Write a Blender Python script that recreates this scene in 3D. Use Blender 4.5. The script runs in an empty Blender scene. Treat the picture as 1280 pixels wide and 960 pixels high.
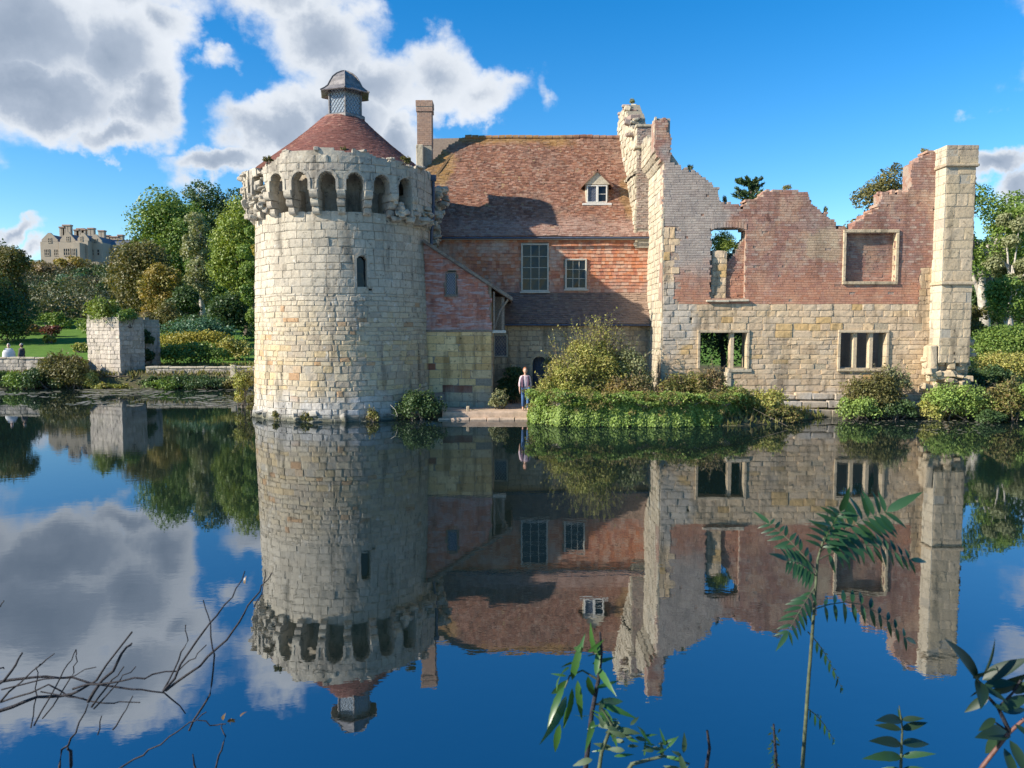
import bpy, bmesh, math, random
import numpy as np
from mathutils import Vector, Matrix

# ------------------------------------------------------------------ camera, sky, sun, exposure
SC = bpy.context.scene
COL = SC.collection
F = 961.0
PITCH = math.radians(4.0)
CAMZ = 3.5
cam_data = bpy.data.cameras.new('camera')
cam = bpy.data.objects.new('camera', cam_data); COL.objects.link(cam)
cam_data.sensor_width = 36.0
cam_data.lens = 36.0 * F / 1280.0
cam_data.dof.use_dof = True; cam_data.dof.focus_distance = 30.0; cam_data.dof.aperture_fstop = 6.5
cam_data.clip_start = 0.05; cam_data.clip_end = 6000
cam.location = (0, 0, CAMZ)
cam.rotation_euler = (math.radians(90) - PITCH, 0, 0)
SC.camera = cam

SC.view_settings.view_transform = 'Standard'
SC.view_settings.look = 'None'
SC.view_settings.exposure = 0.84
SC.view_settings.gamma = 1

SUN = Vector((-8.2, -3.0, 4.75)).normalized()       # towards the sun
sun_el = math.asin(SUN.z)
sun_data = bpy.data.lights.new('sun', 'SUN')
sun_data.energy = 5.0; sun_data.angle = math.radians(0.5); sun_data.color = (1.0, 0.91, 0.78)
sun = bpy.data.objects.new('sun', sun_data); COL.objects.link(sun)
sun.rotation_euler = SUN.to_track_quat('Z', 'Y').to_euler()
sun.location = (-40, -20, 40)

W = bpy.data.worlds.new("World"); SC.world = W; W.use_nodes = True
nt = W.node_tree; nt.nodes.clear()
def wn(t, **k):
    n = nt.nodes.new(t)
    for a, b in k.items(): setattr(n, a, b)
    return n
def wmath(op, a, b=None, c=None, clamp=False):
    n = wn('ShaderNodeMath', operation=op); n.use_clamp = clamp
    for i, x in enumerate((a, b, c)):
        if x is None: continue
        if hasattr(x, 'node'): nt.links.new(x, n.inputs[i])
        else: n.inputs[i].default_value = x
    return n.outputs[0]
def wstep(x, lo, hi):
    n = wn('ShaderNodeMapRange', interpolation_type='SMOOTHSTEP')
    nt.links.new(x, n.inputs[0]); n.inputs[1].default_value = lo; n.inputs[2].default_value = hi
    return n.outputs[0]
sky = wn('ShaderNodeTexSky', sky_type='NISHITA')
sky.sun_disc = False; sky.sun_elevation = sun_el
sky.sun_rotation = math.atan2(SUN.x, SUN.y)
sky.altitude = 50; sky.air_density = 1.0; sky.dust_density = 0.1; sky.ozone_density = 3.0
bg = wn('ShaderNodeBackground'); bg.inputs[1].default_value = 0.113
hs = wn('ShaderNodeHueSaturation'); hs.inputs['Saturation'].default_value = 1.42; hs.inputs['Hue'].default_value = .502; hs.inputs['Value'].default_value = 1.0
nt.links.new(sky.outputs[0], hs.inputs['Color']); nt.links.new(hs.outputs[0], bg.inputs[0])
tc = wn('ShaderNodeTexCoord')
def pdir(px, py):
    x = (px - 640) / F; u = (480 - py) / F
    return Vector((x, math.cos(PITCH) + u * math.sin(PITCH), -math.sin(PITCH) + u * math.cos(PITCH)))
# the cumulus clouds: soft lobes placed by direction, broken up by fractal noise
LOBES = [(20, 40, 180, 100, 1), (130, 60, 92, 100, 1), (60, 120, 130, 56, 1), (178, 125, 60, 66, .95), (150, 172, 64, 28, .8), (205, 20, 42, 50, .7), 
         (345, -10, 78, 60, .85), (400, 45, 92, 62, .9), (450, 100, 100, 62, .9), (530, 92, 85, 50, .8), (345, 165, 80, 52, 1), (280, 205, 80, 26, .95),
         (420, 150, 100, 62, 1), (500, 175, 60, 40, .9), (600, 112, 70, 36, .6), (640, 100, 60, 20, .4), (265, 76, 32, 24, .5), (12, 272, 52, 18, .8), (38, 302, 26, 15, .6),
         (1250, 208, 58, 30, 1), (1290, 240, 45, 38, .9), (688, 118, 20, 34, .42), (1215, 140, 26, 14, .42), (90, -60, 200, 60, .9), (-140, 80, 200, 120, 1),
         (1450, 60, 150, 60, .9), (1600, -120, 260, 90, .9), (-420, -60, 240, 120, 1), (-600, 210, 200, 60, .8), (1750, 180, 200, 50, .9)]
warp = wn('ShaderNodeTexNoise'); warp.inputs['Scale'].default_value = 9; warp.inputs['Detail'].default_value = 6; warp.inputs['Roughness'].default_value = .6
nt.links.new(tc.outputs['Generated'], warp.inputs['Vector'])
wsub = wn('ShaderNodeVectorMath', operation='SUBTRACT'); nt.links.new(warp.outputs['Color'], wsub.inputs[0]); wsub.inputs[1].default_value = (.5, .5, .5)
wsc = wn('ShaderNodeVectorMath', operation='SCALE'); nt.links.new(wsub.outputs[0], wsc.inputs[0]); wsc.inputs['Scale'].default_value = 0.13
wadd = wn('ShaderNodeVectorMath', operation='ADD'); nt.links.new(tc.outputs['Generated'], wadd.inputs[0]); nt.links.new(wsc.outputs[0], wadd.inputs[1])
val = None
for (px, py, rx, ry, wgt) in LOBES:
    d = pdir(px, py); L = d.length; c = d / L
    s = wn('ShaderNodeVectorMath', operation='SUBTRACT'); nt.links.new(wadd.outputs[0], s.inputs[0]); s.inputs[1].default_value = c
    m = wn('ShaderNodeVectorMath', operation='MULTIPLY'); nt.links.new(s.outputs[0], m.inputs[0])
    ax = L * F / rx / 1.08; az = L * F / ry / 1.08
    m.inputs[1].default_value = (ax, min(ax, az) * .8, az)
    l = wn('ShaderNodeVectorMath', operation='LENGTH'); nt.links.new(m.outputs[0], l.inputs[0])
    v = wmath('MULTIPLY', wmath('SUBTRACT', 1.0, l.outputs['Value'], clamp=True), wgt)
    val = v if val is None else wmath('MAXIMUM', val, v)
nz = wn('ShaderNodeTexNoise'); nz.inputs['Scale'].default_value = 13; nz.inputs['Detail'].default_value = 9; nz.inputs['Roughness'].default_value = .58
mp = wn('ShaderNodeMapping'); mp.inputs['Scale'].default_value = (1, 1, 1.5); nt.links.new(tc.outputs['Generated'], mp.inputs[0]); nt.links.new(mp.outputs[0], nz.inputs['Vector'])
dens = wmath('ADD', val, wmath('MULTIPLY', wmath('SUBTRACT', nz.outputs[0], .5), .85))
present = wstep(val, 0.0, 0.14)
alpha = wmath('MULTIPLY', wstep(dens, 0.01, 0.42), present)
nz2 = wn('ShaderNodeTexNoise'); nz2.inputs['Scale'].default_value = 9; nz2.inputs['Detail'].default_value = 9
nt.links.new(tc.outputs['Generated'], nz2.inputs['Vector'])
core = wmath('ADD', val, wmath('MULTIPLY', wmath('SUBTRACT', nz2.outputs[0], .5), .55))
cr = wn('ShaderNodeValToRGB'); nt.links.new(core, cr.inputs[0])
els = cr.color_ramp.elements
els[0].position = .16; els[0].color = (.80, .84, .90, 1)
els[1].position = .95; els[1].color = (.30, .37, .48, 1)
e = els.new(.44); e.color = (.68, .73, .80, 1)
e = els.new(.66); e.color = (.40, .47, .58, 1)
bg2 = wn('ShaderNodeBackground'); nt.links.new(cr.outputs[0], bg2.inputs[0]); bg2.inputs[1].default_value = .62
mx = wn('ShaderNodeMixShader'); nt.links.new(alpha, mx.inputs[0]); nt.links.new(bg.outputs[0], mx.inputs[1]); nt.links.new(bg2.outputs[0], mx.inputs[2])
ow = wn('ShaderNodeOutputWorld'); nt.links.new(mx.outputs[0], ow.inputs[0])

# ------------------------------------------------------------------ helpers
R = np.random.RandomState(7)
def P(px, py, Y):
    d = pdir(px, py); t = Y / d.y
    return Vector((d.x * t, Y, CAMZ + d.z * t))
def pz(py, Y): return P(640, py, Y).z
def pxX(px, Y): return (px - 640) / F * Y * 1.0          # close to the horizon line
WORLD = {}
def thing(name, label, cat, loc=(0, 0, 0), group=None):
    o = bpy.data.objects.new(name, None); COL.objects.link(o)
    o.location = loc; o.empty_display_size = .3
    o['label'] = label; o['category'] = cat
    if group: o['group'] = group
    WORLD[o.name] = Matrix.Translation(loc)
    return o
def tag(o, label, cat, group=None, kind=None):
    o['label'] = label; o['category'] = cat
    if group: o['group'] = group
    if kind: o['kind'] = kind
    return o
def put(o, parent=None):
    COL.objects.link(o)
    if parent is not None:
        o.parent = parent
        if parent.name in WORLD: o.matrix_parent_inverse = WORLD[parent.name].inverted()
    return o
def mesh_np(name, V, Q, mat, parent=None, rnd=None, smooth=False, T=None, kind=None):
    V = np.asarray(V, dtype=np.float32).reshape(-1, 3)
    me = bpy.data.meshes.new(name)
    nq = 0 if Q is None else len(Q); ntri = 0 if T is None else len(T)
    me.vertices.add(len(V)); me.vertices.foreach_set('co', V.ravel())
    loops = []
    if nq: loops.append(np.asarray(Q, dtype=np.int32).ravel())
    if ntri: loops.append(np.asarray(T, dtype=np.int32).ravel())
    loops = np.concatenate(loops)
    me.loops.add(len(loops)); me.loops.foreach_set('vertex_index', loops)
    starts = np.concatenate([np.arange(nq) * 4, nq * 4 + np.arange(ntri) * 3]).astype(np.int32)
    me.polygons.add(nq + ntri); me.polygons.foreach_set('loop_start', starts)
    me.update(calc_edges=True)
    me.polygons.foreach_set('use_smooth', np.full(nq + ntri, bool(smooth)))
    if rnd is not None:
        a = me.attributes.new('rnd', 'FLOAT', 'FACE'); a.data.foreach_set('value', np.asarray(rnd, dtype=np.float32))
    me.materials.append(mat)
    o = bpy.data.objects.new(name, me); put(o, parent)
    if kind: o['kind'] = kind
    return o
BOXQ = np.array([[0, 1, 2, 3], [7, 6, 5, 4], [0, 4, 5, 1], [1, 5, 6, 2], [2, 6, 7, 3], [3, 7, 4, 0]])
def boxes(name, L, mat, parent=None, bev=0, kind=None, frame=None, jit=0):
    """L: list of (x0,x1,y0,y1,z0,z1); frame: optional function on an (n,3) array"""
    V = []; Q = []
    for i, (a, b, c, d, e, f) in enumerate(L):
        v = np.array([[a, c, e], [a, d, e], [b, d, e], [b, c, e], [a, c, f], [a, d, f], [b, d, f], [b, c, f]], dtype=float)
        if jit: v += R.uniform(-jit, jit, v.shape)
        V.append(v); Q.append(BOXQ + 8 * i)
    V = np.concatenate(V); Q = np.concatenate(Q)
    if frame is not None: V = frame(V)
    o = mesh_np(name, V, Q, mat, parent, kind=kind)
    if bev:
        m = o.modifiers.new('bevel', 'BEVEL'); m.width = bev; m.segments = 2; m.limit_method = 'ANGLE'
    return o
def prism(name, poly, mat, parent, fn, d0, d1, bev=0):
    """poly of (a,b) points extruded between depth d0 and d1; fn(a,b,d)->xyz"""
    bm = bmesh.new()
    A = [bm.verts.new(fn(a, b, d0)) for a, b in poly]; B = [bm.verts.new(fn(a, b, d1)) for a, b in poly]
    n = len(poly)
    bm.faces.new(A); bm.faces.new(B[::-1])
    for i in range(n): bm.faces.new((A[(i + 1) % n], A[i], B[i], B[(i + 1) % n]))
    bmesh.ops.recalc_face_normals(bm, faces=bm.faces)
    me = bpy.data.meshes.new(name); bm.to_mesh(me); bm.free(); me.materials.append(mat)
    o = bpy.data.objects.new(name, me); put(o, parent)
    if bev:
        m = o.modifiers.new('bevel', 'BEVEL'); m.width = bev; m.segments = 2; m.limit_method = 'ANGLE'
    return o
def tubes(name, L, mat, parent=None, sides=6, kind=None, rough=0, link=True):
    """L: list of (points, radii)"""
    V = []; Q = []; base = 0
    for pts, rad in L:
        pts = [Vector(p) for p in pts]; n = len(pts)
        up = Vector((0, 0, 1))
        for i in range(n):
            t = (pts[min(i + 1, n - 1)] - pts[max(i - 1, 0)]).normalized()
            a = t.cross(up if abs(t.z) < .95 else Vector((1, 0, 0))).normalized(); b = t.cross(a)
            for k in range(sides):
                an = 2 * math.pi * k / sides
                r = rad[i] * (1 + (R.uniform(-rough, rough) if rough else 0))
                V.append(pts[i] + a * (math.cos(an) * r) + b * (math.sin(an) * r))
        for i in range(n - 1):
            for k in range(sides):
                k2 = (k + 1) % sides
                Q.append((base + i * sides + k, base + i * sides + k2, base + (i + 1) * sides + k2, base + (i + 1) * sides + k))
        base += n * sides
    return mesh_np(name, np.array(V), np.array(Q), mat, parent, smooth=True, kind=kind)

# ---- mappings: (u, v, n) -> world
def plane_map(O, U, V, N, warp=None, vw=0):
    O, U, V, N = [np.array(x, dtype=float) for x in (O, U, V, N)]
    def f(uvn):
        u, v, n = uvn[:, 0:1], uvn[:, 1:2], uvn[:, 2:3]
        if vw: v = v + (vw * snoise(uvn[:, 0], uvn[:, 1] * .6, 1.3, 2) + vw * .5 * np.sin(uvn[:, 0] * 4.1 + uvn[:, 1]))[:, None]
        if warp is not None: n = n + warp(uvn[:, 0], uvn[:, 1])[:, None]
        return O + u * U + v * V + n * N
    return f
def snoise(u, v, s, seed=0):
    return (np.sin(u * s + seed) * np.sin(v * s * 1.3 + seed * 2.1) + .5 * np.sin(u * s * 2.3 + v * s * 1.1 + seed)) / 1.5

def course_list(rows, inside, ulo, uhi, lmin, lmax, gap, rs, step=.04, minw=.06):
    out = []
    us = np.arange(ulo, uhi + step, step)
    for (v0, v1) in rows:
        ok = inside(us, np.full_like(us, v0 + (v1 - v0) * .35)) & inside(us, np.full_like(us, v0 + (v1 - v0) * .8))
        i = 0
        while i < len(us):
            if not ok[i]: i += 1; continue
            j = i
            while j + 1 < len(us) and ok[j + 1]: j += 1
            a, b = us[i], us[j] + step * .5
            u = a; first = True
            while u < b - minw:
                w = rs.uniform(lmin, lmax) * (rs.uniform(.5, 1) if first else 1); first = False
                e = min(u + w, b)
                if b - e < lmin * .45: e = b
                out.append((u + gap / 2, e - gap / 2, v0 + gap / 2, v1 - gap / 2))
                u = e
            i = j + 1
    return np.array(out).reshape(-1, 4)
def rows_between(v0, v1, hs, rs):
    rows = []; v = v0
    while v < v1 - .02:
        h = rs.uniform(*hs); e = min(v + h, v1)
        if v1 - e < hs[0] * .5: e = v1
        rows.append((v, e)); v = e
    return rows
def blocks_mesh(name, C, fmap, mat, parent, depth, proud=(.0, .02), cham=.012, tilt=0.0, rs=R, jit=.004, kind='stuff', rnd=None):
    """each row of C is (u0,u1,v0,v1); chamfered block of masonry each, joined"""
    C = np.asarray(C); n = len(C)
    if n == 0: return None
    u0, u1, v0, v1 = C.T
    d = depth if np.ndim(depth) else np.full(n, depth)
    f = rs.uniform(proud[0], proud[1], n)
    ch = np.minimum(cham, np.minimum(u1 - u0, v1 - v0) * .3)
    U = np.stack([u0, u1, u1, u0], 1); Vv = np.stack([v0, v0, v1, v1], 1)
    su = np.array([1, -1, -1, 1]); sv = np.array([1, 1, -1, -1])
    tl = np.stack([f + tilt, f + tilt, f, f], 1)
    j = lambda: rs.uniform(-jit, jit, (n, 4))
    ju, jv = j(), j()
    Ub, Vb = U + ju, Vv + jv
    if cham > 0:
        A = np.stack([Ub, Vb, np.repeat(-d[:, None], 4, 1)], 2)
        B = np.stack([Ub, Vb, tl - ch[:, None]], 2)
        Cc = np.stack([Ub + su * ch[:, None], Vb + sv * ch[:, None], tl + j() * 1.2], 2)
        V = np.concatenate([A, B, Cc], 1)
        q = []
        for k in range(4):
            k2 = (k + 1) % 4
            q += [(k, k2, 4 + k2, 4 + k), (4 + k, 4 + k2, 8 + k2, 8 + k)]
        q.append((8, 9, 10, 11)); K = 12
    else:
        A = np.stack([Ub, Vb, np.repeat(-d[:, None], 4, 1)], 2); B = np.stack([Ub, Vb, tl + j()], 2)
        V = np.concatenate([A, B], 1); q = [(k, (k + 1) % 4, 4 + (k + 1) % 4, 4 + k) for k in range(4)] + [(4, 5, 6, 7)]; K = 8
    q = np.array(q)
    Q = (q[None] + (np.arange(n) * K)[:, None, None]).reshape(-1, 4)
    W_ = fmap(V.reshape(-1, 3))
    rv = rs.rand(n) if rnd is None else rnd
    return mesh_np(name, W_, Q, mat, parent, rnd=np.repeat(rv, len(q)), kind=kind)
STONE_VARIANTS = {}
def stone_variants(mat):
    if mat.name in STONE_VARIANTS: return STONE_VARIANTS[mat.name]
    out = []
    rs = np.random.RandomState(3)
    for k in range(14):
        # unit block: 4x3 rough front face, sides going back
        nu, nv = 4, 3
        V = []; Q = []
        for jv in range(nv + 1):
            for iu in range(nu + 1):
                a = iu / nu - .5; b = jv / nv - .5
                edge = iu in (0, nu) or jv in (0, nv)
                corner = iu in (0, nu) and jv in (0, nv)
                z = (-.10 if edge else rs.uniform(-.12, .16)) - (.10 if corner else 0)
                if edge:
                    a *= 1 - rs.uniform(0, .018) - (.012 if corner else 0); b *= 1 - rs.uniform(0, .05) - (.02 if corner else 0)
                else:
                    a = a * 1.45 if abs(a) > .2 else a + rs.uniform(-.08, .08); b = b * 2.2 if abs(b) > .1 else b
                V.append((a, b, z))
        for jv in range(nv):
            for iu in range(nu):
                i = jv * (nu + 1) + iu
                Q.append((i, i + 1, i + nu + 2, i + nu + 1))
        ring = [i for i in range(nu)] + [nu + j * (nu + 1) for j in range(nv)] + [nv * (nu + 1) + nu - i for i in range(nu)] + [(nv - j) * (nu + 1) for j in range(nv)]
        base = len(V)
        for i in ring: V.append((V[i][0], V[i][1], -1.6))
        m = len(ring)
        for i in range(m):
            Q.append((ring[i], base + i, base + (i + 1) % m, ring[(i + 1) % m]))
        me = bpy.data.meshes.new('stone')
        me.from_pydata(V, [], Q); me.update(); me.polygons.foreach_set('use_smooth', np.zeros(len(Q), bool)); me.materials.append(mat)
        out.append(me)
    STONE_VARIANTS[mat.name] = out
    return out
def stones(C, fmap, mat, parent, depth=.05, limit=300, vis=None, rs=R, proud=(0, .02), stuffname='stonework', name='stone', bow=.03, backdepth=.06):
    """the biggest pieces in view as objects of their own, the rest joined"""
    C = np.asarray(C)
    area = (C[:, 1] - C[:, 0]) * (C[:, 3] - C[:, 2])
    if vis is not None: area = area * vis((C[:, 0] + C[:, 1]) / 2, (C[:, 2] + C[:, 3]) / 2)
    order = np.argsort(-area)
    pick = [i for i in order[:limit] if area[i] > 0.0]
    rest = np.setdiff1d(np.arange(len(C)), pick)
    vs = stone_variants(mat)
    for i in pick:
        u0, u1, v0, v1 = C[i]; uc, vc = (u0 + u1) / 2, (v0 + v1) / 2
        n0 = rs.uniform(*proud) - (rs.uniform(.02, .045) if rs.rand() < .07 else 0)
        p = fmap(np.array([[uc, vc, n0], [uc + .02, vc, n0], [uc, vc + .02, n0]]))
        du = Vector(p[1] - p[0]); sc = du.length / .02; du.normalize()
        dv = Vector(p[2] - p[0]).normalized(); dn = du.cross(dv).normalized()
        me = vs[rs.randint(len(vs))]
        o = bpy.data.objects.new(name, me)
        sgn = -1 if rs.rand() < .5 else 1
        if sgn < 0: du = -du; dv = -dv
        mw = Matrix(((du.x, dv.x, dn.x, p[0][0]), (du.y, dv.y, dn.y, p[0][1]), (du.z, dv.z, dn.z, p[0][2]), (0, 0, 0, 1)))
        mw = mw @ Matrix.Rotation(rs.uniform(-.012, .012), 4, 'Z') @ Matrix.Diagonal(((u1 - u0) * sc, (v1 - v0), depth, 1))
        COL.objects.link(o); o.parent = parent
        o.matrix_parent_inverse = WORLD[parent.name].inverted() if parent.name in WORLD else Matrix.Identity(4)
        o.matrix_basis = mw
    if len(rest):
        blocks_mesh(stuffname, C[rest], fmap, mat, parent, backdepth, proud=proud, cham=.014, rs=rs, jit=.008)
def raster_core(name, inside, u0, u1, v0, v1, du, dv, fmap, nf, nb, mat, parent, back=True):
    nu = int(round((u1 - u0) / du)); nv = int(round((v1 - v0) / dv))
    uu = u0 + np.arange(nu + 1) * du; vv = v0 + np.arange(nv + 1) * dv
    uc, vc = np.meshgrid(uu[:-1] + du / 2, vv[:-1] + dv / 2, indexing='ij')
    M = inside(uc.ravel(), vc.ravel()).reshape(nu, nv)
    G = np.stack(np.meshgrid(uu, vv, indexing='ij'), -1).reshape(-1, 2)
    nG = len(G)
    V = np.concatenate([np.c_[G, np.full(nG, nf)], np.c_[G, np.full(nG, nb)]])
    idx = lambda i, j, b=0: i * (nv + 1) + j + b * nG
    I, J = np.nonzero(M)
    Q = [np.stack([idx(I, J), idx(I + 1, J), idx(I + 1, J + 1), idx(I, J + 1)], 1)]
    if back: Q.append(np.stack([idx(I, J, 1), idx(I, J + 1, 1), idx(I + 1, J + 1, 1), idx(I + 1, J, 1)], 1))
    Mp = np.pad(M, 1)
    for (di, dj, a, b) in ((-1, 0, (0, 0), (0, 1)), (1, 0, (1, 1), (1, 0)), (0, -1, (1, 0), (0, 0)), (0, 1, (0, 1), (1, 1))):
        E = M & ~Mp[1 + di:nu + 1 + di, 1 + dj:nv + 1 + dj]
        I, J = np.nonzero(E)
        Q.append(np.stack([idx(I + a[0], J + a[1]), idx(I + b[0], J + b[1]), idx(I + b[0], J + b[1], 1), idx(I + a[0], J + a[1], 1)], 1))
    Q = np.concatenate(Q)
    used, inv = np.unique(Q, return_inverse=True)
    return mesh_np(name, fmap(V[used]), inv.reshape(-1, 4), mat, parent)

# ------------------------------------------------------------------ materials
def new_mat(name):
    m = bpy.data.materials.new(name); m.use_nodes = True
    t = m.node_tree; t.nodes.clear()
    out = t.nodes.new('ShaderNodeOutputMaterial'); b = t.nodes.new('ShaderNodeBsdfPrincipled')
    t.links.new(b.outputs[0], out.inputs[0])
    return m, t, b, out
def N_(t, typ, **k):
    n = t.nodes.new(typ)
    for a, b in k.items(): setattr(n, a, b)
    return n
def lnk(t, a, b):
    if hasattr(a, 'node'): t.links.new(a, b)
    else: b.default_value = a
def mth(t, op, a, b=None, clamp=False):
    n = N_(t, 'ShaderNodeMath', operation=op); n.use_clamp = clamp
    lnk(t, a, n.inputs[0])
    if b is not None: lnk(t, b, n.inputs[1])
    return n.outputs[0]
def ramp(t, x, cols):
    n = N_(t, 'ShaderNodeValToRGB'); t.links.new(x, n.inputs[0])
    e = n.color_ramp.elements
    k = len(cols)
    e[0].position = 0; e[0].color = (*cols[0], 1)
    e[1].position = 1; e[1].color = (*cols[-1], 1)
    for i in range(1, k - 1):
        q = e.new(i / (k - 1)); q.color = (*cols[i], 1)
    return n.outputs[0]
def noise(t, pos, scale, detail=4, rough=.55, sc=None):
    if sc is not None:
        mpp = N_(t, 'ShaderNodeMapping'); mpp.inputs['Scale'].default_value = sc; t.links.new(pos, mpp.inputs[0]); pos = mpp.outputs[0]
    n = N_(t, 'ShaderNodeTexNoise'); n.inputs['Scale'].default_value = scale; n.inputs['Detail'].default_value = detail; n.inputs['Roughness'].default_value = rough
    t.links.new(pos, n.inputs['Vector']); return n.outputs[0]
def sstep(t, x, lo, hi):
    n = N_(t, 'ShaderNodeMapRange', interpolation_type='SMOOTHSTEP')
    t.links.new(x, n.inputs[0]); n.inputs[1].default_value = lo; n.inputs[2].default_value = hi
    return n.outputs[0]
def mixc(t, f, a, b, mode='MIX'):
    n = N_(t, 'ShaderNodeMix', data_type='RGBA', blend_type=mode)
    lnk(t, f, n.inputs[0])
    if hasattr(a, 'node'): t.links.new(a, n.inputs[6])
    else: n.inputs[6].default_value = (*a, 1)
    if hasattr(b, 'node'): t.links.new(b, n.inputs[7])
    else: n.inputs[7].default_value = (*b, 1)
    return n.outputs[2]
def piece_mat(name, cols, layers=(), grain=9, bump=.5, rough=.9, var=(.72, 1.22), spec=.25, fine=60, dist=.03, streak=.0):
    m, t, b, out = new_mat(name)
    geo = N_(t, 'ShaderNodeNewGeometry'); pos = geo.outputs['Position']
    at = N_(t, 'ShaderNodeAttribute', attribute_name='rnd'); oi = N_(t, 'ShaderNodeObjectInfo')
    val = mth(t, 'FRACT', mth(t, 'ADD', at.outputs['Fac'], oi.outputs['Random']))
    col = ramp(t, val, cols)
    val2 = mth(t, 'FRACT', mth(t, 'MULTIPLY', val, 7.31))
    for L in layers:
        k = L['k']
        if k in 'xyz' and len(k) == 1:
            sp = N_(t, 'ShaderNodeSeparateXYZ'); t.links.new(pos, sp.inputs[0])
            c = sp.outputs['xyz'.index(k)]
            c = mth(t, 'ADD', c, mth(t, 'MULTIPLY', mth(t, 'SUBTRACT', noise(t, pos, L.get('ns', .8)), .5), L.get('na', 1.5)))
            mask = sstep(t, c, L['lo'], L['hi'])
        elif k == 'noise':
            mask = sstep(t, noise(t, pos, L['scale'], 5, .6, L.get('sc')), L['lo'], L['hi'])
        elif k == 'blob':
            s = N_(t, 'ShaderNodeVectorMath', operation='SUBTRACT'); t.links.new(pos, s.inputs[0]); s.inputs[1].default_value = L['c']
            mm = N_(t, 'ShaderNodeVectorMath', operation='DIVIDE'); t.links.new(s.outputs[0], mm.inputs[0]); mm.inputs[1].default_value = L['r']
            ln = N_(t, 'ShaderNodeVectorMath', operation='LENGTH'); t.links.new(mm.outputs[0], ln.inputs[0])
            c = mth(t, 'ADD', ln.outputs['Value'], mth(t, 'MULTIPLY', mth(t, 'SUBTRACT', noise(t, pos, L.get('ns', 1.5)), .5), L.get('na', 1.4)))
            mask = sstep(t, c, 1.15, .75)
        elif k == 'piece':
            mask = sstep(t, val2, L['lo'], L['lo'] + .02)
        if 'amt' in L: mask = mth(t, 'MULTIPLY', mask, L['amt'])
        if 'and' in L:
            q = L['and']
            sp = N_(t, 'ShaderNodeSeparateXYZ'); t.links.new(pos, sp.inputs[0])
            mask = mth(t, 'MULTIPLY', mask, sstep(t, sp.outputs['xyz'.index(q[0])], q[1], q[2]))
        c2 = L['col'][0] if len(L['col']) == 1 else ramp(t, val, L['col'])
        col = mixc(t, mask, col, c2)
    g1 = noise(t, pos, grain, 6, .65); g2 = noise(t, pos, fine, 3, .6); g0 = noise(t, pos, .7, 3)
    mr = N_(t, 'ShaderNodeMapRange'); t.links.new(mth(t, 'ADD', mth(t, 'MULTIPLY', g1, .6), mth(t, 'ADD', mth(t, 'MULTIPLY', g2, .2), mth(t, 'MULTIPLY', g0, .2))), mr.inputs[0])
    mr.inputs[1].default_value = .3; mr.inputs[2].default_value = .7; mr.inputs[3].default_value = var[0]; mr.inputs[4].default_value = var[1]
    mro = mr.outputs[0]
    if streak:
        st_ = noise(t, pos, 2.2, 5, .6, (1, 1, .16)); pt = noise(t, pos, 6.5, 5, .7)
        s1 = mth(t, 'MULTIPLY', sstep(t, st_, .52, .68), streak); s2 = mth(t, 'MULTIPLY', sstep(t, pt, .57, .66), streak * 1.1)
        mro = mth(t, 'MULTIPLY', mro, mth(t, 'SUBTRACT', 1.0, mth(t, 'ADD', s1, s2), True))
    cc = N_(t, 'ShaderNodeCombineColor')
    for i in range(3): t.links.new(mro, cc.inputs[i])
    col = mixc(t, 1.0, col, cc.outputs[0], 'MULTIPLY')
    t.links.new(col, b.inputs['Base Color'])
    b.inputs['Roughness'].default_value = rough; b.inputs['Specular IOR Level'].default_value = spec
    if bump:
        bp = N_(t, 'ShaderNodeBump'); bp.inputs['Strength'].default_value = bump; bp.inputs['Distance'].default_value = dist
        t.links.new(mth(t, 'ADD', g1, mth(t, 'MULTIPLY', g2, .35)), bp.inputs['Height']); t.links.new(bp.outputs[0], b.inputs['Normal'])
    return m
def plain_mat(name, col, rough=.6, metal=0, spec=.4, var=.15, scale=12, bump=.15):
    m, t, b, out = new_mat(name)
    tcn = N_(t, 'ShaderNodeNewGeometry'); n = noise(t, tcn.outputs['Position'], scale, 5, .6)
    lo = tuple(c * (1 - var) for c in col); hi = tuple(min(1, c * (1 + var)) for c in col)
    t.links.new(ramp(t, sstep(t, n, .3, .7), [lo, hi]), b.inputs['Base Color'])
    b.inputs['Roughness'].default_value = rough; b.inputs['Metallic'].default_value = metal; b.inputs['Specular IOR Level'].default_value = spec
    if bump:
        bp = N_(t, 'ShaderNodeBump'); bp.inputs['Strength'].default_value = bump; bp.inputs['Distance'].default_value = .02
        t.links.new(n, bp.inputs['Height']); t.links.new(bp.outputs[0], b.inputs['Normal'])
    return m
def leaf_mat(name, cols, trans=.3, rough=.5):
    m, t, b, out = new_mat(name)
    at = N_(t, 'ShaderNodeAttribute', attribute_name='rnd'); oi = N_(t, 'ShaderNodeObjectInfo')
    geo = N_(t, 'ShaderNodeNewGeometry')
    v = mth(t, 'FRACT', mth(t, 'ADD', mth(t, 'MULTIPLY', at.outputs['Fac'], .97), mth(t, 'MULTIPLY', oi.outputs['Random'], .0)))
    col = ramp(t, v, cols)
    t.links.new(col, b.inputs['Base Color']); b.inputs['Roughness'].default_value = rough; b.inputs['Specular IOR Level'].default_value = .35
    tr = N_(t, 'ShaderNodeBsdfTranslucent'); t.links.new(mixc(t, 1.0, col, (1.0, 1.0, .45), 'MULTIPLY'), tr.inputs[0])
    mx_ = N_(t, 'ShaderNodeMixShader'); mx_.inputs[0].default_value = trans
    t.links.new(b.outputs[0], mx_.inputs[1]); t.links.new(tr.outputs[0], mx_.inputs[2]); t.links.new(mx_.outputs[0], out.inputs[0])
    return m
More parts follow.
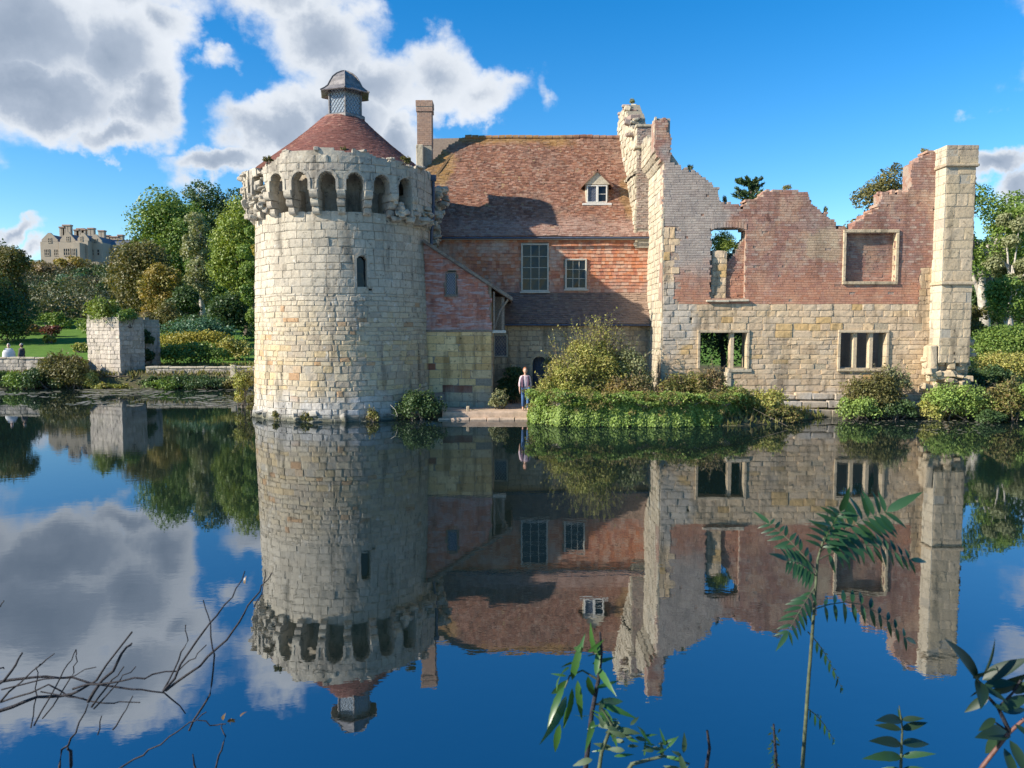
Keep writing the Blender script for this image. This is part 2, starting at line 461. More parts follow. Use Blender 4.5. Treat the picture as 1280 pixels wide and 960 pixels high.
def glass_mat(name, col=(.02, .025, .03), rough=.08):
    m, t, b, out = new_mat(name)
    geo = N_(t, 'ShaderNodeNewGeometry'); n = noise(t, geo.outputs['Position'], 3.0, 2)
    b.inputs['Base Color'].default_value = (*col, 1); b.inputs['Roughness'].default_value = rough; b.inputs['Specular IOR Level'].default_value = .35
    bp = N_(t, 'ShaderNodeBump'); bp.inputs['Strength'].default_value = .25; bp.inputs['Distance'].default_value = .02
    t.links.new(n, bp.inputs['Height']); t.links.new(bp.outputs[0], b.inputs['Normal'])
    return m

M = {}
M['mortar'] = plain_mat('lime_mortar', (.36, .32, .25), .95, spec=.1, scale=14, bump=.5)
M['mortar_dark'] = plain_mat('dark_mortar', (.27, .23, .17), .95, spec=.1, scale=14, bump=.5)
M['tower'] = piece_mat('tower_sandstone', [(.40, .345, .26), (.48, .42, .32), (.43, .38, .29), (.50, .44, .34), (.35, .31, .24)],
    [dict(k='z', lo=5.4, hi=2.6, ns=.6, na=3.0, col=[(.46, .38, .25), (.50, .42, .29), (.50, .38, .21), (.42, .35, .25), (.37, .30, .21)]),
     dict(k='piece', lo=.955, amt=.7, col=[(.40, .22, .10)], **{'and': ('z', 5.2, 4.4)}),
     dict(k='z', lo=1.4, hi=.5, ns=1.5, na=1.2, amt=.8, col=[(.50, .47, .42), (.34, .32, .27), (.56, .54, .50)]),
     dict(k='noise', scale=.9, lo=.56, hi=.68, amt=.35, col=[(.28, .27, .24)]),
     dict(k='noise', scale=2.6, lo=.62, hi=.70, amt=.55, col=[(.62, .60, .54)]),
     dict(k='z', lo=.35, hi=.05, ns=3, na=.4, amt=.85, col=[(.10, .10, .06)])], streak=.44, bump=.6)
M['ring'] = piece_mat('parapet_sandstone', [(.44, .39, .31), (.49, .44, .34), (.39, .34, .27), (.46, .41, .32)],
    [dict(k='noise', scale=1.6, lo=.52, hi=.66, amt=.55, col=[(.20, .19, .17)]),
     dict(k='noise', scale=3.5, lo=.60, hi=.68, amt=.5, col=[(.56, .52, .42)])], streak=.44, bump=.7)
M['ochre'] = piece_mat('ochre_sandstone', [(.66, .43, .17), (.70, .49, .23), (.56, .36, .15), (.74, .54, .27), (.60, .44, .24)],
    [dict(k='piece', lo=.94, col=[(.24, .10, .06)]), dict(k='z', lo=1.2, hi=.7, ns=1.5, na=1.0, amt=.7, col=[(.45, .42, .36), (.36, .30, .22)])], streak=.44, bump=.5)
M['ashlar'] = piece_mat('ruin_sandstone', [(.56, .40, .23), (.62, .46, .28), (.57, .43, .28), (.50, .36, .22), (.64, .50, .33)],
    [dict(k='piece', lo=.93, amt=.7, col=[(.54, .34, .12)]),
     dict(k='noise', scale=.8, lo=.50, hi=.66, amt=.45, col=[(.46, .38, .29)]),
     dict(k='blob', c=(6.5, 31.5, 4.0), r=(1.0, 2, 1.6), amt=.6, col=[(.40, .38, .34)]),
     dict(k='z', lo=1.3, hi=.6, ns=1.5, na=1.0, amt=.8, col=[(.52, .49, .44), (.36, .31, .24)]),
     dict(k='z', lo=.35, hi=.0, ns=3, na=.3, amt=.8, col=[(.12, .11, .07)])], streak=.44, bump=.5)
M['buttress'] = piece_mat('buttress_sandstone', [(.48, .38, .24), (.53, .42, .28), (.43, .34, .22), (.50, .40, .27)],
    [dict(k='noise', scale=1.1, lo=.54, hi=.68, amt=.4, col=[(.36, .31, .22)]), dict(k='z', lo=9.9, hi=10.3, amt=.5, col=[(.24, .20, .16)])], streak=.44, bump=.6)
M['house_stone'] = piece_mat('house_wall_stone', [(.44, .34, .21), (.50, .40, .26), (.38, .30, .20), (.53, .42, .27)],
    [dict(k='noise', scale=.9, lo=.5, hi=.66, amt=.5, col=[(.26, .23, .19)])], streak=.44, bump=.6)
M['quoin'] = piece_mat('pale_quoin_stone', [(.49, .42, .30), (.53, .46, .34), (.45, .38, .27), (.56, .50, .38)],
    [dict(k='noise', scale=1.4, lo=.55, hi=.68, amt=.4, col=[(.40, .35, .27)])], streak=.44, bump=.7)
M['brick'] = piece_mat('ruin_brick', [(.27, .14, .10), (.33, .17, .12), (.25, .13, .105), (.36, .20, .15), (.30, .165, .13), (.27, .16, .13)],
    [dict(k='noise', scale=.55, lo=.50, hi=.68, amt=.55, col=[(.26, .19, .16), (.34, .26, .22)]),
     dict(k='piece', lo=.88, amt=.55, col=[(.44, .35, .28)]),
     dict(k='noise', scale=1.15, lo=.50, hi=.62, amt=.6, col=[(.46, .28, .18), (.50, .36, .25)]),
     dict(k='noise', scale=5.5, lo=.56, hi=.64, amt=.35, col=[(.45, .36, .28)]),
     dict(k='noise', scale=4.2, lo=.60, hi=.68, amt=.6, col=[(.15, .085, .065)]),
     dict(k='blob', c=(7.1, 31.5, 8.4), r=(1.7, 3, 3.2), amt=.85, col=[(.34, .30, .26), (.40, .36, .31), (.30, .26, .23)]),
     dict(k='z', lo=6.4, hi=5.0, ns=.7, na=2.0, amt=.65, col=[(.48, .20, .11), (.52, .26, .15), (.42, .18, .11)]),
     dict(k='blob', c=(12.7, 31.5, 7.0), r=(.8, 2, .8), amt=.45, col=[(.50, .42, .26)]),
     dict(k='noise', scale=1.9, lo=.66, hi=.72, amt=.6, sc=(1.6, 1, .5), col=[(.11, .05, .04)]),
     dict(k='noise', scale=1.3, lo=.60, hi=.72, amt=.45, sc=(1, 1, 2.2), col=[(.46, .40, .36)])], streak=.22, bump=.3, grain=14)
M['chimney_brick'] = piece_mat('chimney_brick', [(.34, .22, .16), (.38, .25, .18), (.31, .21, .16), (.40, .28, .21)], bump=.3)
M['roof'] = piece_mat('roof_tile', [(.20, .088, .052), (.28, .13, .075), (.14, .067, .045), (.34, .18, .12), (.23, .11, .07), (.17, .078, .052)],
    [dict(k='piece', lo=.86, amt=.5, col=[(.38, .26, .19)]),
     dict(k='noise', scale=.5, lo=.50, hi=.68, amt=.5, col=[(.28, .19, .14), (.18, .12, .09)]),
     dict(k='noise', scale=7, lo=.54, hi=.64, amt=.55, col=[(.33, .23, .16)]),
     dict(k='noise', scale=5, lo=.56, hi=.66, amt=.5, col=[(.09, .05, .04)]),
     dict(k='z', lo=12.35, hi=12.85, ns=.9, na=1.1, amt=.6, col=[(.38, .22, .06), (.30, .18, .07)], **{'and': ('x', 3.6, 2.2)}),
     dict(k='blob', c=(-3.5, 37.4, 11.3), r=(.75, 1.4, 1.6), amt=.6, col=[(.38, .23, .06), (.30, .19, .08)]),
     dict(k='blob', c=(5.4, 36.4, 9.6), r=(.45, 2.2, 1.5), amt=.4, col=[(.36, .24, .09)]),
     dict(k='z', lo=8.8, hi=8.1, ns=.8, na=1.2, amt=.6, col=[(.34, .22, .17), (.42, .30, .24), (.28, .15, .11)]),
     dict(k='noise', scale=3.5, lo=.63, hi=.70, amt=.5, col=[(.40, .30, .12)])], streak=.22, bump=.3, rough=.85, grain=16)
M['cone'] = piece_mat('turret_tile', [(.20, .085, .065), (.24, .10, .075), (.17, .075, .06), (.27, .13, .10)],
    [dict(k='noise', scale=1.2, lo=.5, hi=.7, amt=.4, col=[(.17, .08, .07)]), dict(k='piece', lo=.9, amt=.5, col=[(.36, .20, .14)])], streak=.22, bump=.25, rough=.85)
M['tilehung'] = piece_mat('hung_tile', [(.44, .16, .08), (.54, .22, .11), (.40, .16, .10), (.58, .29, .17), (.50, .21, .13)],
    [dict(k='piece', lo=.74, amt=.45, col=[(.58, .42, .30)]),
     dict(k='noise', scale=.8, lo=.50, hi=.64, amt=.75, sc=(1, 1, 1.3), col=[(.46, .32, .24), (.52, .42, .34)]),
     dict(k='noise', scale=2.2, lo=.58, hi=.66, amt=.6, sc=(.6, 1, 2), col=[(.24, .15, .12)]),
     dict(k='z', lo=5.9, hi=5.2, ns=1.2, na=.8, amt=.55, col=[(.27, .19, .16), (.34, .24, .20)])], streak=.22, bump=.3, rough=.85)
M['tilehung2'] = piece_mat('lean_to_hung_tile', [(.46, .17, .11), (.52, .22, .14), (.36, .14, .10), (.50, .26, .19)],
    [dict(k='noise', scale=2.5, lo=.50, hi=.60, sc=(.5, 1, 2.5), amt=.7, col=[(.48, .38, .35)]),
     dict(k='noise', scale=1.0, lo=.52, hi=.64, amt=.5, col=[(.44, .36, .33)])], streak=.22, bump=.3, rough=.85)
M['pent'] = piece_mat('mossy_and_shade_roof_tile', [(.15, .11, .09), (.20, .14, .11), (.13, .10, .09), (.22, .17, .13)],
    [dict(k='x', lo=4.2, hi=5.4, na=1.0, amt=.6, col=[(.38, .26, .18)])], bump=.4)  # the wing slope borrows this dark tone as painted shade
M['timber'] = plain_mat('weathered_timber', (.20, .16, .12), .8, var=.35, scale=20, bump=.4)
M['timber_pale'] = plain_mat('pale_painted_frame', (.46, .43, .35), .7, var=.12, scale=20)
M['plaster'] = plain_mat('dormer_plaster', (.48, .42, .31), .85, var=.2, scale=14, bump=.3)
M['white'] = plain_mat('white_paint', (.62, .60, .54), .6, var=.12, scale=20)
M['lead'] = plain_mat('lead_sheet', (.20, .185, .175), .5, metal=.25, var=.35, scale=5, bump=.25)
M['lead_came'] = plain_mat('lead_came', (.30, .31, .33), .5, metal=.2)
M['iron'] = plain_mat('blue_grey_pipe', (.06, .075, .11), .5, var=.3)
M['dark'] = plain_mat('dark_interior', (.012, .012, .014), .9)
M['glass'] = glass_mat('window_glass', (.010, .012, .016))
M['glass_blue'] = glass_mat('blue_leaded_glass', (.05, .07, .12), .15)
M['glass_pale'] = glass_mat('pale_lantern_glass', (.25, .30, .34), .25)
M['path'] = plain_mat('pale_path_stone', (.46, .34, .24), .9, var=.2, scale=5, bump=.4)
M['pierstone'] = piece_mat('pier_stone', [(.50, .44, .35), (.56, .49, .40), (.42, .37, .30), (.52, .45, .37)],
    [dict(k='noise', scale=2.2, lo=.54, hi=.64, amt=.5, col=[(.30, .26, .19)]), dict(k='z', lo=1.2, hi=.3, na=1.5, amt=.7, col=[(.17, .15, .10)]), dict(k='z', lo=3.7, hi=4.3, na=1.4, ns=1.5, amt=.6, col=[(.16, .17, .09)]), dict(k='noise', scale=.9, lo=.5, hi=.66, amt=.5, col=[(.28, .25, .22)])], streak=.44, bump=.6)
M['mansion'] = piece_mat('mansion_sandstone', [(.36, .31, .24), (.40, .34, .26), (.33, .28, .22)], bump=.1, var=(.85, 1.12), grain=1)
M['slate'] = plain_mat('slate_roof', (.12, .13, .15), .6, scale=2)
M['bark'] = plain_mat('bark', (.13, .105, .08), .9, var=.4, scale=9, bump=.5)
M['bark_pale'] = plain_mat('pale_bark', (.42, .38, .32), .9, var=.3, scale=5, bump=.3)
M['twig'] = plain_mat('dark_twig', (.022, .020, .024), .8, var=.5, scale=60, bump=.5)
M['stem_green'] = plain_mat('plant_stem', (.07, .085, .045), .7, var=.4, scale=40)
M['stem_red'] = plain_mat('reddish_stem', (.13, .06, .045), .6, var=.4, scale=40)
LEAF = {
 'dark': [(.035, .07, .028), (.058, .105, .035), (.09, .145, .045), (.045, .08, .038)],
 'mid': [(.08, .15, .028), (.14, .23, .045), (.22, .30, .06), (.10, .17, .035)],
 'bright': [(.12, .18, .03), (.20, .27, .045), (.28, .33, .06), (.14, .20, .035)],
 'olive': [(.10, .10, .03), (.15, .145, .045), (.19, .165, .055), (.10, .095, .035)],
 'gold': [(.25, .26, .05), (.42, .40, .09), (.20, .24, .05), (.50, .46, .14), (.34, .28, .08), (.18, .23, .05)],
 'yellow': [(.28, .24, .03), (.38, .32, .05), (.20, .20, .03)],
 'bluegreen': [(.05, .12, .07), (.08, .17, .09), (.12, .22, .12)],
 'red': [(.16, .05, .03), (.22, .07, .05), (.12, .06, .04), (.10, .09, .04)],
 'rust': [(.24, .17, .08), (.33, .23, .12), (.18, .16, .06), (.17, .19, .06)],
 'orange': [(.30, .22, .055), (.36, .27, .07), (.20, .21, .05)],
 'pale': [(.18, .20, .09), (.24, .26, .12), (.32, .33, .17), (.17, .17, .08)],
 'ivy': [(.12, .20, .035), (.21, .31, .06), (.33, .43, .11), (.09, .15, .03), (.27, .34, .10)],
 'mixed': [(.10, .13, .03), (.20, .21, .05), (.24, .17, .07), (.07, .10, .025), (.30, .28, .08), (.18, .13, .07)]}
for k, v in LEAF.items(): M['leaf_' + k] = leaf_mat('foliage_' + k, v)
# ------------------------------------------------------------------ the ground and the water
POND = [(-90, 4.0), (-20, 4.2), (0, 4.0), (20, 3.8), (45, 4.5), (70, 12), (70, 27), (30, 28.8), (19.5, 29.9), (17.5, 30.7), (13.2, 31.1), (12.0, 30.4), (10.6, 28.9), (8.5, 28.0),
        (2.2, 27.9), (.9, 28.7), (.75, 30.15), (-3.2, 30.15), (-3.6, 31.4), (-5.5, 32.5), (-6.5, 35), (-9.2, 36.5), (-10.5, 41), (-12, 45.6), (-20, 46.6), (-30, 46.4), (-90, 45.5)]
def pond_sd(x, y):
    """signed distance to the pond outline, negative in the water"""
    x = np.asarray(x, float); y = np.asarray(y, float)
    d = np.full(x.shape, 1e9); ins = np.zeros(x.shape, bool); n = len(POND)
    for i in range(n):
        (x1, y1), (x2, y2) = POND[i], POND[(i + 1) % n]
        ex, ey = x2 - x1, y2 - y1
        t = np.clip(((x - x1) * ex + (y - y1) * ey) / (ex * ex + ey * ey), 0, 1)
        d = np.minimum(d, np.hypot(x - x1 - t * ex, y - y1 - t * ey))
        c = ((y1 > y) != (y2 > y)) & (x < (x2 - x1) * (y - y1) / (y2 - y1 + 1e-12) + x1)
        ins ^= c
    return np.where(ins, -d, d)
def ground_h(x, y):
    x = np.asarray(x, float); y = np.asarray(y, float)
    far_l = np.interp(y, [0, 30, 46, 55, 60, 85, 120, 200, 300, 600, 2500], [1, 1, .75, 1.35, 1.8, 4.2, 8.5, 19.5, 22, 24, 30])
    far_r = np.interp(y, [0, 30, 36, 44, 60, 90, 150, 300, 2500], [.3, .3, .3, .6, 1.8, 4, 8, 15, 28])
    k = np.clip((x + 11) / 8, 0, 1); k = k * k * (3 - 2 * k)
    base = far_l * (1 - k) + far_r * k
    base = np.where(y > 40, base, np.where(y > 20, .28 + 0 * y, 1.9))
    lw = np.clip((y - 34) / 6, 0, 1); left = far_l * (1 - k) + far_r * k
    base = np.where((y > 20) & (y < 60), .28 * (1 - lw) + left * lw, base)
    near = np.clip((4.4 - y) / 2.6, 0, 1)
    base = np.where(y < 20, 1.9 * near + .12 * (1 - near), base)
    d = pond_sd(x, y)
    s = np.clip(d / .45, 0, 1); s = s * s * (3 - 2 * s)
    wob = .05 * snoise(x, y, 1.7) + .12 * snoise(x, y, .23, 2) * np.clip((y - 48) / 30, 0, 6)
    up = base * s + wob * s
    dn = -np.clip(-d * .7, 0, 1.6)
    return np.where(d > 0, up, dn)
def gh(x, y): return float(ground_h(np.array([x]), np.array([y]))[0])

gm, t, b, out = new_mat('ground_grass_and_soil')
geo = N_(t, 'ShaderNodeNewGeometry'); pos = geo.outputs['Position']
grass = ramp(t, noise(t, pos, 1.1, 6), [(.05, .10, .015), (.10, .19, .03), (.16, .24, .05)])
soil = ramp(t, noise(t, pos, 2.3, 6), [(.05, .05, .025), (.10, .09, .05), (.06, .10, .03)])
sp = N_(t, 'ShaderNodeSeparateXYZ'); t.links.new(pos, sp.inputs[0])
lawny = mth(t, 'ADD', sp.outputs[1], mth(t, 'MULTIPLY', noise(t, pos, .15, 2), 8))
lawn = mth(t, 'MULTIPLY', sstep(t, lawny, 53, 57), sstep(t, lawny, 96, 92))
t.links.new(mixc(t, lawn, soil, mixc(t, sstep(t, noise(t, pos, .5, 4), .62, .8), grass, soil)), b.inputs['Base Color'])
b.inputs['Roughness'].default_value = .95; b.inputs['Specular IOR Level'].default_value = .1
bp = N_(t, 'ShaderNodeBump'); bp.inputs['Strength'].default_value = .6; bp.inputs['Distance'].default_value = .06
t.links.new(noise(t, pos, 9, 6), bp.inputs['Height']); t.links.new(bp.outputs[0], b.inputs['Normal'])
gx = np.concatenate([[-2500, -1200, -600, -350], np.arange(-260, -60, 8), np.arange(-60, -32, 2), np.arange(-32, 26, .4), np.arange(26, 60, 2), np.arange(60, 260, 8), [350, 600, 1200, 2500]])
gy = np.concatenate([[-600, -200, -60, -20, -8, -2], np.arange(0, 6, .4), np.arange(6, 26, 2), np.arange(26, 50, .4), np.arange(50, 110, 2), np.arange(110, 300, 8), [350, 500, 900, 1500, 2500]])
GX, GY = np.meshgrid(gx, gy, indexing='ij'); H = ground_h(GX.ravel(), GY.ravel())
ny = len(gy); I, J = np.meshgrid(np.arange(len(gx) - 1), np.arange(ny - 1), indexing='ij'); I = I.ravel(); J = J.ravel()
ground = mesh_np('ground', np.c_[GX.ravel(), GY.ravel(), H], np.stack([I * ny + J, (I + 1) * ny + J, (I + 1) * ny + J + 1, I * ny + J + 1], 1), gm, smooth=True, kind='structure')

wm, t, b, out = new_mat('pond_water')
t.nodes.remove(b)
geo = N_(t, 'ShaderNodeNewGeometry'); pos = geo.outputs['Position']
bp = N_(t, 'ShaderNodeBump'); bp.inputs['Strength'].default_value = 1.0; bp.inputs['Distance'].default_value = 1.0
calm = sstep(t, noise(t, pos, .12, 2), .38, .66)
n1 = noise(t, pos, 3.2, 3, .55, (1, 1.6, 1)); n2 = noise(t, pos, .5, 2, .5)
hgt = mth(t, 'ADD', mth(t, 'MULTIPLY', mth(t, 'MULTIPLY', n1, .0008), mth(t, 'ADD', mth(t, 'MULTIPLY', calm, .9), .35)), mth(t, 'MULTIPLY', n2, .0012))
t.links.new(hgt, bp.inputs['Height'])
gl = N_(t, 'ShaderNodeBsdfGlossy'); gl.inputs['Roughness'].default_value = .012; gl.inputs[0].default_value = (.84, .89, .97, 1)
df = N_(t, 'ShaderNodeBsdfDiffuse'); df.inputs[0].default_value = (.007, .014, .012, 1)
fr = N_(t, 'ShaderNodeFresnel'); fr.inputs['IOR'].default_value = 4.6
for n_ in (gl, df, fr): t.links.new(bp.outputs[0], n_.inputs['Normal'])
mx_ = N_(t, 'ShaderNodeMixShader'); t.links.new(fr.outputs[0], mx_.inputs[0]); t.links.new(df.outputs[0], mx_.inputs[1]); t.links.new(gl.outputs[0], mx_.inputs[2]); t.links.new(mx_.outputs[0], out.inputs[0])
mesh_np('pond_water', [(-95, 2, 0), (75, 2, 0), (75, 50, 0), (-95, 50, 0)], [(0, 1, 2, 3)], wm, kind='structure')

# stone landing path in front of the doorway
rs = np.random.RandomState(5)
def landing():
    V = boxes('landing_path', [(-2.75, .95, 30.12, 34.3, -.5, .3)], M['path'], bev=.03, kind='structure')
    return V
landing()
kerb = thing('kerb_edging', 'low pale stone ledge along the water edge of the landing path', 'kerb', (-1, 30, 0))
x = -2.9
while x < .9:
    w = rs.uniform(.45, .75); x2 = min(x + w, .95)
    boxes('kerb_stone', [(x + .01, x2 - .01, 29.82 + rs.uniform(-.02, .02), 30.11, -.3, .08 + rs.uniform(-.015, .015))], M['path'], kerb, bev=.02, jit=.012); x = x2
for (px_, h_) in ((-2.72, .24), (-1.75, .2)):
    s = thing('mooring_stone', 'small worn stone stump on the landing edge %s' % ('beside the dark shrub' if px_ < -2 else 'in front of the ochre stone wall'), 'stone', (px_, 30.4, .3))
    boxes('stump', [(px_ - .06, px_ + .06, 30.3, 30.42, .28, .3 + h_)], M['ochre'], s, bev=.02, jit=.01)

# ------------------------------------------------------------------ round tower
TC = np.array([-7.1, 33.0])
def Rz(z): return 3.80 - .027 * np.clip(z, 0, 8)
def tower_map(uvn):
    th = uvn[:, 0]; z = uvn[:, 1]; r = Rz(z) + uvn[:, 2] + .018 * snoise(th * 4, z, 1.9)
    return np.stack([TC[0] + r * np.sin(th), TC[1] - r * np.cos(th), z + .022 * snoise(th * 3.6, z * .8, 1.7, 1) + .010 * np.sin(th * 15 + z)], 1)
def ring_map(uvn):      # the parapet ring, n measured from its own face
    th = uvn[:, 0]; z = uvn[:, 1]; r = 4.02 - .27 * np.clip((np.degrees(uvn[:, 0]) - 52) / 22, 0, 1) + uvn[:, 2]
    return np.stack([TC[0] + r * np.sin(th), TC[1] - r * np.cos(th), z], 1)
tower = thing('round_tower', 'round sandstone tower with arched parapet, red tiled cone and lantern, standing in the moat', 'tower', (TC[0], TC[1], 0))
WT, WZ0, WZ1 = math.radians(12.2 + 9.8), 5.12, 6.36
WHW = .21 / 3.65
def tower_inside(u, v):
    hole = (np.abs(u - WT) < WHW) & (v > WZ0) & (v < WZ1 - .2 + np.sqrt(np.clip(1 - ((u - WT) / WHW) ** 2, 0, 1)) * .2)
    hole2 = (np.abs(u - (WT + .085)) < .018) & (v > 4.98) & (v < 5.12)
    deg = np.degrees(u); d_ = np.abs((deg - 3.2 + 7.35) / 14.7 - np.round((deg - 3.2 + 7.35) / 14.7)) * 14.7
    return ~(hole | hole2) & ((v < 7.93) | ((v < 8.8) & (d_ < 2.3)))
raster_core('wall_core', tower_inside, -math.pi, math.pi, -1.0, 10.0, math.pi / 180, .0733, tower_map, -.02, -.55, M['mortar'], tower, back=False)
rs = np.random.RandomState(11)
rows = rows_between(-.1, 2.3, (.16, .30), rs) + rows_between(2.3, 4.9, (.15, .25), rs) + rows_between(4.9, 8.0, (.26, .34), rs) + [(8.0, 8.4), (8.4, 8.8)]
C = []
for i, (a, b_) in enumerate(rows):
    lm = (.055, .15) if a < 4.9 else (.09, .17)
    C.append(course_list([(a, b_)], tower_inside, -math.pi + rs.uniform(0, .05), math.pi, lm[0], lm[1], .0035, rs, step=.012, minw=.02))
C = np.concatenate(C)
C[:, 2] += .004; C[:, 3] -= .004
def tvis(u, v): return ((np.cos(u - math.radians(12.2)) > .35) & (v < 8.2) & (v > -.05)) * 1.0
stones(C, tower_map, M['tower'], tower, depth=.045, limit=300, vis=tvis, rs=rs, proud=(-.004, .022))
inner = lambda uvn: np.stack([TC[0] + (2.95 + uvn[:, 2]) * np.sin(uvn[:, 0]), TC[1] - (2.95 + uvn[:, 2]) * np.cos(uvn[:, 0]), uvn[:, 1]], 1)
raster_core('inner_drum', lambda u, v: v > -1, -math.pi, math.pi, 7.8, 10.4, math.pi / 30, .65, inner, 0, -.3, M['ring'], tower)
raster_core('wall_walk', lambda u, v: v > -1, -math.pi, math.pi, 0, 1.0, math.pi / 30, 1.0, lambda q: np.stack([TC[0] + (2.8 + .74 * q[:, 1]) * np.sin(q[:, 0]), TC[1] - (2.8 + .74 * q[:, 1]) * np.cos(q[:, 0]), 7.9 + q[:, 2]], 1), 0, -.2, M['ring'], tower)
# window in the tower
prism('window_pane', [(-.2, WZ0), (.2, WZ0), (.2, WZ1 - .2), (0, WZ1), (-.2, WZ1 - .2)], M['glass'], tower, lambda a, b_, d: tuple(tower_map(np.array([[WT + a / 3.6, b_, d]]))[0]), -.3, -.32)
def arch_frame(name, th, hw, z0, z1, wid, mat, parent, fm, n0, n1, R0=3.65, steps=10, arch=None):
    arch = arch or hw
    pi_ = [(-hw, z0)] + [(-hw * math.cos(k * math.pi / steps), z1 - arch + arch * math.sin(k * math.pi / steps)) for k in range(steps + 1)] + [(hw, z0)]
    po = [(-hw - wid, z0)] + [(-(hw + wid) * math.cos(k * math.pi / steps), z1 - arch + (arch + wid) * math.sin(k * math.pi / steps)) for k in range(steps + 1)] + [(hw + wid, z0)]
    V = []; Q = []; n = len(pi_)
    for d in (n1, n0):
        for (a, b_) in pi_: V.append((th + a / R0, b_, d))
        for (a, b_) in po: V.append((th + a / R0, b_, d))
    for i in range(n - 1):
        Q += [(i, i + 1, n + i + 1, n + i), (i, i + 2 * n, i + 1 + 2 * n, i + 1), (n + i, n + i + 1, 3 * n + i + 1, 3 * n + i)]
    return mesh_np(name, fm(np.array(V, float)), Q, mat, parent)
arch_frame('window_surround', WT, .2, WZ0, WZ1, .10, M['tower'], tower, tower_map, -.3, .03, arch=.2)
# corbels, arches and parapet
AR = [math.radians(3.2 + 14.7 * k) for k in range(-2, 3)] + [math.radians(3.2 + 14.7 * k) for k in (3,)] + [math.radians(3.2 + 14.7 * k) for k in range(8, 20)]
rr = np.random.RandomState(4)
tops = {}
def ring_top(u):
    deg = np.degrees(u)
    t = np.interp(deg, [-180, -90, -75, -60, -45, -38, -34, -27, -20, -8, 0, 25, 30, 36, 52, 62, 80, 95, 120, 180], [9.6, 9.4, 9.85, 9.7, 9.75, 9.5, 9.72, 9.95, 10.12, 10.14, 10.2, 10.16, 10.0, 9.95, 9.9, 9.95, 10.0, 9.85, 9.4, 9.6])
    return t + .055 * np.sign(np.sin(deg * .31 + 1)) * (np.sin(deg * .17) > -.2)
def ring_inside(u, v):
    ok = v < ring_top(u)
    for a in AR:
        hw = .345 / 4.02
        x = np.abs(u - a) / hw
        zt = 8.95 + .43 * np.sqrt(np.clip(1 - x ** 1.7, 0, 1))
        ok &= ~((x < 1) & (v < zt))
    deg = np.degrees(u)
    low = np.where((deg > 52) & (deg < 110), 8.0 + .3 * np.sin(deg * .9), 8.72)
    low = np.where((deg > 40) & (deg <= 52), 8.35, low)
    low = np.where((deg < -33.5), 9.1 + .35 * np.sin(deg * .8), low)
    ok &= v > low
    ok &= ~((deg < -38) & (deg > -48) & (v < 9.5))
    return ok
raster_core('parapet_core', ring_inside, -math.pi, math.pi, 7.7, 10.5, math.pi / 300, .05, ring_map, -.01, -.46, M['ring'], tower)
rows = [(8.74, 9.12), (9.12, 9.42), (9.42, 9.70), (9.70, 9.98), (9.98, 10.3)]
C = course_list([(7.9, 8.2), (8.2, 8.5), (8.5, 8.74)] + rows[:1], ring_inside, -math.pi, math.pi, .06, .16, .004, rr, step=.01, minw=.03)
C = np.concatenate([C, course_list(rows[1:], ring_inside, -math.pi, math.pi, .09, .19, .004, rr, step=.01, minw=.03)])
keep = (rr.rand(len(C)) > .04); C = C[keep]
stones(C, ring_map, M['ring'], tower, depth=.07, limit=110, vis=lambda u, v: (np.cos(u - .21) > .1) * 1.0, rs=rr, proud=(.005, .045), stuffname='parapet_stonework')
for a in AR[:6]: arch_frame('arch_moulding', a, .325, 8.70, 9.385, .10, M['ring'], tower, ring_map, -.25, .035, R0=4.02, steps=12, arch=.36)
def stage_mesh(w, h, proj):
    """rounded-nose bracket stone: nose is a quarter round below"""
    pts = [(-.25, h), (proj, h)] + [(proj - h * .55 + h * .55 * math.cos(a), h * .62 - h * .62 * math.sin(a)) for a in [k * math.pi / 2 / 5 for k in range(6)]] + [(-.25, 0)]
    bm = bmesh.new()
    A = [bm.verts.new((-w / 2, -a, b_)) for a, b_ in pts]; B = [bm.verts.new((w / 2, -a, b_)) for a, b_ in pts]; n = len(pts)
    bm.faces.new(A[::-1]); bm.faces.new(B)
    for i in range(n): bm.faces.new((A[i], A[(i + 1) % n], B[(i + 1) % n], B[i]))
    bmesh.ops.recalc_face_normals(bm, faces=bm.faces)
    bmesh.ops.bevel(bm, geom=[e for e in bm.edges if e.calc_length() > .1], offset=.018, segments=1, affect='EDGES')
    me = bpy.data.meshes.new('corbel_stone'); bm.to_mesh(me); bm.free(); me.materials.append(M['ring']); return me
STG = [stage_mesh(.27, .27, .20), stage_mesh(.29, .27, .34), stage_mesh(.31, .30, .50)]
CB = [math.radians(3.2 + 14.7 * (k + .5)) for k in list(range(-4, 4)) + list(range(8, 20))]
for ci, th in enumerate(CB):
    cb = bpy.data.objects.new('corbel', None); cb.empty_display_size = .2
    COL.objects.link(cb); cb.parent = tower; cb.matrix_parent_inverse = WORLD[tower.name].inverted()
    r0 = 3.60
    cb.matrix_basis = Matrix.Translation((TC[0] + r0 * math.sin(th), TC[1] - r0 * math.cos(th), 7.84)) @ Matrix.Rotation(th, 4, 'Z')
    nst = 3
    deg = math.degrees(th)
    if deg < -45: nst = 2
    for s in range(nst):
        if deg > 42 and deg < 60 and s == 0: continue
        o = bpy.data.objects.new('corbel_stone', STG[s]); COL.objects.link(o); o.parent = cb
        o.location = (rr.uniform(-.015, .015), 0, .02 + s * .285); o.rotation_euler = (0, rr.uniform(-.03, .03), rr.uniform(-.04, .04))
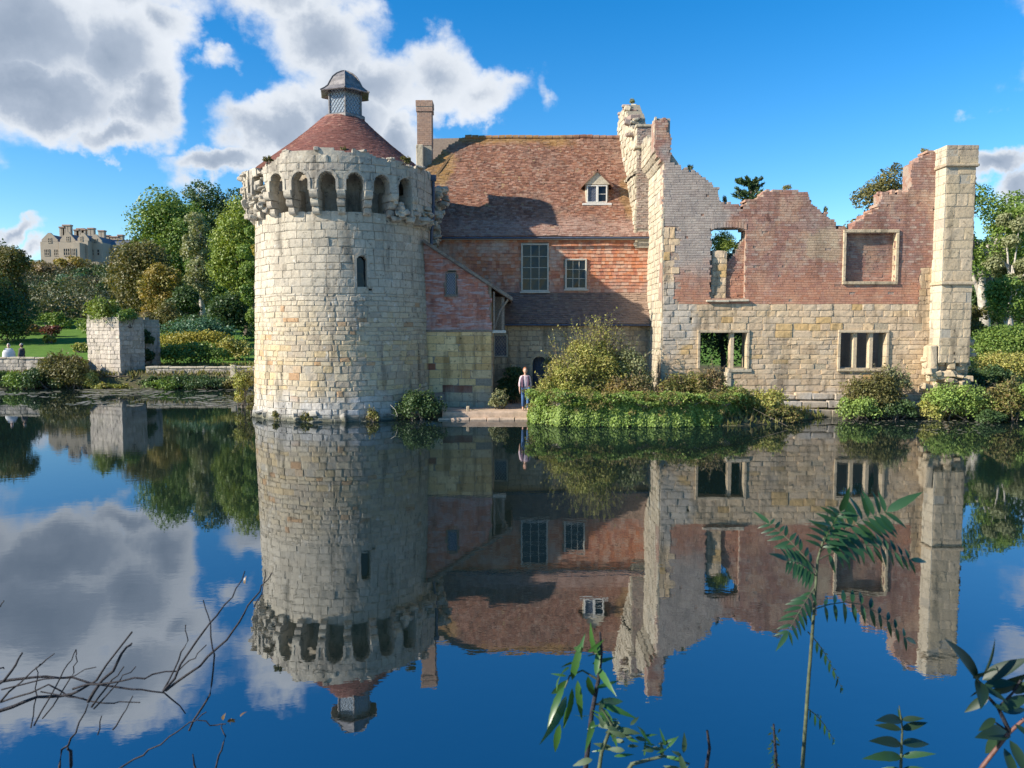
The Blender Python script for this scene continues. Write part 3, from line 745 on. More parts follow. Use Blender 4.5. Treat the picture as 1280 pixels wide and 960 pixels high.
# tumbled masonry where the ring has broken away
def rubble(name, P0, P1, n, smin, smax, mat, parent, rs, stack=False):
    V = []; Q = []; rv = []
    base = np.array([[-1, -1, -1], [-1, 1, -1], [1, 1, -1], [1, -1, -1], [-1, -1, 1], [-1, 1, 1], [1, 1, 1], [1, -1, 1]], float) * .5
    for i in range(n):
        c = np.array(P0) + (np.array(P1) - np.array(P0)) * rs.rand(3)
        s = rs.uniform(smin, smax, 3) * np.array([1.25, 1, .62])
        v = base * s + rs.uniform(-.14, .14, (8, 3)) * s
        a = rs.uniform(-.5, .5); ca, sa = math.cos(a), math.sin(a)
        v = v @ np.array([[ca, -sa, 0], [sa, ca, 0], [0, 0, 1]]).T
        a = rs.uniform(-.3, .3); ca, sa = math.cos(a), math.sin(a)
        v = v @ np.array([[ca, 0, -sa], [0, 1, 0], [sa, 0, ca]]).T
        V.append(v + c); Q.append(BOXQ + 8 * i); rv += [rs.rand()] * 6
    o = mesh_np(name, np.concatenate(V), np.concatenate(Q), mat, parent, rnd=rv, kind='stuff' if n > 1 else None)
    m = o.modifiers.new('bevel', 'BEVEL'); m.width = .03; m.segments = 1
    return o
for (d0, d1, r0, r1, z0, z1, n) in ((-80, -58, 3.66, 4.12, 8.2, 9.7, 50), (-58, -36, 3.6, 3.92, 7.9, 9.3, 40), (94, 113, 3.7, 4.5, 8.1, 9.7, 70), (92, 108, 3.66, 4.05, 7.0, 8.1, 24), (44, 80, 3.68, 4.0, 7.8, 8.5, 30)):
    V = []
    for i in range(n):
        th = math.radians(rr.uniform(d0, d1)); r = rr.uniform(r0, r1); z = rr.uniform(z0, z1)
        if r1 > 4.0: r = r0 + (r - r0) * (.4 + .6 * (z - z0) / (z1 - z0))
        p = (TC[0] + r * math.sin(th), TC[1] - r * math.cos(th), z)
        rubble('broken_stone', p, p, 1, .13, .36, M['ring'], tower, rr)
for i in range(13):   # loose stones along the parapet top
    th = math.radians(rr.uniform(-75, 100)); z = float(ring_top(np.array([th]))[0])
    p = (TC[0] + 3.95 * math.sin(th), TC[1] - 3.95 * math.cos(th), z + .02)
    rubble('loose_stone', p, p, 1, .12, .26, M['ring'], tower, rr)
for i in range(36):   # rough stones at the foot of the tower in the water
    th = math.radians(rr.uniform(-80, 95)); r = 3.66 + rr.uniform(-.05, .11); z = rr.uniform(-.2, .32)
    p = (TC[0] + r * math.sin(th), TC[1] - r * math.cos(th), z)
    rubble('footing_stone', p, p, 1, .2, .5, M['tower'], tower, rr)
# cone roof of small tiles
def cone_map(uvn):
    th = uvn[:, 0]; s = uvn[:, 1]
    z = np.interp(s, [0, 1, 1.9, 2.7, 3.25], [10.02, 10.64, 11.18, 11.72, 12.36]); r = np.interp(s, [0, 1, 1.9, 2.7, 3.25], [3.55, 2.78, 2.10, 1.48, .80])
    z = z + uvn[:, 2] * .8; r = r + uvn[:, 2] * .62
    return np.stack([TC[0] + r * np.sin(th), TC[1] - r * np.cos(th), z], 1)
cr_ = bpy.data.objects.new('cone_roof', None); put(cr_, tower)
raster_core('roof_deck', lambda u, v: v > -1, -math.pi, math.pi, 0, 3.25, math.pi / 60, .125, cone_map, -.02, -.12, M['cone'], cr_, back=False)
C = []
ss = np.arange(0, 3.2, .095)
for k, s in enumerate(ss):
    r = np.interp(s, [0, 1, 1.9, 2.7, 3.25], [3.55, 2.78, 2.10, 1.48, .80]); n = max(12, int(2 * math.pi * r / .15)); w = 2 * math.pi / n
    a = -math.pi + rr.rand() * w + np.arange(n) * w
    C.append(np.stack([a + .001 / r, a + w - .001 / r, np.full(n, s), np.full(n, s + .1)], 1))
blocks_mesh('roof_tiles', np.concatenate(C), cone_map, M['cone'], cr_, .02, proud=(-.002, .006), cham=0, tilt=.012, rs=rr, jit=.002)
# lead lantern
LX, LY = -7.0, 33.0
lant = bpy.data.objects.new('lantern', None); put(lant, tower)
hexa = [math.radians(a) for a in (-168, -108, -48, 12, 72, 132)]
hp = lambda r, a: (LX + r * math.sin(a), LY - r * math.cos(a))
def ringprism(name, prof, mat, parent, angs=hexa, smooth=False):
    V = []; Q = []; n = len(angs)
    for (r, z) in prof:
        for a in angs: V.append((*hp(r, a), z))
    for i in range(len(prof) - 1):
        for k in range(n): Q.append((i * n + k, i * n + (k + 1) % n, (i + 1) * n + (k + 1) % n, (i + 1) * n + k))
    return mesh_np(name, V, Q, mat, parent, smooth=smooth)
ringprism('sill', [(.62, 12.28), (.92, 12.25), (.92, 12.36), (.83, 12.42), (.5, 12.42)], M['lead'], lant)
ringprism('glazing', [(.72, 12.4), (.72, 13.42)], M['glass_pale'], lant)
for a in hexa:
    x, y = hp(.74, a); boxes('post', [(x - .035, x + .035, y - .035, y + .035, 12.4, 13.44)], M['lead'], lant, bev=.01)
L = []
for k in range(6):
    a0, a1 = hexa[k], hexa[(k + 1) % 6]
    p0 = Vector((*hp(.735, a0), 0)); p1 = Vector((*hp(.735, a1), 0))
    nn = 5
    for i in range(-nn, nn + 1):
        for sg in (1, -1):
            s0, z0 = i / nn, 12.42; 
            ta, za, tb, zb = s0, 12.42, s0 + sg * 1.0, 13.42
            if sg < 0: ta, tb = s0 + 1, s0
            def clip(ta, za, tb, zb):
                if ta == tb: return None
                out_ = []
                for (t_, z_) in ((ta, za), (tb, zb)): out_.append((t_, z_))
                (t0, q0), (t1, q1) = out_
                if t0 > t1: t0, q0, t1, q1 = t1, q1, t0, q0
                sl = (q1 - q0) / (t1 - t0)
                if t0 < 0: q0 += sl * (0 - t0); t0 = 0
                if t1 > 1: q1 -= sl * (t1 - 1); t1 = 1
                if t0 >= t1: return None
                return t0, q0, t1, q1
            c = clip(ta, za, tb, zb)
            if c:
                A_ = p0.lerp(p1, c[0]); B_ = p0.lerp(p1, c[2]); A_.z = c[1]; B_.z = c[3]
                L.append(([A_, B_], [.009, .009]))
tubes('lead_lattice', L, M['lead_came'], lant, sides=3)
ringprism('eave', [(.72, 13.40), (1.10, 13.30), (1.13, 13.33), (.97, 13.43), (.80, 13.57), (.70, 13.76), (.57, 13.97), (.37, 14.15), (.15, 14.27), (.0, 14.31)], M['lead'], lant)
for a in hexa:
    prof = [(1.13, 13.33), (.97, 13.43), (.80, 13.57), (.70, 13.76), (.57, 13.97), (.37, 14.15), (.15, 14.27), (.0, 14.32)]
    tubes('rib', [([(*hp(r + .01, a), z + .01) for r, z in prof], [.028] * len(prof))], M['lead'], lant, sides=5)
# rain pipe on the tower's right side
tp = math.radians(83.5)
pp = lambda z, r=.1: (TC[0] + (Rz(z) + r) * math.sin(tp), TC[1] - (Rz(z) + r) * math.cos(tp), z)
dp = bpy.data.objects.new('rain_pipe', None); put(dp, tower)
tubes('pipe', [([(*pp(9.75, .26)[:2], 9.75), (*pp(9, .26)[:2], 9.0), (*pp(8, .24)[:2], 8.2), (*pp(7.4, .14)[:2], 7.5), pp(6, .12), pp(3, .12), pp(.25, .12)], [.07] * 7)], M['iron'], dp, sides=8)
boxes('hopper', [(pp(9.8, .26)[0] - .12, pp(9.8, .26)[0] + .12, pp(9.8, .26)[1] - .1, pp(9.8, .26)[1] + .1, 9.7, 9.95)], M['iron'], dp, bev=.02)
for z in (8.6, 6.4, 4.4, 2.4, .9): x, y, _ = pp(z, .12 if z < 8 else .24); boxes('clip', [(x - .1, x + .1, y - .09, y + .09, z, z + .07)], M['iron'], dp)

# ------------------------------------------------------------------ windows, shared builders
def sash(name, parent, x0, x1, z0, z1, y, cols, rows_, fr=.07, bar=.022, mat='timber_pale', glass='glass', deep=.14, lattice=False, sill=True):
    w = bpy.data.objects.new(name, None); put(w, parent)
    boxes('frame', [(x0, x0 + fr, y - .04, y + deep, z0, z1), (x1 - fr, x1, y - .04, y + deep, z0, z1), (x0 + fr, x1 - fr, y - .038, y + deep, z1 - fr, z1), (x0 + fr, x1 - fr, y - .038, y + deep, z0, z0 + fr)], M[mat], w, bev=.006)
    if sill: boxes('sill', [(x0 - .06, x1 + .06, y - .10, y + .03, z0 - .07, z0 - .003)], M[mat], w, bev=.01)
    ix0, ix1, iz0, iz1 = x0 + fr, x1 - fr, z0 + fr, z1 - fr
    if not lattice:
        dx = (ix1 - ix0) / cols; dz = (iz1 - iz0) / rows_
        for i in range(cols):
            for j in range(rows_):
                a, b_ = ix0 + i * dx, iz0 + j * dz
                tl = R.uniform(-.006, .006, 4)
                mesh_np('pane', [(a + .005, y + .03 + tl[0], b_ + .005), (a + dx - .005, y + .03 + tl[1], b_ + .005), (a + dx - .005, y + .03 + tl[2], b_ + dz - .005), (a + .005, y + .03 + tl[3], b_ + dz - .005)], [(0, 1, 2, 3)], M[glass], w)
        boxes('glazing_bars', [(ix0 + i * dx - bar / 2, ix0 + i * dx + bar / 2, y, y + .04, iz0, iz1) for i in range(1, cols)] + [(ix0, ix1, y + .003, y + .037, iz0 + j * dz - bar / 2, iz0 + j * dz + bar / 2) for j in range(1, rows_)], M[mat], w)
    else:
        mesh_np('pane', [(ix0, y + .03, iz0), (ix1, y + .03, iz0), (ix1, y + .03, iz1), (ix0, y + .03, iz1)], [(0, 1, 2, 3)], M[glass], w)
        L = []
        st = (ix1 - ix0) / cols; asp = 1.35; k = -30
        for k in range(-30, 60):
            for sg in (1, -1):
                # x = ix0 + k*st + sg*t , z = iz0 + asp*t
                pts = []
                for q in range(0, 121):
                    tt = (iz1 - iz0) / asp * q / 120; xx = ix0 + k * st + sg * tt
                    if ix0 <= xx <= ix1: pts.append((xx, y + .022, iz0 + asp * tt))
                if len(pts) > 2: L.append(([pts[0], pts[-1]], [bar * .28] * 2))
        tubes('lead_lattice', L, M['lead_came'], w, sides=3)
    return w
def hung(C_rows, inside, u0, u1, w, rs, gap=.002):
    C = []
    for k, (v0, v1) in enumerate(C_rows):
        us = np.arange(u0 + rs.rand() * w - w, u1 + w, w)
        vc = (v0 + v1) / 2
        ok = inside(us + w / 2, np.full_like(us, vc))
        a = us[ok]
        dv = rs.uniform(-.006, .006, len(a))
        C.append(np.stack([a + gap / 2, a + w - gap / 2, v0 + dv, v1 + dv + .015], 1))
    return np.concatenate(C)

# ------------------------------------------------------------------ the tile-hung house
house = thing('tile_hung_house', 'red tile-hung house with big tiled roof and dormer between tower and ruin', 'house', (1.5, 35, .28))
rs = np.random.RandomState(21)
# massing behind the cladding
WIN = [(P(651.5, 305, 35).x, P(686, 305, 35).x, pz(364.5, 35), pz(304.5, 35)), (P(706.5, 325, 35).x, P(733.5, 325, 35).x, pz(361.5, 35), pz(323.5, 35))]
def up_inside(u, v):
    ok = (v > 3.9) & (v < 7.75)
    for (a, b_, c, d) in WIN: ok &= ~((u > a) & (u < b_) & (v > c) & (v < d))
    return ok
fm = plane_map((0, 35, 0), (1, 0, 0), (0, 0, 1), (0, -1, 0), vw=.012, warp=lambda u, v: .02 * snoise(u, v, 1.1))
raster_core('upper_wall', up_inside, -5.2, 6.2, 3.9, 7.75, .06, .055, fm, -.01, -.4, M['mortar_dark'], house, back=False)
Ct = hung(rows_between(4.9, 7.66, (.15, .175), rs), up_inside, -4.2, 6.2, .17, rs)
blocks_mesh('hung_tiles', Ct, fm, M['tilehung'], house, .03, proud=(0, .008), cham=0, tilt=.034, rs=rs, jit=.003)
for i, (a, b_, c, d) in enumerate(WIN):
    sash('window', house, a, b_, c, d, 34.96, 3, 4 if i == 0 else 3)
    boxes('dark_room', [(a - .2, b_ + .2, 35.35, 35.4, c - .2, d + .2)], M['dark'], house)
boxes('fascia', [(-4.6, 6.16, 34.86, 34.96, 7.55, 7.70)], M['timber_pale'], house, bev=.01)
tubes('gutter', [([(-4.6, 34.72, 7.62), (0, 34.71, 7.615), (6.25, 34.72, 7.62)], [.045] * 3)], M['iron'], house)
# main roof
SL = 6.5; ca, sa = 3.82 / SL, 5.26 / SL
rf = plane_map((0, 34.76, 7.70), (1, 0, 0), (0, ca, sa), (0, -sa, ca), vw=.018, warp=lambda u, v: .045 * snoise(u, v, .9, 1) + .02 * snoise(u, v, 2.3, 4) - .05 * np.sin(np.clip(v, 0, 6.5) / 6.5 * 3.14))
DX0, DX1, DZ0, DZ1 = P(732, 240, 36.1).x, P(760, 240, 36.1).x, pz(254, 36.1), pz(232, 36.1)
def roof_in(u, v):
    left = np.interp(v, [0, 3.2, 4.4, 5.4, 6.0, 6.5], [-5.3, -4.6, -4.05, -3.5, -3.0, -2.35])
    right = np.interp(v, [0, 1.3, 1.7, 6.5], [6.28, 6.22, 5.75, 5.36])
    return (v < 6.5) & (v > -.01) & (u > left) & (u < right)
mr_ = bpy.data.objects.new('main_roof', None); put(mr_, house)
raster_core('roof_deck', roof_in, -5.4, 6.3, 0, 6.5, .13, .13, rf, -.03, -.16, M['roof'], mr_)
Cr = hung([(s, s + .112) for s in np.arange(0, 6.45, .105)], roof_in, -5.4, 6.3, .165, rs)
blocks_mesh('roof_tiles', Cr, rf, M['roof'], mr_, .03, proud=(-.004, .014), cham=0, tilt=.014, rs=rs, jit=.004)
for i, x in enumerate(np.arange(-2.3, 5.3, .33)):   # ridge tiles
    z = 7.70 + 5.26 + .045 * float(snoise(np.array([x]), np.array([6.5]), .9, 1)) + rs.uniform(-.01, .01)
    tubes('ridge_tile', [([(x, 38.58, z), (x + .315, 38.58, z + rs.uniform(-.01, .01))], [.115, .125])], M['roof'], mr_, sides=8)
# hip and rear slopes, and the wing behind
def quadpoly(name, pts, mat, parent, th=.1):
    V = [Vector(p) for p in pts]; n = (V[1] - V[0]).cross(V[2] - V[0]).normalized()
    A = [tuple(v) for v in V] + [tuple(v - n * th) for v in V]; k = len(V)
    bm = bmesh.new(); a = [bm.verts.new(p) for p in A]
    bm.faces.new(a[:k]); bm.faces.new(a[k:][::-1])
    for i in range(k): bm.faces.new((a[i], a[k + i], a[k + (i + 1) % k], a[(i + 1) % k]))
    bmesh.ops.recalc_face_normals(bm, faces=bm.faces)
    me = bpy.data.meshes.new(name); bm.to_mesh(me); bm.free(); me.materials.append(mat)
    return put(bpy.data.objects.new(name, me), parent)
quadpoly('rear_slope', [(-2.35, 38.6, 12.93), (5.36, 38.6, 12.93), (6.2, 42.4, 7.7), (-5.2, 42.4, 7.7)], M['roof'], mr_)
quadpoly('hip_slope', [(-2.35, 38.58, 12.92), (-5.3, 34.8, 7.7), (-5.3, 42.4, 7.7)], M['roof'], mr_)
quadpoly('wing_slope', [(-4.2, 39.6, 10.8), (-1.5, 39.6, 10.8), (-1.5, 40.6, 13.45), (-4.2, 40.6, 13.4)], M['pent'], mr_)  # shadow beside the chimney put into the colour by the darker tile
boxes('rear_wall', [(-5.2, 6.1, 35.45, 42.2, .2, 7.6)], M['mortar_dark'], house)
# dormer
dm = bpy.data.objects.new('dormer', None); put(dm, house)
xm = (DX0 + DX1) / 2; dy = 36.02; ez = DZ1 + .03; apex = pz(212, 36.0)
boxes('cheek', [(DX0, DX0 + .09, dy + .01, 37.6, DZ0 - .1, ez + .02), (DX1 - .09, DX1, dy + .01, 37.6, DZ0 - .1, ez + .02)], M['plaster'], dm)
prism('gable', [(DX0 - .12, ez), (DX1 + .12, ez), (xm, apex - .08)], M['plaster'], dm, lambda a, b_, d: (a, d, b_), dy - .06, dy + .05)
for sx in (-1, 1):
    xo = xm + sx * (DX1 - xm + .24)
    zt = ez - .07
    A = Vector((xm, dy - .14, apex)); B = Vector((xo, dy - .14, zt)); Cc = Vector((xo, 37.3, zt)); D = Vector((xm, 38.0, apex))
    q = quadpoly('dormer_roof', [A, B, Cc, D] if sx > 0 else [A, D, Cc, B], M['roof'], dm, .07)
sash('dormer_window', dm, DX0 + .05, xm + .01, DZ0, DZ1, dy - .02, 4, 4, fr=.05, lattice=True, mat='white', glass='glass_blue', sill=False)
sash('dormer_window', dm, xm + .012, DX1 - .05, DZ0, DZ1, dy - .02, 1, 2, fr=.05, mat='white', sill=False)
boxes('dormer_sill', [(DX0 - .16, DX1 + .16, dy - .16, dy + .1, DZ0 - .13, DZ0 - .03)], M['white'], dm, bev=.015)
# chimney
ch = bpy.data.objects.new('chimney', None); put(ch, house)
cx0, cx1, cy0, cy1 = -4.55, -3.85, 37.6, 38.3
boxes('chimney_core', [(cx0 + .015, cx1 - .015, cy0 + .015, cy1 - .015, 7.5, 14.3)], M['mortar'], ch)
cb_ = []
def brick_shell(x0, x1, y0, y1, z0, z1, name, parent, mat, rs, bw=.24, bh=.095):
    for (O, U, N, Lw) in (((x0, y0, 0), (1, 0, 0), (0, -1, 0), x1 - x0), ((x0, y1, 0), (0, -1, 0), (-1, 0, 0), y1 - y0), ((x1, y0, 0), (0, 1, 0), (1, 0, 0), y1 - y0)):
        C = []
        for k, v in enumerate(np.arange(z0, z1 - .01, bh)):
            u = 0.0 if k % 2 == 0 else -bw / 2
            while u < Lw - .02:
                a = max(u, 0); e = min(u + bw, Lw)
                if e - a > .03: C.append((a + .004, e - .004, v + .004, v + bh - .005))
                u += bw
        blocks_mesh(name, C, plane_map(O, U, (0, 0, 1), N), mat, parent, .03, proud=(.0, .004), cham=0, rs=rs, jit=.001)
brick_shell(cx0, cx1, cy0, cy1, 12.35, 13.95, 'chimney_bricks', ch, M['chimney_brick'], rs)
brick_shell(cx0 - .04, cx1 + .04, cy0 - .04, cy1 + .04, 13.95, 14.1, 'chimney_cap', ch, M['chimney_brick'], rs)
brick_shell(cx0 - .0, cx1 + .0, cy0 - .0, cy1 + .0, 14.1, 14.18, 'chimney_cap', ch, M['chimney_brick'], rs)
brick_shell(cx0 - .05, cx1 + .05, cy0 - .05, cy1 + .05, 14.18, 14.42, 'chimney_cap', ch, M['chimney_brick'], rs)
boxes('cap_core', [(cx0 - .03, cx1 + .03, cy0 - .03, cy1 + .03, 13.96, 14.40)], M['mortar'], ch)
boxes('chimney_base', [(cx0 - .02, cx0 + .32, cy0 - .3, cy0 + .0, 10.6, 12.33)], M['quoin'], ch, bev=.03)
# pent roof over the ground floor
pl = math.hypot(1.02, 1.42)
pf = plane_map((0, 33.98, 3.78), (1, 0, 0), (0, 1.02 / pl, 1.42 / pl), (0, -1.42 / pl, 1.02 / pl), warp=lambda u, v: .02 * snoise(u, v, 1.3))
pin = lambda u, v: (u > -.95) & (u < 6.12)
pr = bpy.data.objects.new('pent_roof', None); put(pr, house)
raster_core('roof_deck', lambda u, v: pin(u, v) & (v < pl), -1, 6.12, 0, 1.75, .178, .175, pf, -.02, -.12, M['pent'], pr)
blocks_mesh('roof_tiles', hung([(s, s + .115) for s in np.arange(0, 1.72, .108)], pin, -1, 6.12, .17, rs), pf, M['pent'], pr, .03, proud=(-.005, .018), cham=0, tilt=.024, rs=rs, jit=.006)
tubes('gutter', [([(-.9, 33.93, 3.74), (6.1, 33.93, 3.72)], [.045, .045])], M['iron'], pr)
# ground floor wall: window and arched doorway
GW = (P(617, 430, 34.3).x, P(634.5, 430, 34.3).x, pz(446, 34.3), pz(418, 34.3))
GD = (P(664.5, 470, 34.3).x, P(684, 470, 34.3).x, .3, pz(445, 34.3))
dc = (GD[0] + GD[1]) / 2; dw = (GD[1] - GD[0]) / 2
def gf_in(u, v):
    ok = ~((u > GW[0]) & (u < GW[1]) & (v > GW[2]) & (v < GW[3]))
    ok &= ~((np.abs(u - dc) < dw) & (v < GD[3] - dw * .9 + np.sqrt(np.clip(1 - ((u - dc) / dw) ** 2, 0, 1)) * dw * .9))
    return ok
gfm = plane_map((0, 34.3, 0), (1, 0, 0), (0, 0, 1), (0, -1, 0), vw=.018, warp=lambda u, v: .02 * snoise(u, v, 1.4))
raster_core('ground_floor_wall', gf_in, -.9, 6.2, .1, 3.75, .1, .073, gfm, -.02, -.5, M['mortar_dark'], house)
C = course_list(rows_between(.2, 3.72, (.17, .3), rs), gf_in, -.88, 6.1, .24, .62, .014, rs)
stones(C, gfm, M['house_stone'], house, depth=.05, limit=150, rs=rs, vis=lambda u, v: (u < 6.0) * 1.0, proud=(-.005, .03))
sash('ground_window', house, *GW, 34.36, 4, 5, fr=.05, lattice=True, glass='glass_blue', sill=False, bar=.03)
door = bpy.data.objects.new('door', None); put(door, house)
for k in range(5):
    a = dc - dw + k * 2 * dw / 5
    mid = a + dw / 5
    h = GD[3] - dw * .9 + math.sqrt(max(0, 1 - ((mid - dc) / dw) ** 2)) * dw * .9
    boxes('plank', [(a + .004, a + 2 * dw / 5 - .004, 34.72 + .004 * (k % 2), 34.78, .3, h + .08)], M['iron'], door)
boxes('door_rail', [(dc - dw, dc + dw, 34.69, 34.715, .6, .75), (dc - dw, dc + dw, 34.69, 34.715, 1.7, 1.85)], M['iron'], door)
arch_frame('door_surround', dc, dw - .04, .3, GD[3] - .02, .14, M['house_stone'], house, gfm, -.3, .05, R0=1.0)

# ------------------------------------------------------------------ lean-to stair block
lean = thing('lean_to_block', 'tile-hung lean-to with sloping verge over ochre stone, beside the round tower', 'building', (-2.1, 32, .28))
LYF = 32.0
lfm = plane_map((0, LYF, 0), (1, 0, 0), (0, 0, 1), (0, -1, 0), vw=.02, warp=lambda u, v: .015 * snoise(u, v, 1.7))
LX0, LX1 = -4.1, -.83
zr = lambda u: 7.02 + (u + 3.35) * (4.88 - 7.02) / 3.3
LW = (P(557, 350, LYF).x, P(570.5, 350, LYF).x, pz(369, LYF), pz(340, LYF))
def lean_in(u, v): return (v < zr(u) - .08) & (u < LX1) & ~((u > LW[0]) & (u < LW[1]) & (v > LW[2]) & (v < LW[3]))
raster_core('wall_core', lean_in, LX0, LX1, .1, 7.4, .055, .06, lfm, -.01, -3.0, M['mortar_dark'], lean)
C = course_list(rows_between(.15, 3.45, (.22, .38), rs), lambda u, v: lean_in(u, v) & (u > -3.75), -3.75, LX1, .3, .95, .010, rs)
stones(C, lfm, M['ochre'], lean, depth=.05, limit=200, rs=rs, proud=(0, .025))
cw = course_list(rows_between(.15, 3.45, (.25, .34), rs), lambda u, v: (u > 0) & (u < 2.2), 0, 2.2, .3, .6, .016, rs)
stones(cw, plane_map((LX1 + .01, LYF, 0), (0, 1, 0), (0, 0, 1), (1, 0, 0)), M['house_stone'], lean, depth=.05, limit=60, rs=rs)
blocks_mesh('hung_tiles', hung(rows_between(3.5, 7.2, (.155, .17), rs), lambda u, v: lean_in(u, v) & (u < LX1 - .08) & (u > -3.8), -3.8, LX1, .18, rs), lfm, M['tilehung2'], lean, .03, proud=(0, .014), cham=0, tilt=.04, rs=rs)
boxes('tile_skirt', [(-3.7, LX1 + .03, LYF - .06, LYF - .01, 3.43, 3.52)], M['timber'], lean)
sash('lattice_window', lean, *LW, LYF - .05, 4, 5, fr=.035, lattice=True, glass='glass_blue', mat='timber', sill=True)
sl = math.hypot(3.6, 2.34)
lrm = plane_map((.02, LYF - .28, 4.80), (0, 1, 0), (-3.6 / sl, 0, 2.34 / sl), (2.34 / sl, 0, 3.6 / sl), warp=lambda u, v: .02 * snoise(u, v, 1.5))
lr_ = bpy.data.objects.new('lean_to_roof', None); put(lr_, lean)
raster_core('roof_deck', lambda u, v: v > -1, 0, 3.2, 0, 4.2, .2, .15, lrm, -.02, -.10, M['pent'], lr_)
blocks_mesh('roof_tiles', hung([(s, s + .12) for s in np.arange(0, 4.2, .11)], lambda u, v: (u > 0) & (u < 3.2), 0, 3.2, .17, rs), lrm, M['pent'], lr_, .03, proud=(-.005, .018), cham=0, tilt=.026, rs=rs, jit=.006)
prism('verge_board', [(-3.62, 7.08), (.03, 4.71), (.03, 4.85), (-3.62, 7.22)], M['timber'], lean, lambda a, b_, d: (a, d, b_), LYF - .33, LYF - .29)
for (a, b_, c, d) in ((-.78, -.70, 3.5, 5.1), (-.42, -.33, 3.5, 4.85)):
    boxes('porch_post', [(a, b_, LYF - .02, LYF + .08, c, d)], M['timber'], lean, bev=.01, jit=.01)
tubes('porch_brace', [([(-.68, LYF, 3.6), (-.5, LYF - .05, 4.3), (-.15, LYF - .1, 4.78)], [.06, .055, .05])], M['timber'], lean, sides=6)
boxes('porch_beam', [(-.82, -.25, LYF - .04, LYF + .14, 3.38, 3.5)], M['timber_pale'], lean, bev=.015)
boxes('porch_backing', [(-.8, -.30, LYF + .5, LYF + .6, 3.5, 4.9)], M['timber'], lean)
# ------------------------------------------------------------------ the ruin
ruin = thing('ruined_manor_wall', 'roofless ruin wall of red brick over sandstone with empty windows and jagged top', 'ruin', (11, 31.5, .28))
YW = 31.5; TH = .75
rs = np.random.RandomState(31)
PROF = [(812, 148), (835, 149), (838, 205), (843, 207), (868, 214), (880, 224), (896, 236), (900, 253), (922, 256), (926, 262), (935, 252), (948, 248), (957, 240), (962, 238), (1006, 238), (1011, 250), (1020, 256), (1032, 268), (1046, 281), (1052, 286), (1068, 284),
        (1072, 274), (1096, 262), (1102, 250), (1105, 240), (1139, 236), (1140, 207), (1150, 198), (1163, 188), (1200, 186)]
PX = np.array([P(a, b_, YW).x for a, b_ in PROF]); PZ = np.array([P(a, b_, YW).z for a, b_ in PROF])
XL, XR = P(828.5, 300, YW).x, P(1212, 420, YW).x
def win(px0, px1, py0, py1, Y=YW):
    return (P(px0, (py0 + py1) / 2, Y).x, P(px1, (py0 + py1) / 2, Y).x, pz(py1, Y), pz(py0, Y))
W1 = win(888, 932.5, 284, 374); L1 = win(875, 933, 416, 461); L1b = win(875, 910, 455, 484); L2 = win(1050, 1107, 416, 461)
BW = win(1057, 1119, 291, 352); PUT = win(861.5, 865, 396, 401); PUT2 = win(1167, 1170, 260, 264)
ZB = pz(380, YW); BH = .098; BL = .26
def ruin_top(u):
    kq = np.floor(u / .13); st = kq * .13 + .06
    hsh = np.sin(kq * 12.9898) * 43758.5453; hsh = hsh - np.floor(hsh)
    return np.floor((np.interp(st, PX, PZ) - .20 * hsh ** 2 + .06) / BH) * BH + .02
def in_rect(u, v, r): return (u > r[0]) & (u < r[1]) & (v > r[2]) & (v < r[3])
def ruin_in(u, v):
    xl = XL - .36 * np.clip((v - 10.2) / .5, 0, 1)
    ok = (v < ruin_top(u)) & (u > xl) & (u < XR)
    c = (W1[0] + W1[1]) / 2; hw = (W1[1] - W1[0]) / 2
    ok &= ~((np.abs(u - c) < hw) & (v > W1[2]) & (v < W1[3] - .14 + .14 * np.sqrt(np.clip(1 - ((u - c) / hw) ** 2, 0, 1))))
    for r in (L1, L1b, L2, BW, PUT, PUT2): ok &= ~in_rect(u, v, r)
    return ok
rfm = plane_map((0, YW, 0), (1, 0, 0), (0, 0, 1), (0, -1, 0), vw=.012, warp=lambda u, v: .02 * snoise(u, v, .8) + .01 * snoise(u, v, 3))
corem = piece_mat('ruin_core', [(.34, .26, .20)], [dict(k='noise', scale=2.2, lo=.48, hi=.56, col=[(.30, .15, .10)], amt=.7), dict(k='z', lo=4.9, hi=4.4, na=.3, amt=1, col=[(.38, .31, .21)])], bump=.9, grain=12)
raster_core('wall_core', ruin_in, XL - .39, XL - .39 + .13 * 90, .1, 12.1, .13, BH, rfm, -.015, -TH, corem, ruin)
# brickwork above the string line
def brick_in(u, v):
    notch = (u > P(1150, 340, YW).x) & (v < pz(336, YW))
    lowl = (u < P(848, 400, YW).x) & (v < pz(284, YW))
    return ruin_in(u, v) & (v > ZB) & ~notch & ~(lowl & (u < P(842, 400, YW).x + .25 * (np.floor(v / .3) % 2)))
Cb = []
for k, v in enumerate(np.arange(ZB, 12.1, BH)):
    bl = BL
    us = np.arange(XL - .52 - rs.rand() * bl, XR, bl)
    ok = brick_in(us + bl * .25, np.full_like(us, v + .037)) & brick_in(us + bl * .75, np.full_like(us, v + .037))
    half = brick_in(us + bl * .25, np.full_like(us, v + .037)) & ~ok
    half2 = brick_in(us + bl * .75, np.full_like(us, v + .037)) & ~ok
    for a in us[ok]:
        if rs.rand() < .28: Cb += [(a + .002, a + bl / 2 - .002, v + .005, v + BH - .007), (a + bl / 2 + .002, a + bl - .002, v + .005, v + BH - .007)]
        else: Cb.append((a + .002, a + bl - .002, v + .005, v + BH - .007))
    for a in us[half]: Cb.append((a + .002, a + bl / 2, v + .005, v + BH - .007))
    for a in us[half2]: Cb.append((a + bl / 2, a + bl, v + .005, v + BH - .007))
Cb = np.array(Cb); Cb = Cb[rs.rand(len(Cb)) > .012]
dep = np.where(Cb[:, 3] > ruin_top((Cb[:, 0] + Cb[:, 1]) / 2) - .1, TH, .04)
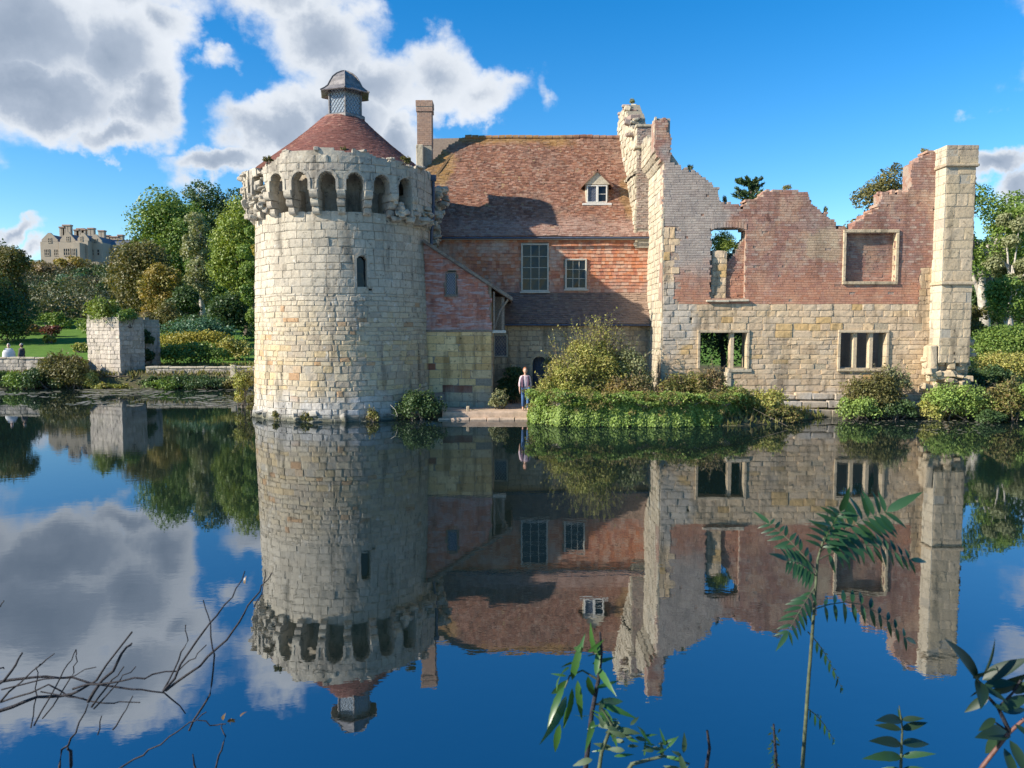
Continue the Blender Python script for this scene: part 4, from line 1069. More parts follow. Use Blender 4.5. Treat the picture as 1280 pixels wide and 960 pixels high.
blocks_mesh('brickwork', Cb, rfm, M['brick'], ruin, dep, proud=(-.002, .007), cham=0, rs=rs, jit=.0015)
# sandstone below and the stone patches beside brick
def stone_in(u, v): return ruin_in(u, v) & ~brick_in(u, v) & (v < pz(284, YW))
rws = rows_between(.1, 1.5, (.22, .36), rs) + rows_between(1.5, 3.2, (.17, .27), rs) + rows_between(3.2, ZB, (.22, .31), rs)
C = course_list(rws, stone_in, XL, XR, .32, .85, .012, rs)
C2 = course_list(rows_between(ZB, pz(284, YW), (.26, .36), rs), lambda u, v: ruin_in(u, v) & ~brick_in(u, v), XL, XR, .25, .5, .012, rs, minw=.12)
stones(np.concatenate([C, C2]), rfm, M['ashlar'], ruin, depth=.05, limit=300, rs=rs, proud=(-.004, .02))
# window dressings
def dress(parent, r, mull=(), wid=.11, mat='buttress', sill=True, head=True, depth=.3, jl=True, jr=True):
    x0, x1, z0, z1 = r
    if head: boxes('lintel', [(x0 - wid, x1 + wid, YW - .072, YW + depth, z1, z1 + wid * 1.1)], M[mat], parent, bev=.02)
    if sill: boxes('sill', [(x0 - wid, x1 + wid, YW - .09, YW + depth, z0 - wid, z0)], M[mat], parent, bev=.02)
    n = 3
    for k in range(n):
        a = z0 + (z1 - z0) * k / n; b_ = z0 + (z1 - z0) * (k + 1) / n
        if jl: boxes('jamb', [(x0 - wid, x0, YW - .068, YW + depth, a + .004, b_ - .004)], M[mat], parent, bev=.015)
        if jr: boxes('jamb', [(x1, x1 + wid, YW - .068, YW + depth, a + .004, b_ - .004)], M[mat], parent, bev=.015)
    for (a, b_) in mull:
        y0, y1 = YW + .06, YW + .3
        prism('mullion', [(a, y0 + .08), (a + .03, y0), (b_ - .03, y0), (b_, y0 + .08), (b_, y1), (a, y1)], M[mat], parent, lambda p, q, d: (p, q, d), z0, z1)
w = bpy.data.objects.new('mullioned_window', None); put(w, ruin)
x = lambda q: P(q, 440, YW).x
dress(w, L1, [(x(912.5), x(918.5))], sill=False)
boxes('broken_sill', [(x(910), x(940), YW - .06, YW + .3, L1[2] - .14, L1[2])], M['quoin'], w, bev=.02)
boxes('broken_jamb', [(x(908.5), x(915), YW - .05, YW + .4, pz(484, YW), L1[2] - .14)], M['quoin'], w, bev=.03)
w = bpy.data.objects.new('mullioned_window', None); put(w, ruin)
dress(w, L2, [(x(1066.5), x(1072.5)), (x(1086.5), x(1092.5))])
w = bpy.data.objects.new('blind_window', None); put(w, ruin)
dress(w, BW, (), wid=.12, depth=.28)
C = []
for k, v in enumerate(np.arange(BW[2], BW[3] - .05, BH)):
    for a in np.arange(BW[0] - rs.rand() * BL, BW[1], BL):
        lo, hi = max(a, BW[0]), min(a + BL, BW[1])
        if hi - lo > .04: C.append((lo + .002, hi - .002, v + .005, v + BH - .007))
bfm = plane_map((0, YW + .24, 0), (1, 0, 0), (0, 0, 1), (0, -1, 0), warp=lambda u, v: .01 * snoise(u, v, 3))
blocks_mesh('infill_bricks', C, bfm, M['brick'], w, .03, proud=(-.005, .014), cham=0, rs=rs)
boxes('infill_core', [(BW[0] - .05, BW[1] + .05, YW + .25, YW + .6, BW[2] - .05, BW[3] + .05)], M['mortar'], w)
w = bpy.data.objects.new('upper_window', None); put(w, ruin)
zc = W1[2]
boxes('sill', [(W1[0] - .16, (W1[0] + W1[1]) / 2 + .05, YW - .14, YW + .5, zc - .12, zc - .03), ((W1[0] + W1[1]) / 2 + .06, W1[1] + .12, YW - .14, YW + .5, zc - .1, zc - .01)], M['quoin'], w, bev=.02, jit=.015)
n = 9
for k in range(n):   # segmental brick arch over the opening
    c = (W1[0] + W1[1]) / 2
for k in range(12):
    fx = W1[0] + (W1[1] - W1[0]) * (k + .5) / 12; c = (W1[0] + W1[1]) / 2; hw = (W1[1] - W1[0]) / 2
    zz = W1[3] - .14 + .14 * math.sqrt(max(0, 1 - ((fx - c) / hw) ** 2)); lean_ = (fx - c) * .25
    boxes('arch_brick', [(fx - .05, fx + .05, YW - .03, YW + .2, zz + .0, zz + .22)], M['brick'], w, jit=.006)
# broken corner and footing ledges
for i in range(95):
    px_, py_ = rs.uniform(1158, 1210), rs.uniform(422, 484)
    if px_ < 1175 and py_ < 430: continue
    yy = YW - rs.uniform(.02, .55 if py_ > 440 else .3) - .25 * (py_ > 462)
    p = P(px_, py_, yy)
    rubble('broken_stone', p, p, 1, .18, .44, M['buttress'], ruin, rs)
for (a, b_, c, d) in ((1183, 1192, 425, 462), (1196, 1206, 425, 452), (1160, 1170, 432, 470)):
    q0, q1 = P(a, d, YW - .6), P(b_, c, YW - .6)
    boxes('broken_shaft', [(q0.x, q1.x, YW - .75, YW - .1, q0.z, q1.z)], M['buttress'], ruin, bev=.05, jit=.05)
for k, (z0, z1, pr_) in enumerate(((-.4, .34, .62), (.36, .66, .42), (.68, .95, .25))):
    u = 10.4 + .3 * k
    while u < 17.4:
        wd = rs.uniform(.5, 1.1); e = min(u + wd, 17.6)
        boxes('footing_stone', [(u + .01, e - .01, YW - pr_ - rs.uniform(0, .1), YW - .02, z0, z1 - rs.uniform(0, .06))], M['ashlar'], ruin, bev=.03, jit=.03); u = e
for i in range(16):
    u = rs.choice(PX[2:-3]) + rs.uniform(-.3, .3); z = float(ruin_top(np.array([u]))[0])
    rubble('loose_brick', (u, YW + .3, z + .03), (u, YW + .3, z + .03), 1, .12, .22, M['brick'], ruin, rs)
# weeds growing on top later
# buttress
but = bpy.data.objects.new('buttress', None); put(but, ruin)
bx0, bx1, by0, by1 = P(1175, 400, 30.75).x - .0, P(1213, 400, 30.75).x, 30.72, 31.9
lx = lambda z: bx0 - .0 + 0 * z
def bshell(x0, x1, y0, y1, z0, z1, hr, nm, limit=80, mat='buttress', matL='quoin'):
    rws = rows_between(z0, z1, hr, rs)
    boxes('buttress_core', [(x0 + .01, x1 - .01, y0 + .01, y1, z0 + .003, z1 - .003)], M['mortar'], but)
    for (O, U, N, Lw, mt) in (((x0, y0, 0), (1, 0, 0), (0, -1, 0), x1 - x0, mat), ((x0, y1, 0), (0, -1, 0), (-1, 0, 0), y1 - y0, matL), ((x1, y0, 0), (0, 1, 0), (1, 0, 0), y1 - y0, mat)):
        C = course_list(rws, lambda u, v: (u > .0) & (u < Lw), 0, Lw, Lw * .35, Lw * .75, .006, rs, minw=.1)
        fm_ = plane_map(O, U, (0, 0, 1), N)
        before = set(but.children)
        stones(C, fm_, M[mt], but, depth=.05, limit=limit, rs=rs, proud=(0, .02))
z1_, z2_, z3_ = pz(356, 30.7), pz(208, 30.7), pz(181, 30.7)
bshell(bx0, bx1, by0, by1, 2.2, z1_, (.28, .42), 'a')
boxes('string_course', [(bx0 - .07, bx1 + .07, by0 - .10, by1, z1_, z1_ + .13)], M['buttress'], but, bev=.03)
bshell(bx0 + .02, bx1 - .02, by0 + .04, by1, z1_ + .13, z2_, (.34, .52), 'b')
boxes('cornice', [(bx0 - .06, bx1 + .08, by0 - .06, by1, z2_, z2_ + .12)], M['buttress'], but, bev=.04)
bshell(bx0 - .0, bx1 + .03, by0 + .0, by1, z2_ + .12, z3_, (.24, .32), 'c')
bshell(bx0 + .2, bx1 - .1, by0 + .3, by1, .1, 2.2, (.28, .42), 'd')

# cross wall running back to the house, its sunlit face towards the tower
cross = bpy.data.objects.new('cross_wall', None); put(cross, ruin)
def cz(py, Y): return pz(py, Y)
CY = np.array([31.5, 32.35, 32.36, 33.0, 33.4, 34.0, 34.6, 35.2]); CZ = np.array([11.98, 12.05, 11.55, 11.6, 11.75, 11.9, 11.95, 11.9])
def cross_in(u, v):           # u runs from Y=35.2 towards the camera
    y = 35.2 - u
    return (v < np.floor((np.interp(y, CY, CZ) + .06 * np.sin(y * 9)) / .1) * .1) & (v > .1)
xw = XL
cfm = plane_map((xw, 35.2, 0), (0, -1, 0), (0, 0, 1), (-1, 0, 0), warp=lambda u, v: .03 * snoise(u, v, 1.2) + .36 * np.clip((v - 10.2) / .5, 0, 1))
raster_core('wall_core', cross_in, 0, 3.6, .1, 12.1, .1, .1, cfm, -.02, -.62, M['mortar'], cross)
C = course_list(rows_between(.1, 12.05, (.2, .34), rs), cross_in, 0, 3.68, .3, .7, .012, rs, minw=.1)
stones(C, cfm, M['quoin'], cross, depth=.06, limit=260, rs=rs, proud=(-.01, .02))
# front return of the stub, brick and stone washed grey
# gable wall along the roof verge
gab = bpy.data.objects.new('gable_stub', None); put(gab, ruin)
GYs = np.array([34.9, 35.0, 36.0, 36.02, 36.5, 37.2, 37.6, 38.6, 39.4, 39.9, 40.0]); GZs = np.array([12.55, 12.6, 12.6, 12.75, 13.1, 13.7, 14.2, 14.35, 14.1, 13.0, 7.5])
def gab_in(u, v):
    y = 40.0 - u
    roofz = np.where(y < 38.6, 7.4 + (y - 34.9) * 1.30, 7.4 + (42.3 - y) * 1.37)
    return (v < np.floor((np.interp(y, GYs, GZs) + .08 * np.sin(y * 7)) / .1) * .1) & (v > roofz - .25)
def gab_map(uvn):
    y = 40.0 - uvn[:, 0]; xf = np.interp(y, [35, 38.6, 40], [5.58, 5.32, 5.25]) + .04 * snoise(uvn[:, 0], uvn[:, 1], 1.7)
    # masonry widens in offsets towards the foot
    off = np.where(uvn[:, 1] < 10.6, -.06, 0) + np.where(uvn[:, 1] > 12.9, .06, 0)
    return np.stack([xf + off - uvn[:, 2], y, uvn[:, 1]], 1)
raster_core('wall_core', gab_in, 0, 5.1, 7.0, 14.6, .1, .1, gab_map, -.02, -.72, M['mortar'], gab)
C = course_list(rows_between(7.0, 14.6, (.18, .3), rs), gab_in, 0, 5.1, .25, .6, .014, rs, minw=.1)
stones(C, gab_map, M['quoin'], gab, depth=.07, limit=260, rs=rs, proud=(-.01, .05))
# grey front face of that stub
fx0, fx1 = 5.56, 6.22
ffm = plane_map((0, 34.88, 0), (1, 0, 0), (0, 0, 1), (0, -1, 0))
C = []
for k, v in enumerate(np.arange(8.05, 12.55, .078)):
    for a in np.arange(fx0 - (.11 if k % 2 else 0), fx1, .22):
        lo, hi = max(a, fx0), min(a + .22, fx1)
        if hi - lo > .05: C.append((lo + .004, hi - .004, v + .004, v + .07))
greyb = piece_mat('weathered_grey_brick', [(.34, .27, .22), (.40, .33, .27), (.28, .22, .19), (.38, .26, .20)], bump=.4)
blocks_mesh('facing_bricks', C, ffm, greyb, gab, .05, proud=(0, .03), cham=0, rs=rs, jit=.008)
boxes('facing_core', [(fx0 + .02, fx1 - .02, 34.9, 35.3, 8.05, 12.5)], M['mortar'], gab)
boxes('offset_slab', [(fx0 - .1, fx1 + .05, 34.78, 35.4, 11.55, 11.68), (fx0 - .06, fx1 + .05, 34.8, 35.4, 12.5, 12.62)], M['quoin'], gab, bev=.03, jit=.02)
for i in range(40):
    y = rs.uniform(35.4, 39.6); z = float(np.interp(y, GYs, GZs)); p = (5.65 + rs.uniform(-.3, .35), y, z + rs.uniform(-.25, .08))
    rubble('loose_stone', p, p, 1, .16, .4, greyb if i % 2 else M['quoin'], gab, rs)
# ragged blocking left inside the upper window
infill = bpy.data.objects.new('window_blocking', None); put(infill, ruin)
fxs = np.array([P(q_, 340, YW).x for q_ in (888, 890.5, 891, 909, 909.5, 914, 920, 926, 933)]); fzs = np.array([pz(q_, YW) for q_ in (374, 345, 314, 312, 325, 322, 315, 302, 294)])
def frag_in(u, v): return (v < np.floor(np.interp(u, fxs, fzs) / .1) * .1 + .02)
ffr = plane_map((0, YW + .13, 0), (1, 0, 0), (0, 0, 1), (0, -1, 0), vw=.02, warp=lambda u, v: .05 * snoise(u, v, 2.4) - .10 * (u > fxs[4]))
raster_core('blocking_core', lambda u, v: frag_in(u, v) & (u > W1[0]) & (u < W1[1]), W1[0], W1[1], W1[2] - .02, W1[3], (W1[1] - W1[0]) / 16, .1, ffr, -.02, -.5, M['mortar'], infill)
C = course_list(rows_between(W1[2], W1[3], (.2, .34), rs), lambda u, v: frag_in(u, v) & (u < fxs[4]) & (u > W1[0]), W1[0], W1[1], .25, .5, .01, rs, minw=.1)
stones(C, ffr, M['ashlar'], infill, depth=.05, limit=60, rs=rs)
C = course_list([(v, v + BH) for v in np.arange(W1[2], W1[3], BH)], lambda u, v: frag_in(u, v) & (u > fxs[4]) & (u < W1[1]), W1[0], W1[1], .2, .26, .008, rs)
blocks_mesh('blocking_bricks', C, ffr, M['brick'], infill, .05, proud=(-.005, .02), cham=0, rs=rs)
# rear walls of the ruin so that it has an inside
rear = thing('rear_ruin_wall', 'shaded rear wall of the ruin glimpsed dark through the lower mullioned windows', 'ruin wall', (13, 37, .3))
def rear_in(u, v): return (v < 3.6 + .8 * np.sin(u * .9)) & ~((u > 9.0) & (u < 12.6) & (v < 5)) 
raster_core('wall_core', rear_in, 6.6, 18.4, .2, 4.8, .15, .15, plane_map((0, 37.2, 0), (1, 0, 0), (0, 0, 1), (0, -1, 0)), 0, -.6, M['brick'], rear)

# ------------------------------------------------------------------ old bridge pier and garden walls on the left bank
pier = thing('bridge_pier', 'square ruined stone gate pier with leafy top, half sunlit, on the left bank', 'pier', (-24, 47, 0))
PC = Vector((-23.97, 47.0, 0)); UL = Vector((-.902, .431, 0)); UR = Vector((.431, .902, 0))
rs = np.random.RandomState(41)
ptop = lambda u: 4.32 + .13 * np.sin(u * 2.1 + 1) + .08 * np.sin(u * 6.3)
for (O, U, N, Lw, nm) in ((PC + UL * 2.95, -UL, -UR, 2.95, 'l'), (PC, UR, -UL, 1.75, 'r')):
    fm_ = plane_map(O, U, (0, 0, 1), N, warp=lambda u, v: .03 * snoise(u, v, 2) + np.where(v < 1.0, .12, 0))
    C = course_list(rows_between(-.2, 4.5, (.2, .32), rs), lambda u, v: v < ptop(u), 0, Lw, .3, .6, .016, rs, minw=.12)
    stones(C, fm_, M['pierstone'], pier, depth=.05, limit=150, rs=rs, proud=(-.005, .03))
def obox(name, O, U, V_, a, b_, z0, z1, mat, parent, bev=0):
    pts = [O, O + U * a, O + U * a + V_ * b_, O + V_ * b_]
    Vv = [(p.x, p.y, z0) for p in pts] + [(p.x, p.y, z1) for p in pts]
    return mesh_np(name, Vv, [(0, 1, 2, 3), (7, 6, 5, 4), (0, 4, 5, 1), (1, 5, 6, 2), (2, 6, 7, 3), (3, 7, 4, 0)], mat, parent)
obox('pier_core', PC + (UL + UR) * .03, UL, UR, 2.9, 1.7, -.5, 4.3, M['mortar'], pier)
# lower second part behind
back = thing('pier_fragment', 'narrow dark upright wall fragment standing behind the sunlit gate pier', 'pier', (-23, 49.4, 0))
O2 = Vector((-24.0, 50.0, 0))
obox('fragment_core', O2 + (UL + UR) * .03, UL, UR, 1.2, 1.3, 0, 4.2, M['mortar'], back)
C = course_list(rows_between(.6, 4.35, (.2, .32), rs), lambda u, v: v < 4.2 + .15 * np.sin(u * 4), 0, 1.35, .3, .6, .016, rs, minw=.12)
stones(C, plane_map(O2, UR, (0, 0, 1), -UL), M['pierstone'], back, depth=.05, limit=80, rs=rs)
C = course_list(rows_between(.6, 4.35, (.2, .32), rs), lambda u, v: v < 4.2, 0, 1.2, .3, .6, .016, rs, minw=.12)
stones(C, plane_map(O2 + UL * 1.2, -UL, (0, 0, 1), -UR), M['pierstone'], back, depth=.05, limit=80, rs=rs)
def garden_wall(name, label, x0, x1, Y, z0, z1, cop):
    w = thing(name, label, 'wall', ((x0 + x1) / 2, Y, z0))
    boxes('wall_core', [(x0, x1, Y + .03, Y + .45, z0, z1)], M['mortar'], w)
    fm_ = plane_map((x0, Y, 0), (1, 0, 0), (0, 0, 1), (0, -1, 0), warp=lambda u, v: .03 * snoise(u, v, 2))
    C = course_list(rows_between(z0, z1 - .01, (.18, .28), rs), lambda u, v: v < z1, 0, x1 - x0, .25, .6, .02, rs)
    stones(C, fm_, M['pierstone'], w, depth=.05, limit=120, rs=rs)
    u = x0
    while u < x1:
        e = min(u + rs.uniform(.5, .9), x1); boxes('coping_stone', [(u + .01, e - .01, Y - .06, Y + .5, z1, z1 + .12 + rs.uniform(-.02, .02))], M['quoin'], w, bev=.03, jit=.015); u = e
    return w
garden_wall('garden_wall', 'low ivy-hung stone wall on the bank between the gate pier and the round tower', -22.6, -15.6, 47.4, -.1, 1.15, True)
garden_wall('garden_wall', 'pale-topped stone wall at the far left water edge in front of the white-clad figure', -36, -26.9, 47.6, -.1, 1.72, True)
wp = thing('white_post', 'short pale stone post at the end of the ivy-hung bank wall near the tower', 'post', (-16.6, 46.6, 0))
boxes('post_block', [(-17.05, -16.65, 46.3, 46.7, -.2, .75), (-17.0, -16.7, 46.35, 46.65, .752, 1.4)], M['quoin'], wp, bev=.03, jit=.01)

# ------------------------------------------------------------------ mansion on the hill
man = thing('hilltop_mansion', 'large pale sandstone gabled country house with many chimneys on the wooded hill', 'mansion', (-110, 200, 19))
rs = np.random.RandomState(51)
def mx(q, Y): return P(q, 300, Y).x
def block(x0, x1, y0, y1, z0, z1):
    boxes('wall', [(x0, x1, y0, y1, z0, z1)], M['mansion'], man, bev=.05)
def gable(x0, x1, y0, y1, z0, z1):   # gable facing the camera, roof ridge running back
    xm_ = (x0 + x1) / 2
    prism('gable', [(x0, z0), (x1, z0), (x1, z0 + .5), (xm_ + .3, z1), (xm_ - .3, z1), (x0, z0 + .5)], M['mansion'], man, lambda a, b_, d: (a, d, b_), y0 - .02, y0 + .4)
    prism('roof', [(x0 + .3, z0), (x1 - .3, z0), (xm_, z1 - .35)], M['slate'], man, lambda a, b_, d: (a, d, b_), y0 + .4, y1)
def mwin(x0, x1, y, z0, z1, n=2, side=False):
    w = bpy.data.objects.new('window', None); put(w, man)
    fr_ = (lambda V: np.stack([V[:, 0], V[:, 1], V[:, 2]], 1))
    if not side:
        boxes('pane', [(x0, x1, y - .03, y + .05, z0, z1)], M['glass'], w)
        dx = (x1 - x0) / n
        boxes('mullion', [(x0 + i * dx - .08, x0 + i * dx + .08, y - .12, y - .032, z0, z1) for i in range(n + 1)] + [(x0 - .1, x1 + .1, y - .11, y - .035, z0 - .2, z0), (x0 - .1, x1 + .1, y - .11, y - .035, z1, z1 + .15), (x0, x1, y - .10, y - .036, (z0 + z1) / 2 - .07, (z0 + z1) / 2 + .07)], M['mansion'], w)
    else:
        boxes('pane', [(y - .05, y + .03, x0, x1, z0, z1)], M['glass'], w)
        dx = (x1 - x0) / n
        boxes('mullion', [(y + .032, y + .12, x0 + i * dx - .08, x0 + i * dx + .08, z0, z1) for i in range(n + 1)] + [(y + .035, y + .11, x0 - .1, x1 + .1, z0 - .2, z0), (y + .036, y + .10, x0, x1, (z0 + z1) / 2 - .07, (z0 + z1) / 2 + .07)], M['mansion'], w)
def chim(q, Y, pyt, w_, n=1, z0=25):
    x_ = mx(q, Y); zt = pz(pyt, Y)
    c = bpy.data.objects.new('chimney', None); put(c, man)
    n_ = max(1, int(round(w_ / .8)))
    boxes('stack', [(x_ - w_ / 2 + i * w_ / n_ + .05, x_ - w_ / 2 + (i + 1) * w_ / n_ - .05, Y - .5, Y + .5, z0 + 1, zt - .35) for i in range(n_)] + [(x_ - w_ / 2, x_ + w_ / 2, Y - .6, Y + .6, z0 - 1, z0 + 2.5)], M['mansion'], c, bev=.04)
    boxes('stack_cap', [(x_ - w_ / 2 - .06, x_ + w_ / 2 + .06, Y - .66, Y + .66, zt - .35, zt)], M['chimney_brick'], c, bev=.05)
Y0 = 196.0
zg = 17.0
za = pz(302, Y0)
block(mx(50, Y0), mx(73, Y0), Y0, Y0 + 14, zg, za); gable(mx(52, Y0), mx(72, Y0), Y0, Y0 + 14, za, pz(291, Y0))
block(mx(73, Y0 - 1), mx(94, Y0 - 1), Y0 - 1, Y0 + 14, zg, pz(303, Y0)); gable(mx(75, Y0 - 1), mx(94, Y0 - 1), Y0 - 1, Y0 + 14, pz(303, Y0), pz(290, Y0 - 1))
block(mx(89, 191), mx(98, 191), 191.5, Y0, zg, pz(303, 191))
block(mx(94, 194), mx(110, 194), 194, 206, zg, pz(301, 194)); gable(mx(97, 194), mx(111, 194), 194, 206, pz(301, 194), pz(291, 194))
block(mx(110, 196), mx(128, 196), 196, 208, zg, pz(303, 196)); gable(mx(112, 196), mx(127, 196), 196, 208, pz(303, 196), pz(293, 196))
block(mx(128, 200), mx(156, 200), 200, 210, zg + 1, pz(306, 200))
prism('roof', [(200.2, pz(306, 200)), (209.8, pz(306, 200)), (205, pz(297, 200))], M['slate'], man, lambda a, b_, d: (d, a, b_), mx(128, 200), mx(154, 200))
block(mx(111, 192), mx(127, 192), 190.5, 196, zg - 3, pz(328, 192))   # porch
for (q0, q1, Y, p0, p1, n) in ((55, 61, Y0, 312, 319, 3), (67, 73, Y0, 312, 319, 3), (60, 64, Y0, 298, 303, 2), (79, 87, Y0 - 1, 311, 319, 3), (83, 87, Y0 - 1, 296, 301, 2), (90, 94, 191.5, 311, 319, 2), (100, 103, 194, 296, 301, 2), (98, 100, 194, 310, 318, 1), (104, 107, 194, 310, 318, 2),
                       (101, 106, 194, 322, 330, 2), (117, 121, 196, 299, 304, 2), (114, 117, 196, 312, 319, 1), (121, 124, 196, 312, 319, 1), (131, 134, 200, 310, 319, 2), (138, 141, 200, 310, 319, 2), (146, 149, 200, 310, 319, 2), (132, 134, 200, 322, 328, 1), (140, 142, 200, 322, 328, 1), (114, 117, 190.5, 331, 338, 1), (120, 123, 190.5, 331, 338, 1)):
    mwin(mx(q0, Y), mx(q1, Y), Y, pz(p1, Y), pz(p0, Y), n)
for (q, Y, t_, w_) in ((79, 203, 283.5, 1.4), (85, 203, 281, 2.2), (97, 203, 287, 1.4), (102, 203, 285.5, 2.0), (106, 203, 286.5, 1.2), (115, 203, 285, 1.7), (128, 203, 288, 1.7), (135, 206, 294, 1.2), (144, 206, 295.5, 2.2), (151.5, 206, 293.5, 1.4)): chim(q, Y, t_, w_)
# ------------------------------------------------------------------ foliage
def leaf_quads(p, nrm, size, rs, aspect=.55, bend=.18, dirs=None):
    n = len(p)
    a = rs.normal(size=(n, 3)) if dirs is None else dirs
    a = a - (a * nrm).sum(1)[:, None] * nrm; a /= np.linalg.norm(a, axis=1)[:, None] + 1e-9
    b_ = np.cross(nrm, a)
    s = (size * rs.uniform(.6, 1.35, n))[:, None]
    V = np.stack([p - a * s * .5, p + b_ * s * .5 * aspect - nrm * s * bend * .3 - a * s * .05, p + a * s * .5 - nrm * s * bend, p - b_ * s * .5 * aspect - nrm * s * bend * .3 - a * s * .05], 1)
    return V
def leaf_cloud(name, cen, rad, n, size, mat, parent, rs, up=.15, fill=.35, kind=None, aspect=.6, flat=0.0, zmin=None, extra=None, cvar=.55):
    cen = np.asarray(cen, float); rad = np.asarray(rad, float)
    wgt = (rad[:, 0] * rad[:, 2] + rad[:, 0] * rad[:, 1]); wgt /= wgt.sum()
    k = rs.choice(len(cen), n, p=wgt)
    d = rs.normal(size=(n, 3)); d[:, 2] += up * 2; d /= np.linalg.norm(d, axis=1)[:, None]
    r = 1 - fill * rs.rand(n) ** 1.5 + rs.normal(size=n) * .07
    p = cen[k] + d * rad[k] * r[:, None]
    nrm = d * .8 + rs.normal(size=(n, 3)) * .55 + np.array([0, 0, .25 + flat]); nrm /= np.linalg.norm(nrm, axis=1)[:, None]
    cr = rs.rand(len(cen))
    rv = np.clip(cr[k] * cvar + rs.rand(n) * (1 - cvar), 0, .999)
    if zmin is not None:
        ok = p[:, 2] > zmin; p, nrm, rv = p[ok], nrm[ok], rv[ok]
    V = leaf_quads(p, nrm, size, rs, aspect)
    if extra is not None:
        V = np.concatenate([V, extra[0]]); rv = np.concatenate([rv, extra[1]])
    return mesh_np(name, V.reshape(-1, 3), np.arange(len(V) * 4).reshape(-1, 4), mat, parent, rnd=rv, kind=kind)
def sprays(base, n, length, rs, spread=.5, leafsize=.06, per=14, droop=.6, up=1.0):
    """arching shoots; returns tube list and leaf quads"""
    L = []; P_ = []; D_ = []
    for i in range(n):
        az = rs.uniform(0, 2 * math.pi); tilt = rs.uniform(0, spread)
        d = np.array([math.sin(tilt) * math.cos(az), math.sin(tilt) * math.sin(az) * .7, math.cos(tilt) * up]); d /= np.linalg.norm(d)
        p = np.array(base[rs.randint(len(base))], float) if isinstance(base, (list, np.ndarray)) and np.ndim(base) == 2 else np.array(base, float)
        ln = length * rs.uniform(.5, 1.1); m = 7; pts = [p.copy()]
        for k in range(m):
            d = d + np.array([rs.normal() * .06, rs.normal() * .06, -droop * .12 * k / m * 2]); d /= np.linalg.norm(d)
            p = p + d * ln / m; pts.append(p.copy())
            for q in range(max(1, per // m)):
                P_.append(p - d * ln / m * rs.rand() + rs.normal(size=3) * leafsize * .4); D_.append(d)
        L.append((pts, [leafsize * .12 * (1 - .8 * j / m) + .002 for j in range(m + 1)]))
    P_ = np.array(P_); nn = rs.normal(size=P_.shape); nn /= np.linalg.norm(nn, axis=1)[:, None]
    return L, (leaf_quads(P_, nn, leafsize * 1.25, rs, .4), rs.rand(len(P_)))
def clumps(cx, cy, z0, z1, wx, wy, k, rs, cr=(.28, .42), shape='round'):
    """centres and radii of leaf clumps filling a crown"""
    h = z1 - z0; C = []; Rr = []
    for i in range(k):
        d = rs.normal(size=3); d /= np.linalg.norm(d); r = rs.uniform(.35, 1) ** .6
        t = d[2] * r * .5 + .5
        q = rs.uniform(*cr) * min(wx, 1.5 * h) * .5; ax = min(2.2, max(1.0, wx / (2.4 * h)))
        if shape == 'cone': sc = 1.05 - .75 * t
        elif shape == 'dome': sc = math.sqrt(max(.05, 1 - (t * .95) ** 2)) * 1.05
        elif shape == 'tall': sc = (1 - abs(t - .4) ** 1.5) * .95
        else: sc = 1
        if shape in ('dome',): x_, y_ = d[0] / max(.2, math.hypot(d[0], d[1])) * rs.uniform(.3, 1), d[1] / max(.2, math.hypot(d[0], d[1])) * rs.uniform(.3, 1)
        else: x_, y_ = d[0] * r, d[1] * r
        C.append((cx + x_ * sc * (wx / 2 - q * .6), cy + y_ * sc * (wy / 2 - q * .6), z0 + q * .6 + t * (h - 1.45 * q)))
        Rr.append((q * ax, q * min(ax, 1.3), min(q * rs.uniform(.7, .9), h * .5)))
    return np.array(C), np.array(Rr)
LABS = set()
def fcount(wx, h, size, dens): return int(np.clip(wx * h * dens * 7.5 / (size * size * .6), 600, 32000))
def tree(px, pyt, Y, wpx, kind, label, cat='tree', shape='round', base=None, low=.12, k=26, dens=1.0, group=None, bark='bark', size=None, cr=(.34, .52), trunkr=None, name='tree', hgt=None, limbs=6, seed=None):
    rs = np.random.RandomState(seed if seed is not None else int(abs(px) * 7 + Y * 13 + wpx))
    top = P(px, pyt, Y); x_ = top.x; zb = gh(x_, Y) if base is None else base
    wx = wpx / F * Y; h = top.z - zb
    t_ = thing(name, label, cat, (x_, Y, zb), group)
    size = size or max(.07, Y * .0031)
    z0 = zb + h * low
    c, r = clumps(x_, Y, z0, top.z, wx, wx * .8, k, rs, cr, shape)
    tr = trunkr or max(.08, h * .022)
    th_ = h * (.8 if shape in ('cone', 'tall') else .6)
    pts = [(x_ + .02 * h * math.sin(i * 1.3), Y + .01 * h * math.cos(i), zb - .3 + (th_ + .3) * i / 6) for i in range(7)]
    tubes('trunk', [(pts, [tr * (1.25 - .95 * i / 6) for i in range(7)])], M[bark], t_, sides=8, rough=.08)
    L = []
    for i in range(limbs):
        j = rs.randint(len(c)); f_ = rs.uniform(.35, .95); s_ = np.array(pts[0]) + (np.array(pts[-1]) - np.array(pts[0])) * f_
        e = c[j]; m_ = (s_ * .5 + e * .5) + np.array([0, 0, .06 * h])
        L.append(([s_, m_, e], [tr * .45, tr * .28, tr * .08]))
    if L: tubes('limbs', L, M[bark], t_, sides=5)
    # twiggy edge: small clumps outside the crown so that its outline breaks up
    e = rs.randint(len(c), size=k); d = rs.normal(size=(k, 3)); d[:, 2] = np.abs(d[:, 2]) * .7; d /= np.linalg.norm(d, axis=1)[:, None]
    c2 = c[e] + d * r[e] * .95; c2[:, 2] = np.minimum(c2[:, 2], top.z - r[e][:, 2] * .2)
    c = np.concatenate([c, c2]); r = np.concatenate([r, r[e] * rs.uniform(.25, .45, (k, 1))])
    leaf_cloud('crown', c, r, fcount(wx, h * (1 - low), size, dens), size, M['leaf_' + kind], t_, rs, fill=.45, aspect=.7)
    return t_
